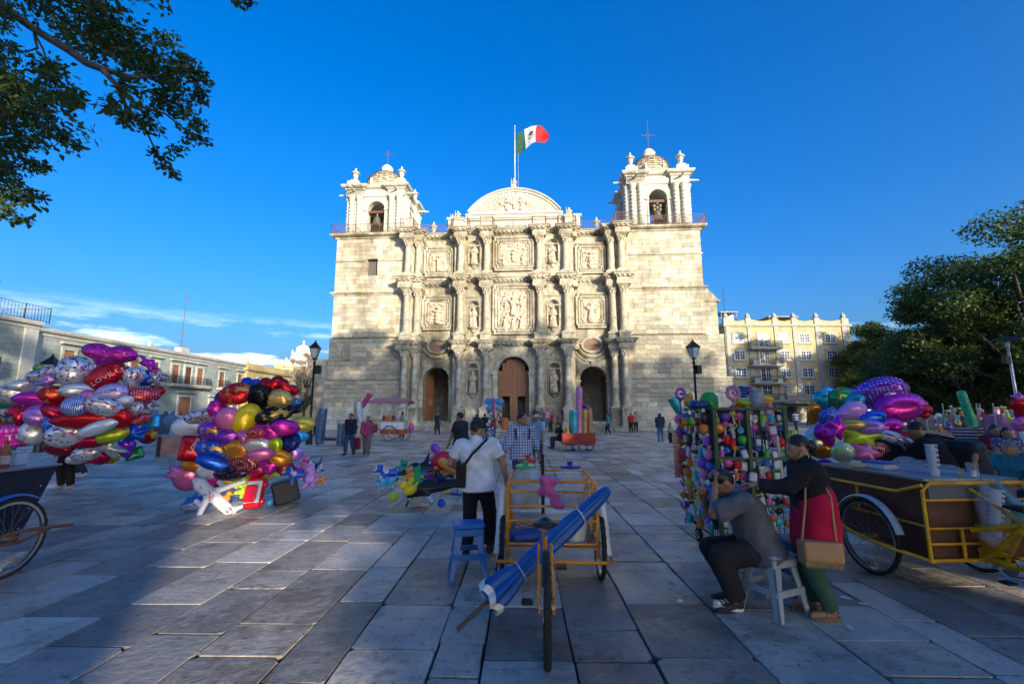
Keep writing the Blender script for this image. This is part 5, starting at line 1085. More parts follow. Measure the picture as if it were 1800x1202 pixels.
# tan shoulder bag of the woman
TAN = mat('tan_leather', (.46,.26,.115), .55, var=.15, bump=.004, bscale=40)
bag = empty('shoulder_bag', (0,0,0), 0, 'tan leather shoulder bag hanging at the back of the woman in red', 'bag'); M_ = woman['M']
bc = pe+A3(-.155,.045,-.155)*hW; bag.matrix_world = M_
sdf_obj('bag_body', [('b', bc, (.055,.125,.075), .02)], .012, TAN, bag, .02, noise=.006, nf=18); sdf_obj('bag_flap', [('b', bc+A3(-.05,0,.025), (.022,.13,.062), .016)], .011, TAN, bag, .01)
b = MB(); b.tube([bc+A3(0,.13,.07), pe+A3(-.145,.09,.10)*hW, woman['S'][-1]*.6+woman['nk']*.4+A3(0,.03,.058), woman['S'][-1]*.6+woman['nk']*.4+A3(-.01,-.03,.05), pe+A3(-.135,-.045,.13)*hW, pe+A3(-.15,-.04,.0)*hW, bc+A3(0,-.13,.07)], .009, 6); b.build('bag_strap', TAN, bag)
b = MB(); [b.tube([bc+A3(-.075,-.13+.02*i,-.045), bc+A3(-.078,-.125+.02*i,-.095)], .004, 4) for i in range(14)]; b.build('fringe', TAN, bag)
# cap man's bag
bag = empty('sling_bag', (0,0,0), 0, 'small black sling bag on the hip of the young man in the white tee', 'bag'); bag.matrix_world = capman['M']
BLK = cloth((.018,.018,.022), .6); pc = capman['pel']
q = pc+A3(-.175,-.06,.10); sdf_obj('bag_body', [('b', q, (.04,.09,.12), .02)], .014, BLK, bag, .01)
b = MB(); b.tube([q+A3(0,0,.13), pc+A3(-.125,-.135,.24), pc+A3(-.03,-.165,.36), capman['S'][1]*.7+capman['nk']*.3+A3(0,-.05,.055), capman['S'][1]*.7+capman['nk']*.3+A3(0,.06,.03)], .017, 6); b.build('bag_strap', BLK, bag)
b = MB(); [b.tube([capman['S'][s]+A3(0,-.02,.06), capman['S'][s]*.5+capman['el'][s]*.5+A3(s*.062,-.0,.02)], .012, 5) for s in (-1, 1)]; b.build('shoulder_stripe', BLK, capman['o'])
# the two behind the yellow tricycle
bp = person((5.55, 6.1, 0), R(28), 'man in a black sweater bending over behind the yellow tricycle with a big backpack', 1.66, 1.16, dict(pel=(0,-.06,.52), spine=(-.12,.30,1), head=(-.1,.62,.8), face=(R(35), R(-28)), handL=(-.10,.28,.55), handR=(.10,.28,.53)), 0., ((.018,.018,.02),), 1.9, .48, (JEANL,), vox=.02, fine=True)
o = empty('backpack', (0,0,0), 0, 'bulging black backpack hanging off the man in the black sweater', 'backpack'); o.matrix_world = bp['M']; BPK = cloth((.016,.016,.019), .55)
q = bp['mid']+A3(.20,-.17,.02); sdf_obj('pack_body', [('b', q, (.12,.10,.16), .09), ('b', q+A3(.07,-.10,-.05), (.07,.05,.09), .05)], .025, BPK, o, .05, noise=.01, nf=12)
b = MB(); b.tube([q+A3(-.05,.05,.26), bp['S'][1]+A3(0,-.03,.07), bp['S'][1]+A3(-.03,.09,-.02), bp['mid']+A3(.14,.10,-.02), q+A3(.0,.1,-.18)], .022, 6); b.build('pack_strap', BPK, o)
person((5.15, 6.45, 0), R(-15), 'person in a black tee leaning close to the man with the big backpack', 1.60, 1.0, dict(pel=(0,0,.52), spine=(.06,.12,1), head=(.1,.5,.9), face=(R(-30), R(-25)), handL=(-.12,.2,.5), handR=(.12,.25,.5)), 0., ((.02,.02,.022),), .6, .48, ((.02,.025,.04),), hair='tail', vox=.024)
person((5.36, 4.42, 0), R(75), 'person in a purple tee cut off by the right edge of the picture', 1.66, 1.05, dict(handL=(-.18,.02,.46), handR=(.18,.05,.46)), .05, ((.14,.05,.26),), .75, .48, ((.03,.04,.06),), vox=.022, fine=True)
# --- mid distance
MID = [
 # u, feet depth Y, u-based; rz, label, kwargs
 (811, 12.2, R(60), 'man in a dark tee holding a bottle walking behind the man with the cap', dict(h=1.74, g=1.05, pose=dict(walk(-1), handL=(-.12,.16,.47)), top=((.03,.035,.045),), sleeve=.75, bottom=((.035,.05,.09),))),
 (945, 14.8, R(150), 'older man in a straw hat and light blue shirt walking near the church', dict(h=1.66, g=1.08, pose=walk(1, .08), top=((.22,.36,.50),), sleeve=.8, bottom=((.03,.05,.11),), hat=('hat', (.55,.47,.33)), vox=.022)),
 (617, 18.9, R(172), 'man in a dark open jacket and jeans walking beside a woman in pink', dict(h=1.69, pose=walk(1, .12), top=((.02,.028,.045),), sleeve=1.9, bottom=((.035,.075,.15),), shoe=(.02,.02,.02))),
 (646, 18.9, R(196), 'woman in a pink vest and grey trousers walking beside a man in a jacket', dict(h=1.55, pose=walk(-1, .12), top=((.36,.06,.13),), sleeve=1.6, bottom=((.17,.14,.12),), hair='tail')),
 (1069, 36.5, R(100), 'person in a turquoise top standing before the right church steps', dict(h=1.62, pose=walk(1, .08), top=((.04,.24,.30),), sleeve=.7, bottom=((.03,.035,.05),), hair='tail')),
 (1109, 39.5, R(5), 'person in a red top at the foot of the right church column', dict(h=1.65, top=((.40,.02,.03),), sleeve=.9, bottom=((.02,.02,.025),))),
 (1117, 39.8, R(-20), 'person in a beige top standing right behind the one in red', dict(h=1.72, top=((.30,.27,.22),), sleeve=1.9, bottom=((.03,.03,.035),))),
 (1160, 27.2, R(-10), 'woman with long hair and tight jeans seen from behind near the right tower', dict(h=1.66, g=1.06, top=((.045,.07,.10),), sleeve=.9, bottom=((.10,.21,.33),), legs='leggings', hair='long')),
 (1199, 26.5, R(8), 'man in a dark blue shirt carrying a turquoise toy sword on his shoulder', dict(h=1.70, top=((.06,.07,.12),), sleeve=.8, bottom=((.02,.02,.025),), pose=dict(handL=(-.12,.12,.75)))),
 (1178, 25.8, R(30), 'child in a black and white striped top by the spiral spring toy', dict(h=1.12, top=((.5,.5,.5), .85, 'stripe', (.02,.02,.02), 14.), sleeve=1.5, bottom=((.02,.02,.02),))),
 (942, 39.0, R(200), 'woman in a dark dress leftmost of those sitting on the church ledge', dict(h=1.60, top=((.05,.03,.04),), sleeve=.7, hair='long')),
 (953, 39.2, R(185), 'woman in a grey top second on the church ledge between the doors', dict(h=1.58, top=((.14,.16,.2),), sleeve=.7, hair='long', bottom=((.05,.08,.14),))),
 (962, 39.0, R(170), 'woman in a pink top third on the church ledge between the doors', dict(h=1.58, top=((.50,.26,.28),), sleeve=.6, hair='long', bottom=((.08,.12,.2),))),
 (968, 39.8, R(150), 'person in a red top standing behind the woman in pink at the ledge', dict(h=1.72, top=((.30,.03,.06),), sleeve=.8)),
 (983, 38.5, R(190), 'person with a pale face by the column left of the right door', dict(h=1.6, top=((.10,.08,.07),), sleeve=.7)),
 (838, 30.0, R(20), 'woman in a dark top with long hair behind the man in the dark tee', dict(h=1.60, top=((.05,.02,.05),), sleeve=.8, hair='long')),
 (852, 29.0, R(-15), 'man in a black top at the left of the toy stand', dict(h=1.62, top=((.02,.02,.025),), sleeve=.8)),
 (867, 31.0, R(10), 'child in a crimson top half hidden by the balloon stand', dict(h=1.50, top=((.42,.03,.10),), sleeve=.7)),
 (925, 33.0, R(170), 'woman in a patterned top before the middle church door', dict(h=1.6, top=((.4,.2,.16), .85, 'flower', (.05,.03,.04), 14.), sleeve=.6, hair='long')),
 (1374, 22.5, R(-25), 'person in a khaki yellow top seen from behind near the white kerb', dict(h=1.66, g=1.12, top=((.36,.33,.10),), sleeve=.6, hair='long', bottom=((.02,.02,.02),))),
 (1399, 45.0, R(12), 'man in a grey and white banded jersey walking towards the hotel', dict(h=1.80, g=1.1, pose=walk(1, .1), top=((.45,.48,.55), .85, 'stripe', (.10,.12,.2), 4.), sleeve=.7, bottom=((.03,.035,.05),))),
 (1339, 24.0, R(160), 'child in a mint top with raised arms behind the toy rack', dict(h=1.55, top=((.25,.5,.42),), sleeve=.6, pose=dict(handL=(-.2,.1,.95), handR=(.16,.1,.95)), hair='short')),
 (1352, 23.0, R(200), 'woman in a white and black top next to the child with raised arms', dict(h=1.6, top=((.45,.42,.42), .85, 'stripe', (.04,.03,.05), 6.), sleeve=.6, hair='long')),
 (1365, 25.0, R(185), 'person in a violet top between the two others behind the toy rack', dict(h=1.5, top=((.12,.05,.18),), sleeve=.7)),
 (1597, 8.2, R(-60), 'woman in a dark blue tee and jeans stooping behind the right balloons', dict(h=1.55, g=1.1, pose=dict(pel=(0,0,.5), spine=(0,.4,1), head=(0,.5,.9), handL=(-.12,.3,.5), handR=(.1,.3,.55)), top=((.02,.04,.065),), sleeve=.7, bottom=((.03,.08,.20),), hair='thick', vox=.024)),
 (1703, 10.6, R(150), 'person in a striped top half hidden by the green toy sword', dict(h=1.62, top=((.42,.38,.36), .85, 'stripe', (.07,.03,.05), 14.), sleeve=.6, hair='long')),
 (1745, 10.2, R(170), 'man in a dark red shirt sitting on a ledge facing the camera', dict(h=1.66, g=1.08, pose=dict(pel=(0,0,.40), footL=(-.1,.22,.05), footR=(.1,.22,.05), handL=(-.06,.2,.5), handR=(.08,.2,.5), spine=(0,.08,1)), top=((.18,.015,.03),), sleeve=.75, bottom=((.03,.04,.07),), vox=.024)),
 (1768, 9.6, R(160), 'woman in a blue and white flowered dress beside the man in dark red', dict(h=1.58, g=1.08, pose=dict(pel=(0,0,.42), footL=(-.1,.2,.05), footR=(.1,.2,.05), handL=(-.1,.2,.5), handR=(.08,.2,.5)), top=((.08,.10,.22), .85, 'flower', (.6,.6,.62), 16.), sleeve=.4, hair='long', bottom=((.08,.10,.22), .85, 'flower', (.6,.6,.62), 16.), legs='.3', vox=.024)),
 (1784, 6.6, R(105), 'grey haired woman in a teal top sitting at the right edge', dict(h=1.52, g=1.12, pose=dict(pel=(0,0,.40), footL=(-.1,.24,.05), footR=(.1,.24,.05), handL=(-.1,.25,.46), handR=(.08,.25,.46), spine=(0,.16,1)), top=((.05,.22,.24),), sleeve=.6, hairm=GREYH, hair='bun', bottom=((.03,.03,.045),), vox=.022)),
 (128, 10.6, R(185), 'balloon seller in black trousers hidden behind the big left bunch', dict(h=1.64, top=((.02,.02,.025),), sleeve=1.8, bottom=((.012,.012,.014),), shoe=(.5,.5,.5), vox=.024)),
 (152, 12.6, R(100), 'person in dark trousers with pale shoes behind the big left bunch', dict(h=1.5, top=((.05,.05,.06),), sleeve=.8, pose=walk(1, .1), bottom=((.03,.035,.045),), shoe=(.45,.47,.55))),
 (176, 15.5, R(80), 'walker in black trousers and brown shoes below the left bunch', dict(h=1.6, top=((.25,.04,.04),), sleeve=.8, pose=walk(-1, .13), bottom=((.015,.015,.018),), shoe=(.12,.06,.03))),
 (30, 15.0, R(120), 'person in jeans behind the sauce bottles at the far left', dict(h=1.62, top=((.03,.04,.07),), sleeve=.8, bottom=((.06,.11,.22),))),
 (6, 18.0, R(200), 'person with a red top at the left edge behind the balloons', dict(h=1.55, top=((.22,.04,.05),), sleeve=.7, hair='long')),
 (707, 30.5, R(195), 'vendor in a white shirt standing behind the pink roofed snack cart', dict(h=1.72, top=((.5,.55,.66),), sleeve=1.8, bottom=((.03,.03,.04),), tone=-.5)),
 (985, 22.0, R(100), 'vendor sitting low beside the foil swords at the middle of the square', dict(h=1.6, g=1.1, pose=dict(pel=(0,0,.30), footL=(-.08,.25,.05), footR=(.08,.25,.05), kneeL=(0,.5,1), kneeR=(0,.5,1), spine=(0,.15,1), handL=(-.1,.25,.42), handR=(.1,.25,.42)), top=((.02,.022,.03),), sleeve=.9, bottom=((.05,.06,.08),), hat=('cap', (.12,.02,.025)))),
]
for u, Y, rz, lab, kw in MID:
    kw = dict(kw); vx = kw.pop('vox', .03 if Y < 20 else .038); x = (u-900)/800*(Y*math.cos(PITCH)-.6*math.sin(PITCH))
    z0 = .4 if 'church ledge' in lab else 0
    person((x, Y, z0), rz, lab, vox=vx, **kw)
# sitters and standers far off at the left market and the right
for i, (u, Y) in enumerate(((2,24),(12,26),(24,23),(266,34),(276,36),(285,33),(294,35),(318,45),(305,44),(560,33),(1632,27),(1655,26),(1672,28),(1690,24),(1722,29),(1738,25),(1775,27),(1792,24),(1610,30),(1598,33),(1420,60),(1445,58),(1300,55),(770,36),(1312,52))):
    q = random.Random(i+40); c_ = q.choice([(.3,.05,.06),(.05,.08,.2),(.35,.33,.3),(.03,.03,.04),(.2,.1,.25),(.05,.2,.2),(.35,.2,.08)])
    cn_ = {(.3,.05,.06):'red',(.05,.08,.2):'navy',(.35,.33,.3):'pale grey',(.03,.03,.04):'black',(.2,.1,.25):'violet',(.05,.2,.2):'teal',(.35,.2,.08):'orange brown'}[c_]
    near = ('far left edge','sauce bottles','green balloon','big left bunch','blue sacks','framed board','goods sacks','palace door','palace balcony','left tower corner','purple balloons','far orange stall','pale striped stall','green sword','slim lamp post','dark red shirted man','violet stall','right edge','red flower balloon','right tree trunks','hotel arcade','hotel doorway','right tower corner','left church door','hotel balconies')[i]
    person(((u-900)/800*Y*.988, Y, 0), q.uniform(0, 6.28), 'distant figure in a %s top near the %s' % (cn_, near), q.uniform(1.5, 1.75), 1.05, walk(1, .09) if q.random() < .5 else None, top=(c_,), sleeve=.7, bottom=((.03,.04,.06),), vox=.045, hair=q.choice(['short','long']), group='distant people in the square')
# ------------------------------------------------------------------ tricycles, stools, stands
def _rust(nd, L, mixc, rng, noise, vec, c, b): return mixc('MIX', rng(noise(11, 8, None, .75), 0, .85, .60, .68), mixc('MULTIPLY', rng(noise(3.5, 6), 0, .55, .48, .66), c, (.45,.40,.36)), (.13,.055,.03))
def paint(name, col, rough=.4, **k): return mat(name, col, rough, var=.16, scale=6, spec=.5, fn=_rust, bump=.002, bscale=40, **k)
ORANGE = paint('orange_frame_paint', (.80,.30,.02)); YELLOW = paint('yellow_frame_paint', (.88,.42,.008)); RUST = paint('rust_brown_paint', (.22,.085,.045), .6)
RUBBER = mat('tyre_rubber', (.018,.017,.016), .8, var=.3, scale=12, bump=.003, bscale=60); STEEL = mat('bright_steel', (.55,.55,.56), .28, .95, var=.1); BLKP = mat('black_plastic', (.015,.015,.017), .45)
BROWNP = mat('dark_brown_panel', (.12,.042,.024), .5, var=.25, scale=3); NAVY = mat('navy_panel', (.006,.014,.032), .5, var=.2); ALU = mat('dull_sheet_metal', (.38,.39,.41), .35, .8, var=.2, scale=3, bump=.002)
def plastic(name, col, rough=.35): return mat(name, col, rough, var=.07, scale=5, spec=.5)
def wheel(par, r, name='wheel', tw=.023, knob=True, nsp=28):
    """in the y-z plane, axle along x, at the origin"""
    o = empty(name, parent=par); b = MB(); n = 56; m = 10; V = []
    for i in range(n):
        a = 2*PI*i/n
        for j in range(m):
            t = 2*PI*j/m; rr = r-tw+tw*math.cos(t)*(1.0); k = 1+(.24 if knob and math.cos(t) > .3 and (i+j) % 2 else 0); rr = r-tw+tw*math.cos(t)*k; V.append((tw*math.sin(t)*k, rr*math.cos(a), rr*math.sin(a)))
    b.add(V, [(i*m+j, i*m+(j+1)%m, ((i+1)%n)*m+(j+1)%m, ((i+1)%n)*m+j) for i in range(n) for j in range(m)]); b.build('tyre', RUBBER, o, 50)
    b = MB(); q = r-2*tw; b.add([(x, (q+dz)*math.cos(2*PI*i/40), (q+dz)*math.sin(2*PI*i/40)) for i in range(40) for x, dz in ((-.016,.008),(-.013,-.016),(.013,-.016),(.016,.008))], [(i*4+j, i*4+(j+1)%4, ((i+1)%40)*4+(j+1)%4, ((i+1)%40)*4+j) for i in range(40) for j in range(4)]); b.build('rim', STEEL, o, 60)
    b = MB()
    for i in range(nsp): a = 2*PI*i/nsp; s = .03 if i % 2 else -.03; w = a+(.5 if i % 4 < 2 else -.5); b.tube([(s, .025*math.cos(w), .025*math.sin(w)), (0, (q-.012)*math.cos(a), (q-.012)*math.sin(a))], .0016, 4)
    b.build('spokes', STEEL, o); b = MB(); b.tube([(-.05,0,0),(.05,0,0)], .022, 10); b.tube([(-.075,0,0),(.075,0,0)], .009, 8); b.build('hub', STEEL, o, 40); return o
def fender(par, r, m, a0=R(10), a1=R(170), wd=.035):
    b = MB(); n = 20; V = []
    for i in range(n+1):
        a = a0+(a1-a0)*i/n
        for x, dz in ((-wd,-.012),(-wd*.7,.004),(0,.010),(wd*.7,.004),(wd,-.012)): V.append((x, (r+dz)*math.cos(a), (r+dz)*math.sin(a)))
    b.add(V, [(i*5+j, i*5+j+1, i*5+6+j, i*5+5+j) for i in range(n) for j in range(4)]); return b.build('fender', m, par, 60)
def crank(par, y, z, ang=.6):
    o = empty('crank', (0, y, z), parent=par); b = MB(); b.lathe([(.085,-.004),(.085,.004)], n=24, T=TR((.05,0,0), (0,R(90),0))); 
    for s in (-1, 1): dy, dz = .16*math.cos(ang)*s, .16*math.sin(ang)*s; b.tube([(.08*s,0,0),(.10*s,dy,dz)], .011, 6)
    b.tube([(-.1,0,0),(.1,0,0)], .02, 8); b.build('crank_arm', STEEL, o, 40)
    for s in (-1, 1):
        dy, dz = .16*math.cos(ang)*s, .16*math.sin(ang)*s; b = MB(); b.bbox(.10*s-.005*0+(0 if s > 0 else -.09), .10*s+(.09 if s > 0 else 0), dy-.045, dy+.045, dz-.012, dz+.012, .005); b.build('pedal', BLKP, o)
def bike_rear(par, m, y0=0., hub=.36, yb=.62, yseat=.42, yfront=1.35):
    """rear half of a cargo tricycle: wheel at y0, frame forward to the box"""
    w = wheel(par, hub); w.location = (0, y0, hub)
    b = MB()
    for s in (-1, 1):
        b.tube([(s*.055,y0,hub),(s*.06,y0+.38,hub-.03),(s*.03,yb,.30)], .012, 8); b.tube([(s*.055,y0,hub),(s*.05,yseat+.02,.66)], .011, 8); b.box(s*.05-.006, s*.05+.006, y0-.03, y0+.03, hub-.03, hub+.03)
    b.tube([(0,yb,.30),(0,yseat,.72)], .018, 10); b.tube([(0,yb,.30),(0,yfront,.36)], .022, 10); b.tube([(0,yseat+.04,.64),(0,yfront,.60)], .02, 10); b.tube([(0,yb+.15,.31),(0,yb+.35,.61)], .016, 8)
    b.build('frame', m, par, 50)
    b = MB(); b.tube([(0,yseat,.72),(0,yseat-.03,.82)], .013, 8); b.build('seat_post', STEEL, par)
    sdf_obj('saddle', [('e', (0,yseat-.12,.845), (.10,.09,.028)), ('c', (0,yseat-.1,.85), (0,yseat+.14,.845), .045, .022)], .012, BLKP, par, .03)
    crank(par, yb, .30); b = MB(); b.tube([(.05,y0+.03,hub+.045),(.05,yb,.385)], .006, 5); b.tube([(.05,y0+.03,hub-.045),(.05,yb,.215)], .006, 5); b.build('chain', BLKP, par)
# --- centre tricycle with the orange frame
ct = empty('cargo_tricycle', (.24, 3.40, 0), R(-3), 'orange framed cargo tricycle in the middle seen from behind with a folded umbrella across it', 'tricycle')
bike_rear(ct, ORANGE, yfront=1.42)
for s in (-1, 1): w = wheel(ct, .37); w.location = (s*.50+.09, 1.66, .37)
b = MB(); X0, X1, Y0, Y1 = -.36, .54, 1.40, 2.55; c_ = .09
def rail(z, y, x0=X0, x1=X1): b.tube([(x0,y,z),(x1,y,z)], .013, 8)
rr_ = lambda x0, x1, y0, y1, z: [(x0+.06,y0,z),(x1-.06,y0,z),(x1,y0+.06,z),(x1,y1,z),(x0,y1,z),(x0,y0+.06,z)]
b.tube(rr_(-.50, .68, 1.30, 1.95, .26), .017, 8, closed=True)                      # bumper loop
b.tube([(X0,Y0,.27),(X0,Y0,.95),(X0+.05,Y0,1.0),(X1-.05,Y0,1.0),(X1,Y0,.95),(X1,Y0,.27)], .017, 10)
for z in (.40,.62,.76,.90): rail(z, Y0)
for s, x in ((-1, X0), (1, X1)):
    b.tube([(x,Y0,.97),(x,Y1,.97),(x,Y1,.30)], .015, 8)
    for z in (.42,.66,.82): b.tube([(x,Y0,z),(x,Y1,z)], .011, 8)
    for y in (1.8, 2.2): b.tube([(x,y,.30),(x,y,.97)], .011, 8)
    b.tube([(s*.44+.09,1.66,.37),(s*.56+.09,1.66,.37)], .02, 8); b.tube([(s*.44+.09,1.40,.28),(s*.44+.09,1.66,.37),(s*.44+.09,1.95,.28)], .012, 8)
for z in (.62,.97): rail(z, Y1)
b.tube([(X0,1.66,.37),(X1,1.66,.37)], .02, 8); b.build('box_frame', ORANGE, ct, 50)
b = MB(); b.box(X0, X1, Y0, Y1, .345, .37); b.build('floor_board', mat('worn_board', (.28,.25,.22), .7, var=.2), ct)
b = MB(); b.box(X0+.02, X1-.02, Y0+.42, Y1, .615, .635); b.build('shelf', WFR, ct)
def _chk(nd, L, mixc, rng, noise, vec, c, b):
    t = nd('ShaderNodeTexChecker'); t.inputs['Scale'].default_value = 11; L.new(vec, t.inputs['Vector']); return mixc('MIX', t.outputs['Fac'], c, (.62,.60,.58))
b = MB(); n = 8
for i in range(n):
    for j in range(n): x, y = X0+.05+i*.1, Y0+.05+j*.125; z = .38+.012*math.sin(i*2.1+j*1.3); b.add([(x,y,z),(x+.1,y,.38+.012*math.sin(i*2.1+2.1+j*1.3)),(x+.1,y+.125,.38+.012*math.sin((i+1)*2.1+(j+1)*1.3)),(x,y+.125,.38+.012*math.sin(i*2.1+(j+1)*1.3))], [(0,1,2,3)])
o = b.build('checked_cloth', mat('orange_check_cloth', (.62,.13,.03), .8, fn=_chk), None, 180, loc=ct.location, rot=(0,0,R(-3))); tag(o, 'orange and white checked oilcloth lying in the box of the middle tricycle', 'cloth')
TCW = Matrix.Translation(ct.location) @ rotz(R(-3))
for x, s in ((X0-.075, -1), (X1+.075, 1)):
    b = MB(); b.tube([(x+s*.02,Y0+.0,.30),(x-s*.03,Y0+.12,.93)], .042, 12); o = b.build('white_tube', plastic('white_pipe_plastic', (.62,.64,.68)), None, 50); o.matrix_world = TCW
    tag(o, 'white plastic tube standing at the %s corner of the middle tricycle box' % ('stool side' if s < 0 else 'far from stool'), 'tube')
b = MB(); b.tube([(-.0,Y0+.03,.30),(.0,Y0+.03,1.27)], .018, 8); o = b.build('umbrella_socket', IRON, ct, 50)
# glass barrels
BGL = mat('clear_ribbed_plastic', (.80,.84,.86), .12, var=.03, alpha=.24, spec=.6)
def jar(p, r, H, lid, lq, lab, cols):
    o = empty('drink_barrel', p, 0, lab, 'drink jar'); b = MB(); pr = [(r*.72,0),(r*.8,.01)]
    for i in range(7): z = H*(.06+.105*i); q = r*(.80+.20*math.sin(PI*(i+.5)/7)); pr += [(q*.95,z),(q,z+H*.03),(q,z+H*.07),(q*.95,z+H*.10)]
    pr += [(r*.66,H*.84),(r*.5,H*.90),(r*.5,H*.94)]; b.lathe(pr, n=26); b.build('jar', BGL, o, 60)
    b = MB(); b.lathe([(r*.72,.012),(r*.9,H*.2),(r*.93,H*.3),(r*.93,H*lq)], n=20); b.build('drink', mat('drink', cols, .15, var=.05), o)
    b = MB(); b.lathe([(r*.62,H*.91),(r*.66,H*.93),(r*.62,H*.97),(r*.3,H*1.0),(r*.16,H*1.0),(r*.18,H*1.07),(r*.05,H*1.08)], n=20, fr=lambda a, z: 1+.03*math.cos(a*12)); b.build('lid', plastic('lid_plastic', lid), o, 40); return o
jar(TCW @ Vector((-.19,2.02,.635)), .185, .47, (.02,.42,.16), .38, 'big clear ribbed drink barrel with a green lid on the middle tricycle', (.42,.40,.27))
jar(TCW @ Vector((-.17,2.46,.635)), .17, .50, (.50,.012,.02), .3, 'clear drink barrel with a red lid behind the green lidded one', (.45,.2,.16))
jar(TCW @ Vector((.33,2.12,.635)), .185, .46, (.015,.03,.32), .25, 'big clear drink barrel with a dark blue lid on the middle tricycle', (.5,.42,.46))
PKB = mat('pink_plastic_bag', (.62,.10,.36), .35, var=.2, scale=12, alpha=.8, bump=.02, bscale=14); CLB = mat('thin_clear_bag', (.62,.68,.74), .25, var=.15, alpha=.28, bump=.03, bscale=12); BLB = mat('pale_blue_bag', (.10,.42,.58), .3, var=.2, alpha=.62, bump=.03, bscale=12)
def bag_(name, pts, vox, m, lab, seed=1, T=None):
    V, Q = sdf(pts, vox, .04, noise=.02, nf=22, seed=seed); o = link(name, fastmesh(name, V, Q, m, True)); o.matrix_world = T or Matrix.Identity(4); tag(o, lab, 'plastic bag'); return o
bag_('plastic_bag', [('c',(.05,1.36,1.0),(.13,1.35,.80),.05,.045), ('c',(.05,1.36,1.0),(-.01,1.37,.90),.045,.03), ('c',(.13,1.35,.8),(.19,1.35,.78),.045,.03), ('c',(.0,1.38,1.01),(.12,1.37,1.0),.04,.04)], .014, PKB, 'pink plastic bag knotted to the rail of the middle tricycle', 1, TCW)
bag_('plastic_bag', [('e',(-.27,1.62,.72),(.07,.10,.10)), ('e',(-.27,1.72,.80),(.06,.07,.07))], .02, CLB, 'thin clear bags heaped beside the green lidded barrel', 2, TCW)
b = MB(); b.lathe([(.11,0),(.14,.2),(.145,.21)], n=20); o = b.build('white_bucket', plastic('bucket_white', (.62,.63,.66)), None, 50, TCW @ Vector((.33,1.62,.372))); tag(o, 'white bucket on the floor of the middle tricycle box', 'bucket')
cups('cup_stack', TCW @ TR((.05,1.72,.372)), 5, 'short stack of white cups inside the middle tricycle box', .05, .035) if 'cups' in globals() else None
b = MB(); b.bbox(-.16,.16,-.11,.11,0,.10,.02); o = b.build('folded_tarp', plastic('blue_tarp', (.03,.10,.42), .5), None, 50, TCW @ Vector((-.18,1.62,.372)), (0,0,.3)); tag(o, 'folded blue tarp on the floor of the middle tricycle box', 'tarp')
# folded umbrella
UB = mat('blue_umbrella_cloth', (.008,.10,.40), .42, var=.18, scale=4, stretch=(1,1,1), bump=.006, bscale=10, spec=.4); um = empty('folded_umbrella', (0,0,0), 0, 'long furled blue market umbrella lying slantwise across the middle tricycle', 'umbrella')
A_ = Vector((-.43, 3.88, .01)); B_ = Vector((.895, 4.28, 1.03)); ax_ = (B_-A_); ul = ax_.length; T = Matrix.Translation(A_) @ ax_.to_track_quat('Z', 'Y').to_matrix().to_4x4()
b = MB(); b.tube([(0,0,0),(0,0,.55)], .019, 8); o = b.build('pole', mat('brown_pole', (.10,.055,.04), .6), um, 50); o.matrix_world = T
b = MB(); n = 28; prof = [(.0,.30),(.125,.315),(.138,.34),(.130,.42),(.115,.52),(.080,.64),(.076,.66),(.082,.70),(.086,.85),(.090,1.0),(.092,1.15),(.080,1.30),(.070,1.335),(.075,1.37),(.072,1.5),(.062,1.62),(.045,1.68),(.01,1.70)]
def fold(a, z): return 1+(.16 if z < .6 else .10)*math.sin(a*7+z*1.5)+.05*math.sin(a*3-z*4)
b.lathe(prof, n=n*2, fr=lambda a, z: .86*fold(a, z)); o = b.build('canopy', UB, um, 70); o.matrix_world = T
b = MB(); V = []; 
for i in range(40):
    a = 2*PI*i/40; f = fold(a, .33)*.89; d = .05*abs(math.sin(a*2)); V += [(.135*f*math.cos(a), .135*f*math.sin(a), .285+d), (.141*f*math.cos(a), .141*f*math.sin(a), .345+d)]
b.add(V, [(2*i, 2*((i+1)%40), 2*((i+1)%40)+1, 2*i+1) for i in range(40)]); o = b.build('white_trim', WFR, um); o.matrix_world = T
b = MB()
for z, r in ((.65,.075),(1.335,.068)): b.tube([(r*math.cos(t)*fold(t,z), r*math.sin(t)*fold(t,z), z+.008*math.sin(t)) for t in np.arange(20)*PI/10], .005, 5, closed=True); b.tube([(r,0,z),(r+.03,.03,z-.06),(r+.02,.05,z-.10)], .004, 4)
o = b.build('tie_cord', WFR, um); o.matrix_world = T
# stools
def stool_mesh():
    b = MB(); H = .47; t, f = .125, .185
    b.bbox(-.15,.15,-.15,.15,H-.03,H,.02); b.bbox(-.14,.14,-.14,.14,H-.10,H-.03,.01)
    for sx_ in (-1, 1):
        for sy in (-1, 1):
            for (ax_, ay) in ((1,0),(0,1)):
                x0, y0 = sx_*t, sy*t; x1, y1 = sx_*f, sy*f; w0, w1 = .075, .045
                if ax_: q = [(x0,y0,H-.05),(x0-sx_*w0,y0,H-.05),(x1-sx_*w1,y1,0),(x1,y1,0)]; th_ = (0,-sy*.012,0)
                else: q = [(x0,y0,H-.05),(x0,y0-sy*w0,H-.05),(x1,y1-sy*w1,0),(x1,y1,0)]; th_ = (-sx_*.012,0,0)
                b.add(q+[tuple(Vector(p)+Vector(th_)) for p in q], [(0,1,2,3),(7,6,5,4),(0,4,5,1),(1,5,6,2),(2,6,7,3),(3,7,4,0)])
    z = .17; e = t+(f-t)*(1-(z+.03)/H)
    for s in (-1, 1): b.box(-e, e, s*e-.007, s*e+.007, z, z+.05); b.box(s*e-.007, s*e+.007, -e+.008, e-.008, z, z+.05)
    return b
def stool(loc, rz, col, lab, sc=1.):
    o = stool_mesh().build('plastic_stool', plastic('stool_plastic', col, .4), None, loc=loc, rot=(0,0,rz)); o.scale = (sc,sc,sc); tag(o, lab, 'stool'); return o
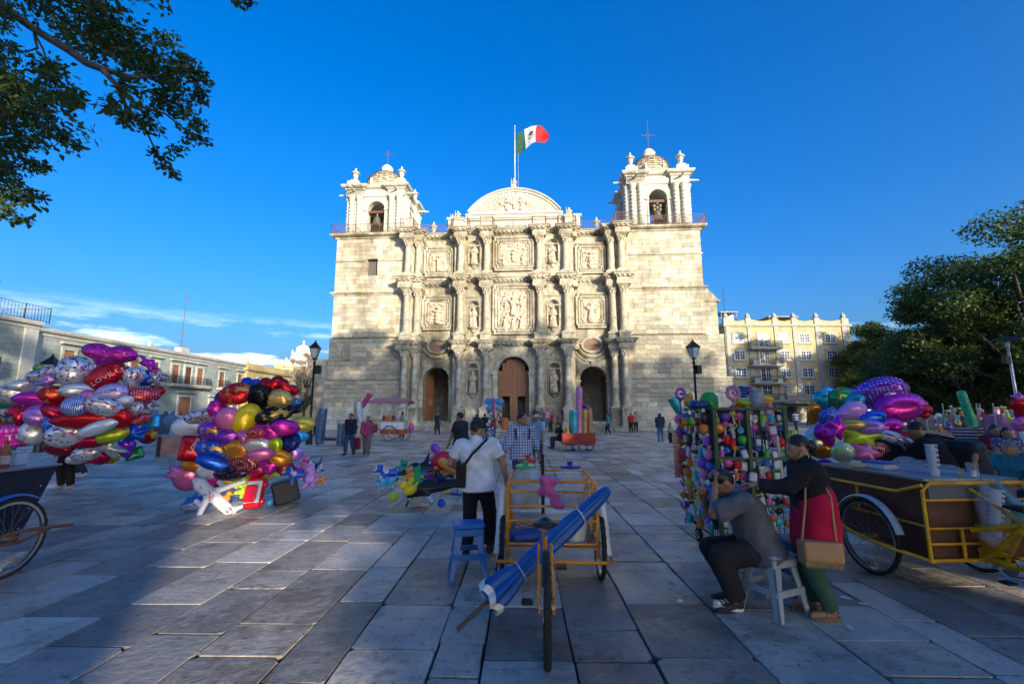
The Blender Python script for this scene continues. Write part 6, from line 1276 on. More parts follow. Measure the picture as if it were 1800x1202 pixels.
stool((-.47, 5.15, 0), R(8), (.01,.15,.48), 'empty blue plastic stool beside the orange tricycle', 1.12)
stool((2.27, 4.24, 0), R(24), (.36,.42,.48), 'grey plastic stool under the seated man', 1.06)
stool((2.78, 4.72, 0), R(10), (.055,.11,.17), 'dark blue grey plastic stool behind the woman in the red skirt', 1.02)
# --- yellow tricycle on the right
yt = empty('cargo_tricycle', (4.56, 3.86, 0), R(4), 'yellow framed cargo tricycle with a brown food box at the right', 'tricycle')
bike_rear(yt, YELLOW, yb=.58, yseat=.36, yfront=.95)
_kept = set(c.name for c in yt.children)
b_ = MB(); fender(yt, .385, paint('white_fender', (.5,.54,.60)), R(5), R(150)).location = (0, 0, .36)
for s in (-1, 1):
    w = wheel(yt, .385); w.location = (s*.62, 1.58, .385); f = fender(yt, .42, paint('grey_fender', (.42,.47,.55)), R(15), R(165), .045); f.location = (s*.62, 1.58, .385)
b = MB(); b.prism([(.98,.40),(2.25,.40),(2.35,.95),(.98,.95)], -.50, .50, T=Matrix.Rotation(R(90), 4, 'Z') @ Matrix.Identity(4)); 
bx = MB(); P = [(1.0,.30),(2.15,.34),(2.40,1.03),(1.0,1.03)]
bx.add([(-.48,y,z) for y, z in P]+[(.48,y,z) for y, z in P], [(3,2,1,0),(4,5,6,7)]+[(i,(i+1)%4,(i+1)%4+4,i+4) for i in range(4)]); bx.build('food_box', BROWNP, yt)
bx = MB(); bx.box(-.50,.50,.98,2.42,1.032,1.055); bx.build('metal_top', ALU, yt)
bx = MB(); bx.box(-.46,.46,.985,.999,.86,1.02); bx.build('back_strip', mat('glassy_strip', (.16,.18,.21), .15), yt)
b = MB()
b.tube([(-.55,.96,.30),(-.55,.96,.95),(-.48,.95,1.02),(.48,.95,1.02),(.55,.96,.95),(.55,.96,.30)], .018, 10)
for z in (.46,.60,.86): b.tube([(-.55,.96,z),(-.02 if z < .5 else .55,.96,z)], .012, 8)
for s in (-1, 1):
    b.tube([(s*.55,.96,1.0),(s*.55,1.25,.90),(s*.55,2.30,.90),(s*.55,2.36,.84),(s*.55,2.36,.50)], .016, 8); b.tube([(s*.55,.96,.62),(s*.55,1.3,.62),(s*.55,2.3,.62)], .012, 8); b.tube([(s*.55,1.75,.62),(s*.55,1.75,.90)], .012, 8)
    b.tube([(s*.55,.96,.31),(s*.72,1.18,.36),(s*.72,1.58,.385),(s*.72,2.05,.50),(s*.70,2.25,.50)], .014, 8); b.tube([(s*.55,1.0,.31),(s*.55,2.2,.36)], .016, 8); b.tube([(s*.52,1.58,.385),(s*.72,1.58,.385)], .018, 8)
b.tube([(-.55,.96,.31),(.55,.96,.31)], .018, 8); b.tube([(0,.96,.34),(0,.72,.32)], .03, 10)
b.add([(-.02,.96,.50),(-.02,.74,.40),(-.02,.96,.33),(.02,.96,.50),(.02,.74,.40),(.02,.96,.33)], [(0,1,2),(5,4,3),(0,3,4,1),(1,4,5,2)]); b.tube([(-.20,.96,.31),(-.20,.96,.60)], .016, 8)
b.build('box_frame', YELLOW, yt, 50)
for c in yt.children:
    if c.name not in _kept and c.name.split('.')[0] != 'fender' or c.name.split('.')[0] == 'fender' and abs(c.location.x) > .1: c.location.y -= .22
b = MB(); b.tube([(0,.74,.30),(0,.36,.70)], .028, 10); b.tube([(.12,.74,.62),(0,.40,.68)], .02, 8); b.tube([(-.10,.74,.58),(0,.40,.70)], .024, 8); b.tube([(-.05,.74,.96),(0,.37,.72)], .014, 8); b.build('frame_tube', YELLOW, yt, 50)
YW = Matrix.Translation(yt.location) @ rotz(R(4)) @ Matrix.Translation((0, -.22, 0))
def on(M_, x, y, z): return M_ @ Vector((x, y, z))
CUP = mat('white_paper_cup', (.66,.68,.72), .5); CUPB = mat('cup_print_blue', (.03,.10,.36), .5)
def cups(name, M_, n, lab, r=.042, step=.03):
    o = empty(name, (0,0,0), 0, lab, 'cups'); o.matrix_world = M_; c = MB(); c.lathe([(r*.72,0),(r*1.0,.105),(r*1.06,.108),(r*1.06,.114),(r*.95,.113)], n=16); cm_ = c.mesh('cup', CUP, 50)
    d = MB(); d.lathe([(r*.985,.078),(r*1.012,.094)], n=16, fr=lambda a, z: 1.004); 
    d2 = MB(); [d2.add([((r*.99+.0015)*math.cos(a0+da), (r*.99+.0015)*math.sin(a0+da), .089+dz) for da, dz in ((-.3,0),(-.2,.012),(.2,.012),(.3,0),(.2,-.012),(-.2,-.012))], [tuple(range(6))]) for a0 in (-1.5, .6, 2.6)]; pm = d2.mesh('print', CUPB)
    for i in range(n): q = link('cup', cm_, o, (0,0,i*step)); link('print', pm, q)
    return o
cups('cup_stack', YW @ TR((-.17, 1.18, 1.056)), 5, 'stack of white paper cups with blue prints on the yellow tricycle', .05, .05)
o = cups('cup_stack', YW @ TR((.02, .86, .55), (0, R(12), 0)), 8, 'sleeve of white cups hanging in a clear bag behind the yellow tricycle', .055, .045); cups('cup_stack', YW @ TR((.36, .88, .55), (0, R(-4), 0)), 5, 'shorter sleeve of blue printed cups at the right of the blue bag', .05, .045)
bag_('plastic_bag', [('c',(.0,.87,.98),(.02,.86,.80),.03,.11), ('c',(.02,.86,.8),(.06,.85,.54),.09,.10), ('c',(.0,.87,.55),(.12,.85,.48),.1,.07)], .022, CLB, 'clear plastic bag of cups hanging on the back rail of the yellow tricycle', 3, YW)
bag_('plastic_bag', [('c',(.16,.89,1.02),(.25,.87,.84),.03,.06), ('c',(.25,.87,.84),(.32,.86,.62),.06,.075)], .018, BLB, 'pale blue plastic bag hanging beside the bag of cups', 4, YW)
bag_('plastic_bag', [('e',(.0,1.45,1.12),(.14,.16,.07)), ('e',(-.08,1.6,1.14),(.1,.1,.08)), ('e',(.18,1.35,1.1),(.1,.12,.05))], .022, CLB, 'crumpled clear bags lying on the top of the yellow tricycle', 5, YW)
b = MB(); b.bbox(-.10,.10,-.13,.13,0,.07,.015); o = b.build('food_tub', WFR, loc=on(YW,-.22,1.75,1.056), rot=(0,0,R(10))); l_ = MB(); l_.bbox(-.11,.11,-.14,.14,.07,.088,.006); l_.build('lid', plastic('blue_lid', (.02,.12,.42)), o); tag(o, 'flat food tub with a blue lid on the yellow tricycle', 'food tub')
for i in range(3):
    b = MB(); b.lathe([(.012,-.09),(.026,-.07),(.03,0),(.022,.07),(.006,.10)], n=12, T=TR((0,0,0),(R(90),0,0)), fr=lambda a, z: 1+.06*math.cos(a*9)); o = b.build('corn_cob', mat('pale_corn', (.60,.50,.26), .5, bump=.006, bscale=60), None, 60, loc=on(YW,-.40+.07*i,1.86+.05*(i%2),1.086), rot=(0,0,R(65+9*i))); tag(o, ('nearest','middle','last')[i]+' of the three pale corn cobs beside the blue lidded tub', 'corn cob', 'corn cobs on the yellow tricycle')
b = MB(); b.lathe([(.045,0),(.05,.13),(.05,.14)], n=14); o = b.build('tool_cup', CLB, loc=on(YW,.14,1.08,1.056)); tag(o, 'clear cup holding a wooden handled brush on the yellow tricycle', 'cup')
b = MB(); b.lathe([(.012,0),(.012,.10),(.018,.13),(.022,.19),(.016,.22),(.008,.225)], n=8); b.build('handle', mat('orange_wood', (.42,.19,.08), .5), None, 60); o = bpy.data.objects['handle']; o.name = 'brush'; o.location = on(YW,.14,1.08,1.07); o.rotation_euler = (.1,.18,0); b = MB(); b.box(-.022,.022,-.012,.012,-.01,.05); b.build('bristles', WFR, o); tag(o, 'brush with an orange wooden handle standing in the clear cup', 'brush')
o = empty('skewer_bundle', on(YW,-.02,1.06,1.056), 0, 'bundle of pale wooden skewers beside the tool cup', 'skewers')
for i in range(9): b = MB(); a = i*2.4; b.tube([(.012*math.cos(a),.012*math.sin(a),0),(.035*math.cos(a),.035*math.sin(a),.085)], .0035, 5); b.build('skewer', mat('pale_wood', (.5,.38,.22), .7), o)
b = MB(); b.bbox(-.17,.17,-.13,.13,0,.24,.03); o = b.build('red_bucket', plastic('red_crate_plastic', (.40,.01,.04)), loc=on(YW,.34,.42,.26)); tag(o, 'red plastic box hooked under the back of the yellow tricycle', 'crate')
# --- navy tricycle at the left edge
nt_ = empty('cargo_tricycle', (-6.0, 3.6, 0), R(0), 'dark navy food tricycle cut off by the left edge with a big spoked wheel', 'tricycle')
bx = MB(); P = [(.45,.30),(1.72,.26),(2.08,1.06),(.45,1.06)]
bx.add([(-.5,y,z) for y, z in P]+[(.5,y,z) for y, z in P], [(3,2,1,0),(4,5,6,7)]+[(i,(i+1)%4,(i+1)%4+4,i+4) for i in range(4)]); bx.build('food_box', NAVY, nt_)
bx = MB(); bx.box(-.53,.53,.42,2.10,1.062,1.085); bx.build('metal_top', ALU, nt_)
b = MB(); b.tube([(.52,.5,.78),(.54,1.22,.82),(.56,1.30,.86),(.56,1.34,1.08)], .012, 8); b.tube([(.52,1.08,.80),(.5,1.08,.80)], .012, 6); b.build('hand_rail', STEEL, nt_, 50)
for s in (-1, 1): w = wheel(nt_, .40); w.location = (s*.74, 1.40, .40); f = fender(nt_, .435, paint('blue_fender', (.03,.13,.42)), R(55), R(170), .04); f.location = (s*.74, 1.40, .40)
for s in (-1, 1): b = MB(); b.tube([(s*.58,.6,.40),(s*.86,.95,.44),(s*.86,1.40,.47),(s*.86,1.72,.44),(s*.86,1.98,.40)], .02, 8); b.tube([(s*.86,.9,.40),(s*.86,1.42,.36),(s*.86,1.75,.43)], .016, 8); b.tube([(s*.5,1.4,.40),(s*.86,1.4,.42)], .02, 8); b.build('wheel_guard', RUST, nt_, 50)
bolt = MB(); [bolt.ell((.502,y,z), .012, 6, 4) for y, z in ((1.80,.62),(1.72,.42),(1.9,.85),(.6,.5))]; bolt.build('bolt', STEEL, nt_)
def bottle(loc, col, cap, lab, h=.25, r=.036):
    o = empty('sauce_bottle', loc, 0, lab, 'bottle'); b = MB(); b.lathe([(r,0),(r*1.05,.01),(r*1.05,h*.55),(r*.9,h*.64),(r*.36,h*.80),(r*.36,h*.86)], n=14); b.build('bottle_body', mat('sauce', col, .2, var=.15, scale=9), o, 50)
    b = MB(); b.lathe([(r*1.06,h*.14),(r*1.065,h*.15),(r*1.065,h*.44),(r*1.06,h*.45)], n=14); b.build('paper_label', mat('bottle_label', (.55,.42,.38), .6, var=.4, scale=14), o, 50); b = MB(); b.lathe([(r*.5,h*.84),(r*.5,h*.96),(r*.2,h)], n=10); b.build('cap', plastic('cap_plastic', cap), o, 50)
for i, (x, y, c1, c2, lab) in enumerate(((.33,1.62,(.30,.07,.025),(.35,.05,.03),'sauce bottle with a dark red sauce at the right end of the row'), (.18,1.60,(.28,.05,.03),(.7,.7,.72),'sauce bottle with a white cap second from the right'), (.05,1.68,(.16,.05,.02),(.05,.05,.05),'dark brown sauce bottle with a black cap'), (-.08,1.60,(.35,.12,.07),(.1,.4,.15),'sauce bottle with a pale green cap'), (.40,1.42,(.45,.16,.10),(.5,.5,.5),'plump orange sauce bottle in front of the others'))): bottle(nt_.location+Vector((x,y,1.086)), c1, c2, lab, .30 if i < 4 else .24, .05)
b = MB(); b.bbox(-.10,.10,-.07,.07,0,.15,.01); b.box(-.11,.11,-.08,.08,.15,.16); o = b.build('napkin_box', mat('napkin_white', (.6,.62,.68), .7), loc=nt_.location+Vector((.16,1.88,1.086))); tag(o, 'white napkin box behind the sauce bottles', 'napkin box')
b = MB(); b.lathe([(.17,0),(.19,.02),(.19,.07),(.17,.075)], n=24); o = b.build('blue_bowl', plastic('blue_bowl_plastic', (.05,.20,.42)), loc=nt_.location+Vector((.02,1.25,1.086))); tag(o, 'shallow blue bowl on the navy tricycle', 'bowl')
# --- snack cart with the pink canopy before the left tower
sc_ = empty('snack_cart', (-7.35, 28.8, 0), 0, 'white and orange snack cart with a pink canopy before the left church door', 'food cart')
CRW = paint('cart_white', (.55,.56,.58), .5); CRO = paint('cart_orange', (.45,.10,.02), .5); PINKC = mat('faded_pink_canopy', (.42,.17,.20), .8, var=.12)
b = MB(); b.box(-.85,.85,-.5,.5,.75,1.35); b.build('counter', CRW, sc_); b = MB(); b.box(-.87,.87,-.52,.52,.42,.748); b.box(-.92,.92,-.56,.56,1.352,1.40); b.build('lower_box', CRO, sc_)
b = MB(); [b.box(-.80+i*.42, -.46+i*.42, -.53, -.505, .84, 1.2) for i in range(4)]; b.build('panel', WFR, sc_)
for x in (-.8,.85):
    for y in (-.45,.45): b = MB(); b.tube([(x,y,1.40),(x,y,2.62)], .028, 6); b.build('canopy_post', WFR, sc_)
b = MB(); b.add([(-1.9,-.9,2.72),(1.25,-.9,2.78),(1.25,.9,2.78),(-1.9,.9,2.72),(-1.3,0,2.98),(.8,0,3.0)], [(0,1,5,4),(1,2,5),(2,3,4,5),(3,0,4)]); b.box(-1.9,1.25,-.92,-.9,2.58,2.76); b.box(-1.9,1.25,.9,.92,2.58,2.76); b.build('canopy', PINKC, sc_)
for s in (-1, 1):
    for x in (-.15, ): w = wheel(sc_, .52, nsp=20); w.location = (x, s*.62, .52); w.rotation_euler = (0,0,R(90))
w = wheel(sc_, .40, nsp=18); w.location = (.85, -.3, .40); w.rotation_euler = (0,0,R(90)); w = wheel(sc_, .48, nsp=18); w.location = (-2.35, 0, .48); w.rotation_euler = (0,0,R(90))
b = MB(); b.tube([(-2.35,0,.48),(-1.7,0,.95),(-.9,0,.7)], .03, 6); b.tube([(-1.7,0,.95),(-1.75,0,1.3)], .025, 6); b.build('bike_frame', IRON, sc_); sdf_obj('saddle', [('c',(-1.85,0,1.32),(-1.6,0,1.32),.09,.05)], .03, BLKP, sc_)
sc_.scale = (.86,.86,.86)
for i, (x, c) in enumerate(((-.7,(.3,.06,.03)),(-.35,(.35,.25,.05)),(0,(.2,.05,.03)),(.35,(.5,.5,.5)),(.68,(.25,.3,.1)))):
    b = MB(); b.lathe([(.12,0),(.13,.2),(.09,.26),(.05,.3)], n=10); o = b.build('snack_jar', plastic('jar_plastic', c), loc=sc_.location+Vector((x*.86,-.17,1.206))); tag(o, ('red brown','ochre','dark red','pale grey','olive')[i]+' snack jar on the counter of the pink roofed cart', 'jar', 'jars on the snack cart')
bag_('plastic_bag', [('e',(-6.2,28.5,.75),(.16,.15,.35))], .06, PKB, 'pink bag hanging at the right end of the snack cart', 6)
b = MB(); b.box(-.35,.35,-.3,.3,0,.5); o = b.build('red_cooler', plastic('red_cooler_plastic', (.40,.02,.02)), loc=(-8.75,28.6,.45)); tag(o, 'red cooler box riding between the snack cart and its bicycle', 'cooler')
# litter
for i, (u, v, lab) in enumerate(((1488,1057,'torn white paper scrap nearest the woman in the red skirt'), (1518,1067,'small white paper scrap right of the first scrap'), (1496,1110,'tiny pale blue wrapper lying further to the front'), (1196,1062,'thin pale twig of litter in front of the grey stool'))):
    p = G(u, v); b = MB(); q = random.Random(i); n = 6; b.add([(.05*q.uniform(.6,1.3)*math.cos(a), .022*q.uniform(.6,1.3)*math.sin(a), .012+q.uniform(0,.014)) for a in np.arange(n)*2*PI/n], [tuple(range(n))]); o = b.build('litter_scrap', EYEW, loc=p+Vector((0,0,.014)), rot=(0,0,q.uniform(0,3))); tag(o, lab, 'paper scrap')
# ------------------------------------------------------------------ balloons
def _fp(kind):
    def f(nd, L, mixc, rng, noise, vec, c, b):
        if kind == 'flower':
            v = nd('ShaderNodeTexVoronoi'); v.inputs['Scale'].default_value = 5; L.new(vec, v.inputs['Vector'])
            w = mixc('MIX', rng(v.outputs['Distance'], 1, 0, .22, .26), c, v.outputs['Color']); w = mixc('MIX', rng(v.outputs['Distance'], 1, 0, .07, .10), w, (.8,.6,.1)); return mixc('MIX', .35, w, mixc('MULTIPLY', 1., w, c))
        if kind == 'dots':
            v = nd('ShaderNodeTexVoronoi'); v.inputs['Scale'].default_value = 7; v.inputs['Randomness'].default_value = .2; L.new(vec, v.inputs['Vector']); return mixc('MIX', rng(v.outputs['Distance'], 1, 0, .28, .32), c, (.75,.75,.78))
        if kind == 'stripe':
            v = nd('ShaderNodeTexWave'); v.inputs['Scale'].default_value = 2.2; v.inputs['Distortion'].default_value = 3.; L.new(vec, v.inputs['Vector']); return mixc('MIX', rng(v.outputs['Fac'], 0, 1, .45, .55), c, (.75,.72,.8))
        if kind == 'print':
            n = noise(2.6, 3); m = noise(5, 2); o = mixc('MIX', rng(n, 0, 1, .56, .58), c, (.55,.05,.12)); o = mixc('MIX', rng(m, 0, 1, .60, .62), o, (.03,.08,.35)); return mixc('MIX', rng(noise(7, 1), 0, 1, .66, .68), o, (.02,.02,.03))
        if kind == 'gold':
            n = noise(1.5, 3); return mixc('MIX', rng(n, 0, 1, .5, .58), c, (.75,.42,.06))
    return f
FOIL = {'plain': mat('foil', (1,1,1), .18, .55, var=.05, objcol=True), **{k: mat('printed_foil', (1,1,1), .2, .45, var=.05, objcol=True, fn=_fp(k)) for k in ('flower','dots','stripe','print','gold')}}
FOIL['matte'] = mat('pearly_foil', (1,1,1), .25, .25, var=.05, objcol=True, spec=.6); PVC = mat('inflatable_vinyl', (1,1,1), .22, 0, var=.06, objcol=True, spec=.55); PVCW = mat('white_vinyl', (.68,.69,.72), .25, var=.05)
CB = dict(red=(.72,.012,.025), crimson=(.60,.01,.07), pink=(.90,.20,.48), magenta=(.80,.03,.48), violet=(.32,.05,.62), lilac=(.66,.32,.78), blue=(.015,.12,.70), navy=(.02,.03,.22), cyan=(.06,.50,.80), teal=(.03,.36,.45), silver=(.78,.78,.82), white=(.80,.80,.84), gold=(.78,.50,.14), orange=(.90,.32,.03), yellow=(.95,.68,.01), lime=(.55,.75,.03), green=(.03,.36,.12), black=(.014,.014,.02), maroon=(.34,.02,.05))
def outl(kind, t):
    c, s = math.cos(t), math.sin(t)
    if kind == 'heart':
        a = t-PI/2; a = (a+PI) % (2*PI)-PI; k = abs(a)/PI          # 0 at the notch, 1 at the tip
        return .62+.62*math.sin(min(k*1.55, 1)*PI)**.8*.62+.42*max(0, k-.72)/.28*1.0 if k > .04 else .60
    if kind == 'star': k = ((t-PI/2) % (2*PI/5))/(2*PI/5); k = abs(k-.5)*2; return .56+.47*k**1.5
    if kind == 'square': return min(1.18, 1/max(abs(c), abs(s))*.88)
    if kind == 'fish': a = abs((t+PI) % (2*PI)-PI); return .92-.12*math.cos(2*t)+(.42 if abs(a-PI) < .42 else 0)*(1 if abs(a-PI) > .12 else .55)
    if kind == 'moon': return .95-.42*max(0, math.cos(t-PI/2))**2
    return 1.
def foil_mesh(kind, T=.62, n=60, wr=.16, seed=0):
    q = random.Random(seed); ph = q.random()*6; V = []; F = []; nr = 9; rho = [math.sin(PI/2*i/(nr-1)) for i in range(1, nr)]
    Rt = [outl(kind, 2*PI*j/n) for j in range(n)]; Rt = [(Rt[j-1]+2*Rt[j]+Rt[(j+1)%n])/4 for j in range(n)]
    for sg in (-1, 1):
        b0 = len(V); V.append((0, sg*T, 0))
        for r in rho:
            for j in range(n):
                a = 2*PI*j/n; w = 1+wr*math.cos(a*17+ph+3*sg)*r**4+wr*.7*math.cos(a*29+ph*2)*r**6
                d = T*math.sqrt(max(1-r**2.3, 0))*w; k = 1-.035*abs(math.cos(a*17+ph))*r**4; V.append((Rt[j]*r*k*math.cos(a), sg*(d+.004), Rt[j]*r*k*math.sin(a)))
        for j in range(n):
            t = (b0, b0+1+j, b0+1+(j+1)%n); F.append(t if sg < 0 else t[::-1])
            for i in range(nr-2): o = b0+1+i*n; f = (o+j, o+n+j, o+n+(j+1)%n, o+(j+1)%n); F.append(f if sg < 0 else f[::-1])
    b = MB(); b.add(V, F); o = 1+(nr-2)*n; p = len(V)//2+1+(nr-2)*n; W = []
    for j in range(n): a = 2*PI*j/n; k = 1.06+.012*math.cos(a*23); W += [(Rt[j]*k*math.cos(a), .004*math.cos(a*11), Rt[j]*k*math.sin(a))]
    m0 = len(b.v); b.v += W
    for j in range(n): b.f += [(o+j, m0+j, m0+(j+1)%n, o+(j+1)%n), (p+(j+1)%n, m0+(j+1)%n, m0+j, p+j)]; b.m += [0, 0]
    return b
_fm = {}
def foil(kind, pat, v):
    key = (kind, pat, v)
    if key not in _fm: _fm[key] = foil_mesh(kind, .60 if kind != 'square' else .35, seed=v).mesh('foil_balloon', FOIL[pat], 180)
    return _fm[key]
_labels = {}
PW = dict(flower='with a flower print', dots='with pale dots', stripe='with wavy stripes', print='with a busy print', gold='with gold patches', plain='', matte='')
SW = dict(round='round', heart='heart shaped', star='star shaped', square='pillow shaped', fish='fish shaped', moon='crescent')
TXT = []
def bunch(items, Yc, name, group, dY=1.0, seed=0, plac=None):
    q = random.Random(seed); us = [i[0] for i in items]; vs = [i[1] for i in items]; out = []
    cu, cv = (min(us)+max(us))/2, (min(vs)+max(vs))/2; ru, rv = (max(us)-min(us))/2+1, (max(vs)-min(vs))/2+1
    for n_, it in enumerate(items):
        u, v, w, h, rot, shape, col, pat = it[:8]; du, dv = (u-cu)/ru, (v-cv)/rv
        Y = Yc-dY*.55*math.sqrt(max(0, 1-min(1, du*du+dv*dv)))+q.uniform(-.12, .12)+(.0 if len(it) < 9 else it[8])
        p = AT(u, v, Y); pxm = 800/(Y*math.cos(PITCH)+(p.z-CAMH)*math.sin(PITCH)); sh = 'round' if shape == 'oval' else shape
        asp = w/h; lat = math.cos(math.atan2(abs(u-900), 800))
        o = link('foil_balloon', foil(sh, pat, q.randint(0, 2)), None, p, Euler((q.uniform(-.35,.35), R(rot), math.atan2(-(p.x), p.y)*.55+q.uniform(-.35,.35)), 'XYZ'), (w/2/pxm*1.02, min(w, h)/2/pxm*1.0, h/2/pxm*1.02))
        c = CB[col]; k = q.uniform(.85, 1.15); o.color = (min(c[0]*k,1), min(c[1]*k,1), min(c[2]*k,1), 1)
        size = 'large ' if w*h > 2000 else ('small ' if w*h < 640 else ''); shw = 'oval' if shape == 'oval' else SW[shape]
        row = 'top' if dv < -.7 else 'upper part' if dv < -.25 else 'middle' if dv < .25 else 'lower part' if dv < .7 else 'bottom'; col_ = 'left edge' if du < -.72 else 'left' if du < -.25 else 'centre' if du < .25 else 'right' if du < .72 else 'right edge'
        base = f"{size}{col} {shw} foil balloon {PW[pat]}".strip(); out.append([o, base, row, col_, u, v, f"{size}{col} {shw}".strip()])
    for e in out:
        o, base, row, col_, u, v, s = e; same = [f for f in out if f[1] == base]
        if len(same) == 1: lab = f"{base} in the {name}"
        else:
            lab = f"{base}, {row} {col_} of the {name}"
            if sum(1 for f in same if (f[2], f[3]) == (row, col_)) > 1:
                nb = min((f for f in out if f is not e), key=lambda f: (f[4]-u)**2+(f[5]-v)**2); lab = f"{base} beside the {nb[6]} one in the {name}"
        if lab in _labels: nb = sorted((f for f in out if f is not e), key=lambda f: (f[4]-u)**2+(f[5]-v)**2)[1]; lab = f"{base} next to the {nb[6]} one in the {name}"
        _labels[lab] = 1; tag(o, ' '.join(lab.split()[:16]), 'balloon', group)
    return out
B1 = [(67,646,14,11,0,'round','green','gold'),(262,640,46,20,35,'star','magenta','plain'),(192,626,86,48,6,'heart','magenta','flower'),(75,662,52,36,-20,'heart','silver','print'),(46,676,42,30,-30,'heart','silver','stripe'),(90,668,46,26,-35,'star','lilac','plain'),(275,664,28,30,20,'star','silver','print'),(256,664,28,28,0,'round','blue','plain'),
(130,652,50,52,10,'round','silver','print'),(137,686,46,24,-4,'oval','silver','stripe'),(232,664,40,50,0,'heart','white','print'),(8,706,34,26,-5,'square','green','plain'),(25,692,56,34,-8,'oval','white','print'),(60,702,54,24,4,'oval','magenta','plain'),(195,692,48,34,-15,'oval','lilac','stripe'),(185,660,64,42,-35,'oval','red','plain'),
(96,694,40,30,10,'round','red','gold'),(275,690,26,26,0,'heart','red','plain'),(246,694,52,28,-5,'oval','red','dots'),(153,698,26,24,0,'round','pink','plain'),(158,712,22,24,0,'round','pink','plain'),(262,710,34,28,15,'star','silver','print'),(212,706,38,20,-12,'oval','white','matte'),(38,727,40,40,0,'heart','crimson','plain'),(102,724,44,28,22,'oval','crimson','plain'),(70,729,40,38,0,'round','lilac','flower'),(133,713,42,34,0,'round','blue','stripe'),
(182,714,56,32,18,'oval','silver','print'),(234,719,34,24,-20,'oval','silver','print'),(264,742,30,24,-10,'square','cyan','plain'),(241,738,40,20,-20,'oval','red','dots'),(212,734,36,34,0,'round','red','plain'),(18,767,62,44,-8,'square','magenta','dots'),(62,757,38,46,15,'oval','white','gold'),(92,750,28,38,0,'round','blue','dots'),(116,765,60,40,-12,'oval','white','print'),(145,738,84,26,-3,'oval','red','plain'),
(172,752,60,22,-22,'oval','silver','dots'),(258,764,34,30,0,'round','red','gold'),(236,762,46,34,-8,'star','blue','plain'),(198,765,46,24,-18,'oval','lime','gold'),(100,788,46,26,10,'oval','maroon','plain'),(153,777,56,20,-4,'oval','crimson','plain'),(219,787,38,40,-20,'heart','violet','plain'),(191,785,62,34,28,'star','silver','plain'),(236,797,28,22,-15,'square','green','flower'),(150,797,44,26,-10,'oval','white','print'),(172,803,34,26,10,'round','crimson','plain'),(194,803,26,22,0,'round','yellow','plain'),(136,806,30,18,-10,'oval','silver','stripe')]
bun1 = bunch(B1, 10.6, 'big left bunch', 'foil balloons in the big left bunch', 2.2, 1)
B2 = [(392,699,26,26,0,'round','navy','plain'),(441,675,36,26,10,'heart','blue','plain'),(503,684,40,32,35,'heart','red','plain'),(478,678,44,38,-10,'heart','red','plain'),(512,722,44,22,-30,'star','black','plain'),(521,708,24,26,-30,'star','cyan','print'),(416,692,52,38,-8,'oval','red','gold'),(455,698,36,46,0,'oval','black','plain'),(491,704,42,38,0,'round','gold','plain'),(356,728,58,30,-18,'moon','silver','print'),(383,718,30,30,0,'round','magenta','flower'),(388,737,28,28,0,'round','magenta','flower'),(403,736,38,40,0,'round','pink','matte'),
(526,768,30,18,0,'oval','cyan','plain'),(530,747,42,28,-12,'oval','yellow','dots'),(478,732,50,32,-14,'oval','black','gold'),(434,736,40,52,24,'oval','yellow','matte'),(502,751,44,26,8,'oval','magenta','plain'),(329,750,54,34,-8,'oval','white','matte'),(368,758,40,30,8,'round','violet','gold'),(406,765,42,28,-15,'oval','violet','plain'),(430,766,28,28,0,'heart','pink','plain'),(448,761,32,20,0,'oval','red','dots'),(471,759,48,30,18,'oval','magenta','plain'),(508,776,40,34,0,'round','navy','plain'),(484,781,24,26,0,'round','lime','plain'),(518,797,26,26,0,'round','lilac','plain'),
(451,781,52,28,6,'oval','white','dots'),(416,789,44,32,-6,'oval','orange','plain'),(373,790,52,36,12,'round','blue','gold'),(338,788,40,46,4,'square','red','plain'),(458,799,44,20,-4,'oval','pink','plain'),(492,803,38,28,24,'oval','orange','plain'),(427,812,54,32,12,'oval','maroon','dots'),(382,812,66,30,16,'moon','blue','plain'),(475,818,38,30,0,'heart','magenta','plain'),(345,815,44,24,0,'oval','orange','plain'),(407,830,56,26,-4,'oval','black','print'),(332,836,56,46,18,'fish','pink','plain'),(370,826,42,30,-10,'oval','white','matte'),(368,845,44,32,12,'round','magenta','plain'),(447,826,40,26,0,'oval','crimson','print'),(500,822,30,24,0,'oval','maroon','plain')]
bun2 = bunch(B2, 8.5, 'second bunch', 'foil balloons in the second bunch', 1.3, 2)
B3 = [(1456,690,26,22,0,'oval','cyan','dots'),(1496,690,20,16,0,'oval','blue','plain'),(1572,690,40,24,-30,'oval','lilac','dots'),(1501,704,32,24,-20,'oval','teal','plain'),(1445,704,30,32,0,'round','teal','plain'),(1433,720,26,50,10,'moon','orange','plain'),(1479,700,38,38,20,'round','green','gold'),(1548,691,76,54,-14,'round','violet','dots'),(1581,715,84,48,-12,'oval','magenta','plain'),(1428,770,24,40,30,'oval','silver','stripe'),(1536,735,42,26,-10,'oval','blue','plain'),(1459,733,38,32,-10,'round','blue','dots'),(1499,724,54,34,-16,'fish','lilac','matte'),(1526,750,46,24,0,'oval','lilac','plain'),(1562,748,46,26,-5,'oval','magenta','plain'),(1498,746,40,18,0,'oval','gold','plain'),(1436,778,26,34,0,'oval','lime','stripe'),(1452,763,40,46,-16,'heart','magenta','plain'),(1470,752,36,46,12,'star','magenta','plain'),
(1588,768,36,20,6,'oval','red','plain'),(1568,776,74,34,22,'oval','silver','print'),(1540,790,40,26,0,'oval','maroon','dots'),(1510,767,76,48,8,'star','lime','matte'),(1444,792,40,28,4,'oval','orange','plain'),(1482,795,36,34,0,'round','lime','stripe'),(1520,796,54,44,20,'star','pink','matte'),(1562,798,34,20,0,'oval','silver','plain'),(1452,822,32,28,0,'round','blue','plain'),(1466,846,30,26,0,'square','teal','flower'),(1462,872,34,34,10,'square','red','plain')]
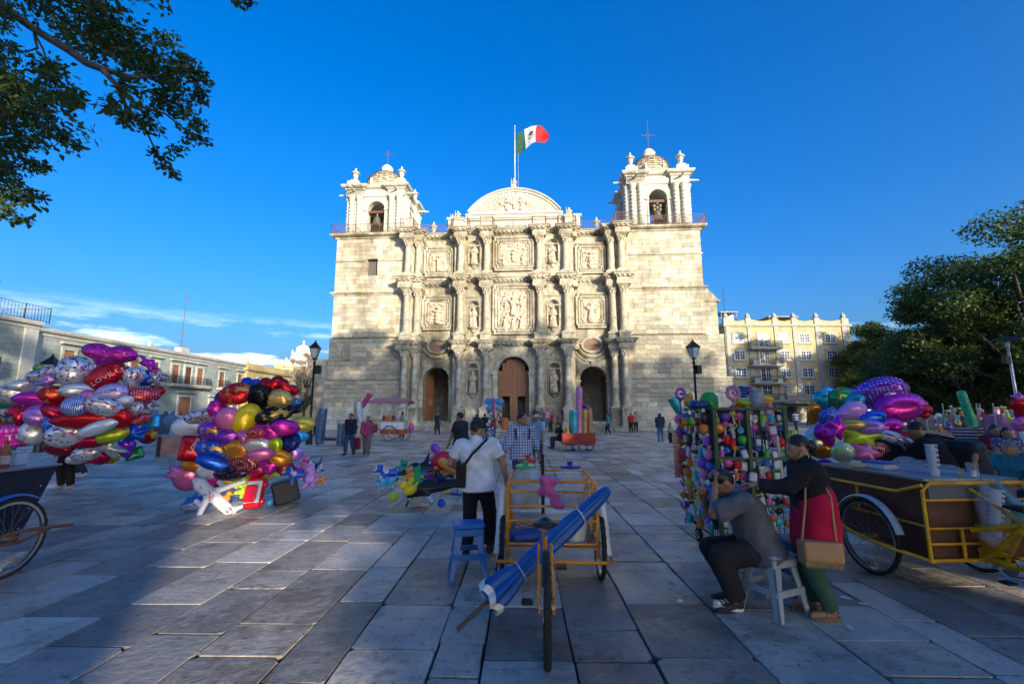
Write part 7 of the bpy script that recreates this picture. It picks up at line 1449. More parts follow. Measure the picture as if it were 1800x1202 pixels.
bun3 = bunch(B3, 6.9, 'right bunch', 'foil balloons in the right bunch', 1.1, 3)
# printed words on three of them
def word(txt, par, sx_, z, size, m, tilt=0., bulge=.6, y=-1):
    cu = bpy.data.curves.new('word', 'FONT'); cu.body = txt; cu.size = size; cu.align_x = 'CENTER'; cu.align_y = 'CENTER'; cu.resolution_u = 2; t = bpy.data.objects.new('word', cu); COL.objects.link(t)
    dg = bpy.context.evaluated_depsgraph_get(); me = bpy.data.meshes.new_from_object(t.evaluated_get(dg)); bpy.data.objects.remove(t); bpy.data.curves.remove(cu)
    ca, sa = math.cos(tilt), math.sin(tilt)
    for v in me.vertices:
        x0, y0 = v.co.x, v.co.y; x = sx_+x0*ca-y0*sa; zz = z+x0*sa+y0*ca; r2 = min(.98, (x*x+zz*zz)**.5); v.co = (x, -(bulge*math.sqrt(max(0, 1-r2**2.3))+.03), zz)
    me.materials.clear(); me.materials.append(m); return link('printed_word', me, par)
INKW = mat('white_print', (.75,.74,.74), .4); INKD = mat('dark_red_print', (.30,.02,.03), .4)
red_big = bun1[15][0]; word('I LOVE U', red_big, .05, -.38, .46, INKW)
sil = bun2[9][0]; word('FELIZ', sil, .1, -.18, .42, INKD); word('CUERPO', sil, .1, -.5, .36, INKD)
word('Love', bun2[30][0], .1, .2, .62, INKW, R(70), .35); word('TU', bun1[32][0], .2, 0, .6, INKW, 0, .35); word('FAMOSO', bun1[14][0], -.1, .2, .34, mat('black_print', (.02,.02,.03), .4))
# strings gathering to the seller's hand, one bundle per bunch
def strings(bn, hand, lab):
    b = MB(); 
    for e in bn[::2]: p = e[0].location; m = p.lerp(hand, .5)+Vector((0,0,-.08)); b.tube([p+Vector((0,.1,-.05)), m, hand], .002, 3)
    tag(b.build('balloon_strings', WFR), lab, 'strings')
strings(bun1, Vector((-9.3, 10.4, .95)), 'thin strings of the big left bunch gathered below the balloons'); strings(bun2, Vector((-4.7, 8.5, .15)), 'thin strings of the second bunch gathered at the ground'); strings(bun3, Vector((5.3, 6.9, .3)), 'thin strings of the right bunch gathered behind the yellow tricycle')
# ------------------------------------------------------------------ inflatable toys
def two(V, Q, test): c = V[Q].mean(1); return test(c).astype(int)
def infl(P, vox, k, test=None):
    V, Q = sdf(P, vox, k); return fastmesh('inflatable', V, Q, [PVC, PVCW], True, two(V, Q, test) if test is not None else None)
T_DOL = infl([('c',(-.42,0,0),(.2,0,.06),.09,.14), ('c',(.2,0,.06),(.5,0,0),.14,.05), ('c',(-.42,0,0),(-.7,0,.1),.08,.03), ('c',(-.7,0,.1),(-.85,.16,.16),.04,.03), ('c',(-.7,0,.1),(-.85,-.16,.16),.04,.03), ('c',(0,0,.16),(-.1,0,.34),.05,.02), ('c',(.15,.1,-.02),(.02,.28,-.1),.05,.025), ('c',(.15,-.1,-.02),(.02,-.28,-.1),.05,.025)], .022, .05, lambda c: c[:,2] < -.02)
T_PLANE = infl([('c',(-.5,0,0),(.38,0,0),.10,.12), ('c',(.38,0,0),(.52,0,-.02),.12,.07), ('c',(.12,0,-.03),(-.2,.55,0),.07,.04), ('c',(.12,0,-.03),(-.2,-.55,0),.07,.04), ('c',(-.5,0,.02),(-.62,.24,.04),.05,.03), ('c',(-.5,0,.02),(-.62,-.24,.04),.05,.03), ('c',(-.46,0,.06),(-.64,0,.32),.06,.035), ('c',(.05,.25,-.10),(.2,.25,-.10),.05,.05), ('c',(.05,-.25,-.10),(.2,-.25,-.10),.05,.05)], .018, .04)
T_DOG = infl([('c',(-.2,0,.28),(.15,0,.30),.12,.12), ('e',(.27,0,.46),(.13,.12,.12)), ('c',(.32,0,.43),(.42,0,.40),.07,.055), ('c',(-.2,.08,.25),(-.22,.1,.04),.05,.05), ('c',(-.2,-.08,.25),(-.22,-.1,.04),.05,.05), ('c',(.15,.08,.25),(.18,.1,.04),.05,.05), ('c',(.15,-.08,.25),(.18,-.1,.04),.05,.05), ('c',(.22,.1,.52),(.18,.16,.38),.045,.035), ('c',(.22,-.1,.52),(.18,-.16,.38),.045,.035), ('c',(-.3,0,.32),(-.4,0,.46),.04,.03)], .02, .03, lambda c: (np.sin(c[:,0]*17)+np.sin(c[:,1]*19+c[:,2]*13)) > .55)
T_BEAR = infl([('e',(0,0,.25),(.15,.13,.18)), ('e',(0,.02,.50),(.14,.12,.12)), ('e',(-.10,0,.61),(.05,.035,.05)), ('e',(.10,0,.61),(.05,.035,.05)), ('c',(-.12,0,.35),(-.24,.06,.28),.055,.05), ('c',(.12,0,.35),(.24,.06,.28),.055,.05), ('c',(-.08,.02,.14),(-.13,.14,.06),.07,.065), ('c',(.08,.02,.14),(.13,.14,.06),.07,.065), ('e',(0,.13,.47),(.05,.04,.04))], .02, .03)
T_DUCK = infl([('e',(0,0,.16),(.22,.15,.14)), ('e',(.14,0,.36),(.11,.10,.11)), ('e',(.27,0,.34),(.06,.05,.025)), ('c',(-.18,0,.2),(-.28,0,.28),.06,.03)], .02, .04)
T_CAR = infl([('b',(0,0,.11),(.30,.13,.06),.06), ('b',(-.04,0,.24),(.14,.09,.04),.06), ('c',(.2,.15,.07),(.2,.19,.07),.075,.075), ('c',(.2,-.15,.07),(.2,-.19,.07),.075,.075), ('c',(-.2,.15,.07),(-.2,.19,.07),.075,.075), ('c',(-.2,-.15,.07),(-.2,-.19,.07),.075,.075)], .018, .02, lambda c: (c[:,2] > .20) & (c[:,2] < .27) & (np.abs(c[:,0]) < .25))
T_HAM = infl([('c',(0,0,-.3),(0,0,.2),.035,.035), ('c',(-.16,0,.28),(.16,0,.28),.10,.10)], .018, .03); T_BALL = infl([('e',(0,0,0),(.15,.15,.15))], .025, 0)
T_GUIT = infl([('e',(0,0,.15),(.17,.06,.15)), ('e',(0,0,.34),(.13,.06,.12)), ('c',(0,0,.4),(0,0,.8),.04,.035), ('e',(0,0,.85),(.06,.04,.07))], .02, .04)
def toy(me, p, rot, s, col, lab, group=None, name='inflatable_toy', cat='inflatable toy'):
    o = link(name, me, None, p, rot, (s,s,s)); o.color = (*CB.get(col, (.5,.5,.5)), 1) if isinstance(col, str) else (*col, 1); return tag(o, lab, cat, group)
gp = 'inflatable toys in the pile at the middle of the square'
def at_(u, v, Y): return AT(u, v, Y)
for me, u, v, Y, rot, s, col, lab in ((T_DOL,748,829,8.7,(.2,.12,R(185)),.95,'black','black and white inflatable whale lying along the top of the pile'),(T_DOL,768,860,8.35,(-.2,.25,R(170)),1.05,'black','black and white inflatable whale at the lower front of the pile'),(T_DOL,738,876,8.5,(.5,.6,R(150)),.8,'navy','dark blue inflatable dolphin drooping at the bottom of the pile'),
    (T_GUIT,712,856,8.5,(.3,R(62),.3),.62,'red','red inflatable guitar slanting over the left side of the pile'),(T_BALL,778,812,8.8,(0,0,0),1.5,'red','big red inflatable ball with white bands at the top of the pile'),(T_HAM,757,806,9.1,(.4,.9,0),.8,'violet','violet inflatable hammer at the back of the pile'),(T_DOG,686,848,8.8,(.2,.1,R(200)),.62,'blue','blue and white inflatable dog at the left end of the pile'),(T_DOG,677,862,8.6,(.5,.2,R(160)),.55,'cyan','pale blue inflatable dog under the other dog'),
    (T_DUCK,724,870,8.3,(0,.3,R(210)),.6,'yellow','yellow inflatable duck in the lower middle of the pile'),(T_DUCK,712,862,8.4,(0,.2,R(30)),.55,'yellow','yellow inflatable duck left of the other duck'),(T_BEAR,738,855,8.4,(.4,.4,R(170)),.6,'green','green inflatable bear lying behind the front whale'),(T_BEAR,703,838,8.9,(.2,-.3,R(200)),.5,'green','small green inflatable bear behind the red guitar'),(T_BEAR,726,850,8.5,(.3,.3,R(190)),.5,'orange','orange inflatable bear between the guitar and the green bear'),(T_DOL,755,848,8.6,(.2,-.6,R(200)),.7,'blue','blue inflatable dolphin crossing the middle of the pile'),
    (T_BEAR,783,852,8.6,(.3,.5,R(180)),.7,'yellow','yellow inflatable bear at the right end of the pile'),(T_HAM,776,836,8.5,(.3,.6,0),.8,'orange','orange inflatable hammer over the right end of the pile'),(T_DUCK,790,868,8.3,(0,.2,R(190)),.5,'yellow','small yellow inflatable duck at the bottom right of the pile'),(T_DOG,790,836,8.8,(.4,.3,R(170)),.5,'red','red and white inflatable dog at the upper right of the pile'),(T_BALL,776,884,8.4,(0,0,0),.5,'blue','small blue inflatable ball at the foot of the pile'),(T_BALL,692,872,8.5,(0,0,0),.55,'lime','small lime inflatable ball at the left foot of the pile'),(T_HAM,735,832,8.9,(.2,1.1,0),.7,'lilac','pale violet inflatable hammer behind the guitar neck')):
    p = at_(u, v, Y); p.z = max(p.z, .03); toy(me, p, rot, s, col, lab, gp)
b = MB(); [b.tube([(x0,0,0),(x1,.1,.5)], .012, 6) for x0, x1 in ((0,.22),(.25,0))]; b.box(-.03,.3,.08,.12,.5,.52); o = b.build('folding_stand', IRON, loc=G(802, 868)); tag(o, 'small black folding stand at the right of the toy pile', 'stand')
g2 = 'inflatable toys under the second bunch'
_x = Vector((-.80,.10,.58)).normalized(); _z = Vector((.15,-.9,.5)); _z = (_z-_x*_z.dot(_x)).normalized(); _y = _z.cross(_x); PLROT = Matrix((_x, _y, _z)).transposed().to_euler()
for me, u, v, Y, rot, s, col, lab in ((T_PLANE,375,872,8.15,PLROT,.85,'white','white inflatable airplane with red letters under the second bunch'),(T_DOL,345,880,8.6,(0,.3,R(190)),.5,'blue','blue inflatable dolphin behind the white airplane'),(T_CAR,453,868,8.2,(R(-14),R(-68),R(100)),.72,'red','red inflatable car standing on its tail under the second bunch'),(T_BEAR,428,858,8.4,(.2,.2,R(185)),.62,'lime','yellow green inflatable bear left of the red car'),(T_BEAR,420,874,8.3,(.5,-.5,R(170)),.5,'lime','second yellow green inflatable bear near the ground left of the red car'),(T_BALL,448,845,8.6,(0,0,0),.9,'green','green inflatable ball over the red car'),(T_BALL,405,846,8.5,(0,0,0),.9,'yellow','yellow inflatable ball above the airplane tail'),
    (T_BALL,468,834,8.7,(0,0,0),.8,'gold','golden inflatable ball in the middle of the toys'),(T_HAM,432,846,8.7,(.4,1.2,0),.7,'red','red inflatable hammer behind the green ball'),(T_DUCK,485,840,8.6,(0,0,R(190)),.5,'lime','lime inflatable duck left of the black box'),(T_BEAR,547,858,8.5,(.1,.2,R(170)),.68,'lilac','large lilac inflatable bear right of the black box'),(T_BEAR,532,830,8.9,(.1,-.2,R(190)),.5,'pink','pink inflatable bear on top of the right group'),(T_DOG,524,850,8.5,(.1,.1,R(200)),.55,'blue','blue spotted inflatable dog beside the black box'),(T_DOG,556,832,8.8,(.1,.4,R(150)),.5,'navy','dark blue spotted inflatable dog at the far right of the group'),(T_DOG,560,856,8.7,(.2,.2,R(220)),.45,'orange','orange spotted inflatable dog lowest at the right'),(T_HAM,512,838,8.8,(.3,.4,0),.6,'violet','violet inflatable hammer behind the black box'),(T_BALL,474,882,8.3,(0,0,0),.4,'cyan','small pale blue inflatable ball right of the red car'),(T_DUCK,392,884,8.3,(0,.1,R(20)),.45,'orange','orange inflatable duck behind the airplane wing'),(T_BALL,512,830,8.7,(0,0,0),.5,'red','small red inflatable ball over the black box')):
    p = at_(u, v, Y); p.z = max(p.z, .06); o = toy(me, p, rot, s, col, lab, g2)
    if me is T_PLANE:
        for k, (tx, x, sz) in enumerate((('JNJ', .02, .16), ('AMA', .30, .07))):
            w_ = word(tx, o, 0, 0, sz, mat('red_print', (.45,.02,.03), .4), 0, 0.); me_ = w_.data
            for vtx in me_.vertices: r = .123; vtx.co = (x-vtx.co.x, r*math.sin(-vtx.co.z/r+.3), r*math.cos(-vtx.co.z/r+.3))
b = MB(); b.bbox(-.22,.22,-.18,.18,0,.40,.02); b.box(-.17,.17,-.195,-.18,.05,.35); o = b.build('black_box', NAVY, loc=G(505, 884), rot=(0,R(-14),R(30))); o.location.z += .04; tag(o, 'tilted black box among the toys under the second bunch', 'box')
# ------------------------------------------------------------------ green toy rack
rk = empty('toy_rack', (2.43, 5.62, 0), R(-3), 'tall green wheeled rack crammed with small toys beside the seated man', 'toy rack'); GRN = paint('dark_green_paint', (.012,.10,.045), .5); W_, D_, H0, H1 = .82, .95, .22, 1.74
b = MB()
for x in (0, W_):
    for y in (-.085, D_): b.box(x-.02, x+.02, y-.02, y+.02, H0, H1)
for z in (H0, .62, 1.16, H1):
    for y in (-.085, D_): b.box(-.016, W_+.016, y-.014, y+.014, z-.016, z+.016)
    for x in (0, W_): b.box(x-.013, x+.013, 0, D_, z-.013, z+.013)
b.box(.37,.41,-.105,-.07,H0,H1); b.build('rack_frame', GRN, rk)
b = MB()
for i in range(1, 14): b.box(.06*i-.003, .06*i+.003, .05, .056, H0, H1)
for i in range(1, 15): b.box(.05, .056, .063*i-.003, .063*i+.003, H0, H1)
for i in range(24): z = H0+.06+.062*i; b.box(0, W_, .056, .062, z-.003, z+.003); b.box(.056, .062, 0, D_, z-.003, z+.003)
b.build('wire_grid', IRON, rk)
b = MB(); b.box(.05, W_, .5, .52, H0, H1); b.build('back_board', mat('dark_board', (.03,.035,.05), .7), rk)
for x in (.02, W_-.02):
    for y in (0, .75): w = wheel(rk, .10, tw=.025, knob=False, nsp=8); w.location = (x, y, .10)
b = MB(); b.tube([(W_-.06,-.05,.60),(W_-.10,-.06,1.42)], .03, 8); b.tube([(W_-.10,-.06,1.42),(W_-.2,-.06,1.32)], .012, 6); b.build('grey_post', POLE, rk, 50)
b = MB(); b.box(.50,.60,-.03,-.02,.85,1.10); b.box(.62,.72,-.03,-.02,.83,1.08); b.build('price_card', mat('printed_card', (.42,.46,.52), .5, var=.4, scale=30), rk)
RKM = Matrix.Translation(rk.location) @ rotz(R(-3))
TP = mat('toy_plastic', (1,1,1), .3, var=.08, objcol=True, spec=.5); TPK = mat('blister_pack', (1,1,1), .2, var=.5, scale=30, objcol=True, spec=.6)
def tmesh(fn_, m=TP, ang=40): b = MB(); fn_(b); return b.mesh('small_toy', [m, WFR, IRON], ang)
def m_bottle(b): b.lathe([(.028,-.06),(.03,-.05),(.03,.015),(.014,.035),(.014,.05)], n=10); b.lathe([(.018,.045),(.018,.07),(.008,.075)], n=8, mi=1)
def m_doll(b): b.ell((0,0,.055), (.026,.024,.028), 8, 6, 1); b.lathe([(.03,-.06),(.024,-.02),(.018,.03)], n=8); b.tube([(-.045,0,-.01),(0,0,.02),(.045,0,-.01)], .009, 5); b.tube([(-.012,0,-.05),(-.016,0,-.095)], .009, 5, 1); b.tube([(.012,0,-.05),(.016,0,-.095)], .009, 5, 1)
def m_ball(b): b.ell((0,0,0), .05, 12, 8); b.tube([(0,0,.05),(0,0,.075)], .004, 4, 2)
def m_pack(b): b.box(-.045,.045,-.002,.002,-.07,.075); b.bbox(-.035,.035,-.03,-.002,-.06,.03,.01,1); b.box(-.03,.03,-.026,-.0025,.04,.06,2)
def m_pin(b):
    for i in range(6): a = i*PI/3; b.add([(0,0,0),(.055*math.cos(a),-.01,.055*math.sin(a)),(.045*math.cos(a+.8),.012,.045*math.sin(a+.8))], [(0,1,2)]); b.add([(0,.004,0),(.055*math.cos(a),-.006,.055*math.sin(a)),(.045*math.cos(a+.8),.016,.045*math.sin(a+.8))], [(2,1,0)])
    b.tube([(0,.01,0),(0,.01,-.14)], .004, 5, 1)
def m_car(b): b.bbox(-.055,.055,-.025,.025,-.02,.012,.008); b.bbox(-.025,.03,-.021,.021,.012,.035,.008,1); [b.tube([(x,-.03,-.02),(x,.03,-.02)], .014, 8, 2) for x in (-.033,.033)]
def m_mask(b): b.ell((0,0,0), (.042,.02,.055), 10, 7); b.ell((-.016,-.019,.012), (.010,.006,.007), 6, 4, 2); b.ell((.016,-.019,.012), (.010,.006,.007), 6, 4, 2)
def m_rattle(b): b.ell((0,0,.04), (.04,.04,.032), 10, 6); b.tube([(0,0,.01),(0,0,-.07)], .010, 6, 1); b.tube([(.02*math.cos(t),0,-.09+.02*math.sin(t)) for t in np.arange(10)*PI/5], .006, 5, closed=True)
TM = {'bubble bottle': tmesh(m_bottle), 'little doll': tmesh(m_doll), 'ball': tmesh(m_ball), 'blister pack': tmesh(m_pack, TPK), 'pinwheel': tmesh(m_pin), 'toy car': tmesh(m_car), 'mask': tmesh(m_mask), 'rattle': tmesh(m_rattle)}
TC_ = [('red',(.70,.02,.025)),('green',(.04,.48,.07)),('lime',(.45,.72,.04)),('yellow',(.88,.62,.03)),('pink',(.85,.14,.42)),('violet',(.28,.07,.55)),('blue',(.03,.16,.62)),('orange',(.85,.26,.03)),('white',(.7,.7,.72)),('turquoise',(.03,.44,.50)),('black',(.02,.02,.025))]
q = random.Random(77); kinds = list(TM)
def rack_toy(p, rz, s=1., kk=None, cc=None, side='front'):
    k = kk or q.choice(kinds[:4]*2+kinds[4:]); cn_, c = cc or q.choice(TC_); o = link('small_toy', TM[k], None, RKM @ Vector(p), (q.uniform(-.12,.12), q.uniform(-.25,.25), R(-3)+rz+q.uniform(-.3,.3)), (s,s,s)); kq = q.uniform(.8,1.2); o.color = (min(1,c[0]*kq), min(1,c[1]*kq), min(1,c[2]*kq), 1)
    ar = 'an' if cn_ == 'orange' else 'a'; zone = 'top' if p[2] > 1.45 else 'upper half' if p[2] > 1.05 else 'lower half' if p[2] > .6 else 'bottom'
    tag(o, f"{cn_} {k} hanging in the {zone} of the green rack's {side}", 'toy', f"{cn_} {k}s hanging on the {side} {zone} of the green toy rack")
for r_ in range(10):
    z = .42+r_*.135
    for c__ in range(9):
        x = .055+c__*.089
        if q.random() < .95: rack_toy((x+q.uniform(-.015,.015), -.035+q.uniform(-.05,.02), z+q.uniform(-.02,.02)), 0, q.uniform(.8,1.2))
for r_ in range(10):
    z = .34+r_*.145
    for c__ in range(6):
        y = .03+c__*.165; rack_toy((-.045+q.uniform(-.07,.02), y+q.uniform(-.03,.03), z+q.uniform(-.02,.02)), R(-90), q.uniform(1.0,1.5), side='left side')
for i in range(9):                                           # outer strings of balls and rattles
    rack_toy((-.14+q.uniform(-.03,.02), .80+q.uniform(-.05,.05), .40+i*.15), R(-90), q.uniform(1.2,1.6), q.choice(['ball','rattle','bubble bottle']), q.choice([TC_[0],TC_[4],TC_[5],TC_[7]]), 'outer edge')
LIMEC = mat('lime_card', (.38,.55,.03), .4, var=.15, scale=20)
for i in range(5):
    o = empty('lime_bag_pack', RKM @ Vector((W_+.13+.012*i, -.02-.01*i, 1.44-.165*i)), R(-3), ('topmost','second','third','fourth','lowest')[i]+' of the five lime green packs strung beside the rack', 'toy pack', 'lime packs strung beside the rack')
    b = MB(); b.bbox(-.055,.055,-.02,.02,-.075,.05,.015); b.build('pack', LIMEC, o); b = MB(); b.lathe([(.018,0),(.018,.006)], n=10, T=TR((0,-.022,.025),(R(90),0,0))); b.build('print', WFR, o); b = MB(); b.box(-.04,.04,-.023,-.021,-.055,-.02); b.build('print', GRN, o)
def topthing(fn_, m, p, lab, rot=(0,0,0), ang=50, name='toy', cat='toy'): b = MB(); fn_(b); o = b.build(name, m, None, ang, RKM @ Vector(p), rot); return tag(o, lab, cat)
topthing(lambda b: b.bbox(-.125,.125,-.05,.05,-.052,.052,.045), plastic('yellow_vinyl', (.80,.52,.0), .3), (.66,.05,1.86), 'bright yellow pillow shaped toy on top of the rack', (0,R(2),0), 180, 'yellow_pillow_toy')
topthing(lambda b: (b.lathe([(.11,0),(.12,.05),(.10,.15),(.06,.19),(.01,.2)], n=20), b.lathe([(.17,-.01),(.18,.0),(.11,.02)], n=20)), plastic('bright_green', (.02,.42,.05)), (.10,.35,1.76), 'bright green plastic hat on top of the rack', (0,R(8),0), 50, 'green_hat', 'hat')
topthing(lambda b: (b.bbox(-.13,.13,-.08,.08,-.05,.06,.03), b.ell((-.10,-.08,.0),.02,8,6), b.ell((.10,-.08,.0),.02,8,6)), plastic('dark_blue_plastic', (.015,.05,.16)), (-.05,.25,1.78), 'dark blue toy goggle box left of the green hat', (0,0,.2), 50, 'goggle_toy')
def pinw(b):
    for i in range(12): a = i*PI/6; b.ell((.07*math.cos(a),0,.07*math.sin(a)), (.03,.018,.03), 6, 4)
    b.ell((0,-.01,0), .03, 8, 6); b.tube([(0,.02,-.05),(0,.02,-.34)], .014, 6)
topthing(pinw, plastic('pale_pink_plastic', (.65,.25,.45)), (.28,.0,1.93), 'pale pink flower pinwheel standing on top of the rack', (0,0,0), 180, 'flower_pinwheel'); topthing(pinw, plastic('lilac_plastic', (.38,.16,.52)), (-.12,.75,1.95), 'lilac flower pinwheel at the back left top of the rack', (0,0,.3), 180, 'flower_pinwheel')
topthing(lambda b: [b.ell((.0,0,.035*i), (.075-.008*i,.05,.022), 12, 6) for i in range(4)], plastic('stacked_blue', (.02,.16,.42)), (.42,.1,1.90), 'blue stacked ring toy on top of the rack', (0,R(8),0), 180, 'ring_stack')
topthing(lambda b: [b.ell((.0,0,.035*i), (.065-.008*i,.05,.022), 12, 6) for i in range(3)], plastic('stacked_violet', (.40,.12,.45)), (.53,.12,1.93), 'violet stacked ring toy right of the blue one', (0,R(-5),0), 180, 'ring_stack')
topthing(lambda b: b.bbox(-.10,.10,-.05,.05,-.03,.03,.028), plastic('lime_vinyl', (.40,.58,.02)), (.40,.0,1.81), 'lime pillow toy lying before the blue ring stack', (0,R(10),0), 180, 'lime_pillow_toy'); topthing(lambda b: b.bbox(-.10,.10,-.05,.05,-.035,.03,.028), plastic('red_vinyl', (.52,.03,.02)), (.33,.05,1.77), 'red pillow toy under the lime one on the rack', (0,R(-16),0), 180, 'red_pillow_toy')
topthing(lambda b: (b.bbox(-.08,.08,-.05,.05,-.12,.10,.03), b.lathe([(.03,0),(.03,.01)], n=12, T=TR((.0,-.052,.05),(R(90),0,0)))), plastic('grey_case', (.28,.31,.38)), (.55,-.02,1.86), 'grey toy camera case standing at the right top of the rack', (0,0,0), 50, 'toy_case'); topthing(lambda b: b.ell((0,0,0),(.06,.05,.10),12,8), plastic('amber_vinyl', (.70,.36,.02)), (-.10,.5,1.86), 'amber egg shaped toy at the left top of the rack', (0,R(20),0), 180, 'egg_toy'); topthing(lambda b: b.ell((0,0,0),(.08,.06,.06),12,8), plastic('sky_blue_vinyl', (.03,.22,.55)), (-.06,.42,1.80), 'sky blue round toy under the amber egg', (0,0,0), 180, 'round_toy')
# rainbow spring tube and a dangling orange spring
o = empty('rainbow_spring', RKM @ Vector((-.08, .12, 1.58)), R(184), 'rainbow spring tube sticking out sideways from the rack', 'spring toy')
for i, c in enumerate(((.70,.20,.02),(.30,.02,.015),(.36,.55,.03),(.03,.32,.05),(.70,.20,.02))):
    b = MB(); [b.tube([(.055*i+.0095*j, .05*math.cos(t), .05*math.sin(t)) for t in np.arange(16)*PI/8], .005, 5, closed=True) for j in range(6)]; b.build('coil', plastic('coil', c), o, 180)
o = MB(); [o.tube([(.055*math.cos(t), .055*math.sin(t), -.029*j) for t in np.arange(16)*PI/8], .0075, 5, closed=True) for j in range(22)]; o = o.build('orange_spring', plastic('orange_coil', (.75,.22,.06)), None, 180, AT(1189, 757, 6.4)); tag(o, 'long orange spring dangling at the left of the rack', 'spring toy')
# ------------------------------------------------------------------ toy swords and far stands
def sword(p, top, r, col, lab, n=8, name='toy_sword', pat=True):
    p, top = Vector(p), Vector(top); d = top-p; b = MB(); L_ = d.length; pr = [(r*.6,0),(r,.04*L_)]+[(r*(1 if i % 2 else .9), L_*(.08+.84*i/14)) for i in range(15)]+[(r*.8,.97*L_),(r*.1,L_)]
    b.lathe(pr, n=10); o = b.build(name, mat('sword_vinyl', col, .3, var=.35 if pat else .05, scale=9, spec=.6, metal=.3), None, 50); o.matrix_world = Matrix.Translation(p) @ d.to_track_quat('Z', 'Y').to_matrix().to_4x4(); return tag(o, lab, 'toy sword')
def swpx(u0, v0, u1, v1, Y, r, col, lab): sword(AT(u0, v0, Y), AT(u1, v1, Y), r, col, lab)
swpx(1358,744,1347,697,15,.13,(.55,.14,.34),'pink inflatable sword held up behind the toy rack'); swpx(1712,752,1688,686,9.6,.085,(.05,.50,.24),'green inflatable sword leaning among the people on the right'); swpx(1197,726,1179,698,26,.26,(.02,.34,.32),'turquoise inflatable sword on the shoulder of the man in dark blue')
swpx(632,742,630,706,19.4,.16,(.58,.60,.66),'white inflatable sword standing behind the walking couple'); swpx(633,718,652,691,19.6,.12,(.62,.08,.22),'pink inflatable sword slanting above the walking couple'); swpx(623,750,626,704,19.8,.08,(.65,.42,.02),'yellow inflatable sword left of the white one'); swpx(627,790,627,768,19.6,.18,(.48,.02,.03),'red inflatable sword end on the ground behind the couple')
fy_ = 21.3
for u0, v0, u1, v1, r, c, lab in ((999,789,997,750,.13,(.55,.34,.04),'short golden foil tube at the left of the tube stand'),(1008,790,1004,746,.15,(.25,.06,.36),'short violet foil tube at the left of the tube stand'),(1009,768,1008,720,.22,(.03,.36,.42),'turquoise printed sword at the left of the tube stand'),(1018,770,1018,678,.17,(.62,.22,.42),'tall pink printed sword in the middle of the tube stand'),(1029,775,1028,715,.15,(.55,.48,.06),'yellow foil tube right of the pink sword'),(1029,720,1028,711,.15,(.30,.08,.36),'violet sword hilt above the yellow tube'),(1038,790,1036,716,.14,(.45,.22,.10),'bronze foil tube at the right of the tube stand'),(1032,790,1032,730,.15,(.35,.03,.13),'crimson foil tube at the right of the tube stand')): swpx(u0, v0, u1, v1, fy_, r, c, lab)
b = MB(); b.box(-.75,.75,-.35,.35,.25,.75); o = b.build('goods_cart', paint('red_cart_paint', (.35,.03,.02)), loc=AT(1016, 775, fy_)*1-Vector((0,0,AT(1016,775,fy_).z))); tag(o, 'red goods box between the foil tubes of the stand', 'cart')
b = MB(); [b.box(-.6+.3*i, -.35+.3*i, -.2, .2, .0, .14) for i in range(5)]; o = b.build('goods_packs', mat('mixed_packs', (.3,.3,.36), .4, var=.5, scale=6), loc=o.location+Vector((0,-.42,.08))); tag(o, 'row of small packs under the red goods box', 'packs')
# foil rolls and the table at the left tower
for u0, v0, u1, v1, r, c, lab in ((561,780,568,716,.20,(.08,.16,.28),'tall grey blue foil roll leaning beside the left lamp post'),(598,784,600,742,.16,(.10,.20,.30),'blue printed roll at the left of the walking couple'),(605,782,606,745,.16,(.16,.12,.2),'dark printed roll right of the blue one')): swpx(u0, v0, u1, v1, 19.6, r, c, lab)
p = G(578, 783); b = MB(); b.box(-.55,.55,-.3,.3,.28,.34); [b.box(x-.02,x+.02,-.28,-.24,0,.28) for x in (-.5,.5)]; o = b.build('low_table', IRON, loc=p); tag(o, 'low table of goods between the foil roll and the couple', 'table'); sdf_obj('goods_heap', [('b',(p.x+.3*i-.3,p.y,.40),(.10,.12,.04),.03) for i in range(3)]+[('e',(p.x+.2,p.y-.1,.42),(.2,.12,.1))], .05, mat('printed_goods', (.35,.22,.24), .5, var=.5, scale=7), None, .03); tag(bpy.data.objects['goods_heap'], 'heap of printed goods on the low table by the left tower', 'goods')
# small colourful stand before the middle door
st = empty('toy_stand', (AT(868, 795, 19.8).x, 19.8, 0), 0, 'slim stand of bright small toys with a blue winged top before the middle door', 'toy stand')
b = MB(); b.lathe([(.42,0),(.42,.05),(.1,.07),(.03,.1),(.03,1.9)], n=14); b.build('stand_pole', GRN, st, 50)
q = random.Random(9)
for i in range(44): z = .25+1.4*q.random(); a = q.uniform(0, 2*PI); r = .18+.24*q.random(); k = q.choice(kinds); cn_, c = q.choice(TC_); o = link('small_toy', TM[k], None, st.location+Vector((r*math.cos(a), r*math.sin(a), z)), (0,0,q.uniform(0,6)), (1.6,)*3); o.color = (*c, 1); tag(o, f"tiny {cn_} {k} on the slim stand before the middle church door", 'toy', f"{cn_} {k}s on the slim stand before the middle door")
sdf_obj('winged_top', [('e',(-.22,0,2.15),(.2,.06,.16)), ('e',(.22,0,2.15),(.2,.06,.16)), ('e',(-.2,0,1.85),(.16,.06,.14)), ('e',(.2,0,1.85),(.14,.06,.12))], .03, plastic('sky_blue_wings', (.05,.32,.62)), st, .03); b = MB(); b.tube([(0,-.08,1.6),(0,-.08,2.3)], .06, 8); b.build('winged_body', plastic('pink_body', (.6,.1,.3)), st, 50); b = MB(); b.lathe([(.14,0),(.18,.3),(.16,.5)], n=12); o = b.build('orange_bag', plastic('orange_bag_vinyl', (.65,.20,.05)), None, 50, st.location+Vector((.45,0,.95))); tag(o, 'orange bag hanging at the right of the slim toy stand', 'bag')
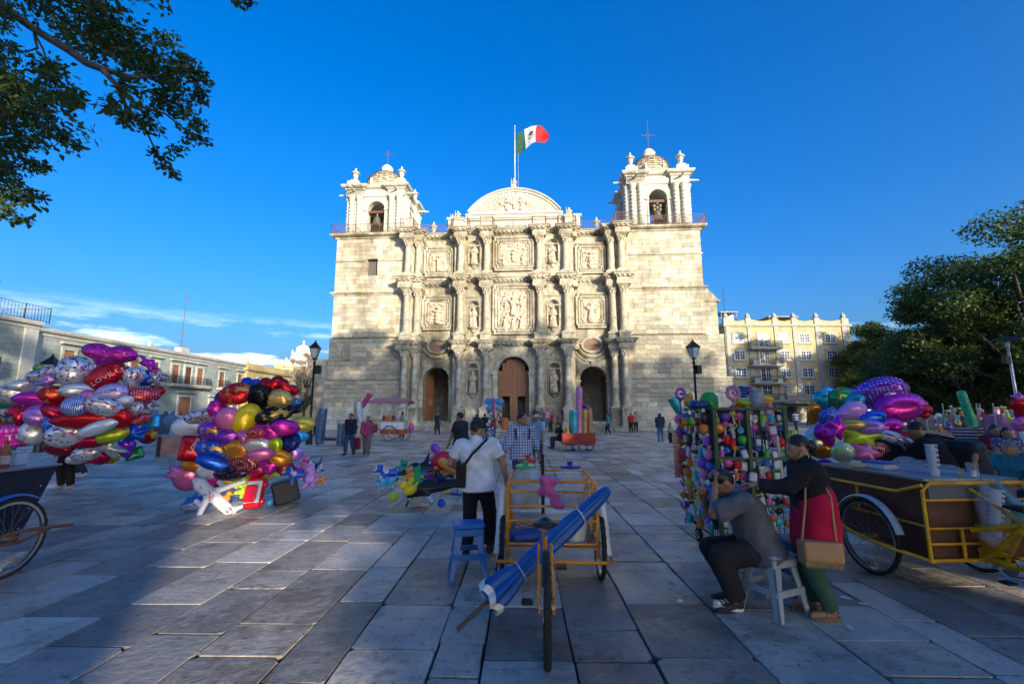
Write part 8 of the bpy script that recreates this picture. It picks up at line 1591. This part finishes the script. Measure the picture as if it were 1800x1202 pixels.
# framed board and the blue bags on the left
fb = empty('picture_board', G(307, 804), R(28), 'blue edged board with a pink picture standing on the paving left of the second bunch', 'board'); b = MB(); b.box(-.62,.62,-.12,.12,0,.86); b.build('frame', plastic('light_blue_edge', (.08,.30,.42), .5), fb); b = MB(); b.box(-.48,.62,-.13,-.121,.06,.80); b.build('picture', mat('faded_picture', (.45,.22,.18), .6, var=.3, scale=3), fb); b = MB(); b.box(-.56,-.44,-.14,-.131,.06,.80); b.build('dark_strip', cloth((.10,.03,.03)), fb)
for i, (u, v, s, c, lab) in enumerate(((272,742,.9,(.10,.22,.34),'pale blue tied sack left of the other sacks behind the balloons'),(286,752,1.1,(.05,.10,.17),'big dark blue sack among the goods behind the left balloons'),(300,742,.8,(.12,.20,.30),'grey blue sack at the right of the big dark sack'),(262,762,1.0,(.04,.06,.10),'black blue sack lowest behind the left balloons'),(312,757,.7,(.4,.42,.48),'whitish sack right of the other sacks'))):
    p = AT(u, v, 22); V, Q = sdf([('e',(0,0,.4*s),(.5*s,.4*s,.42*s)), ('c',(0,0,.7*s),(.1,0,1.05*s),.14*s,.1*s)], .07, .1, noise=.06, nf=7, seed=i); o = link('goods_sack', fastmesh('goods_sack', V, Q, cloth(c, .5), True), None, (p.x, 22, max(0, p.z-.4*s))); tag(o, lab, 'sack', 'sacks of goods behind the left balloons')
# far stalls under the trees on the right
for i, (u, Y, lab) in enumerate(((1652,24,'far stall of small orange and green toys under the trees'),(1682,25,'far stall with a pale striped front under the trees'),(1742,24,'far stall with orange goods near the slim lamp post'),(1772,23,'far stall of violet goods at the right edge'))):
    x = (u-900)/800*Y*.988; so = empty('market_stall', (x, Y, 0), 0, lab, 'market stall', 'far stalls under the trees'); b = MB(); b.box(-1.0,1.0,-.3,.3,.0,.8); b.box(-1.0,1.0,.25,.3,.8,1.55); b.build('counter', cloth([(.25,.2,.15),(.35,.36,.38),(.3,.2,.1),(.2,.1,.25)][i]), so); b = MB(); [b.tube([(x_,-.3,0),(x_,-.3,2.15)], .03, 5) for x_ in (-1,1)]; b.build('stall_post', POLE, so)
    q = random.Random(i)
    for k in range(19): cn_, c = q.choice(TC_[:10]); kk = q.choice(kinds); o = link('small_toy', TM[kk], None, so.location+Vector((q.uniform(-.95,.95), -.34, .5+1.35*q.random())), (0,0,0), (2.6,)*3); o.color = (*c, 1); tag(o, f"tiny {cn_} {kk} on the {lab.split(' under')[0].split(' near')[0].split(' at')[0]}", 'toy', f"{cn_} {kk}s on the far stall number {'one two three four'.split()[i]}")
b = MB(); [b.ell((.14*math.cos(a),0,.14*math.sin(a)), (.12,.1,.12), 8, 6) for a in np.arange(5)*2*PI/5]; b.ell((0,-.06,0), .1, 8, 6); o = b.build('flower_balloon', FOIL['plain'], None, 180, AT(1621, 720, 12)); o.color = (*CB['red'], 1); tag(o, 'red flower balloon floating right of the purple balloons', 'balloon')
for u, v, w, h, s, c, lab in ((1796,716,34,44,'heart','red','red heart balloon cut off by the right edge'),(1790,700,24,22,'star','pink','pink star balloon above the red heart at the right edge'),(1797,745,26,24,'round','pink','round pink balloon under the red heart at the right edge')):
    p = AT(u, v, 9); o = link('foil_balloon', foil(s, 'plain', 1), None, p, (.2,.2,-.4), (w/2/88, .13, h/2/88)); o.color = (*CB[c], 1); tag(o, lab, 'balloon', 'balloons at the right edge')
for u, v, c, m_, lab in ((1779,862,'yellow',T_DUCK,'yellow toy duck on the ground by the right edge'),(1775,884,'violet',T_DOG,'violet spotted toy dog on the ground by the right edge'),(1790,886,'navy',T_BEAR,'dark blue toy bear on the ground by the right edge')): p = G(u, v+12); toy(m_, p+Vector((0,0,.03)), (0,0,R(200)), .45, c, lab)
pr = empty('pink_stroller', G(1744, 806)*1.0, R(20), 'small pink framed seat before the woman in the flowered dress', 'stroller'); b = MB(); [b.tube([(x,0,0),(x,.05,.5),(x+.05,.3,.75)], .018, 6) for x in (-.2,.2)]; b.tube([(-.2,.05,.5),(.2,.05,.5)], .018, 6); b.tube([(-.15,.3,.75),(.25,.3,.75)], .018, 6); b.build('frame', plastic('pink_tube', (.5,.12,.25)), pr, 50); b = MB(); b.bbox(-.2,.2,-.05,.32,.42,.5,.02); b.build('seat', cloth((.05,.03,.05)), pr)
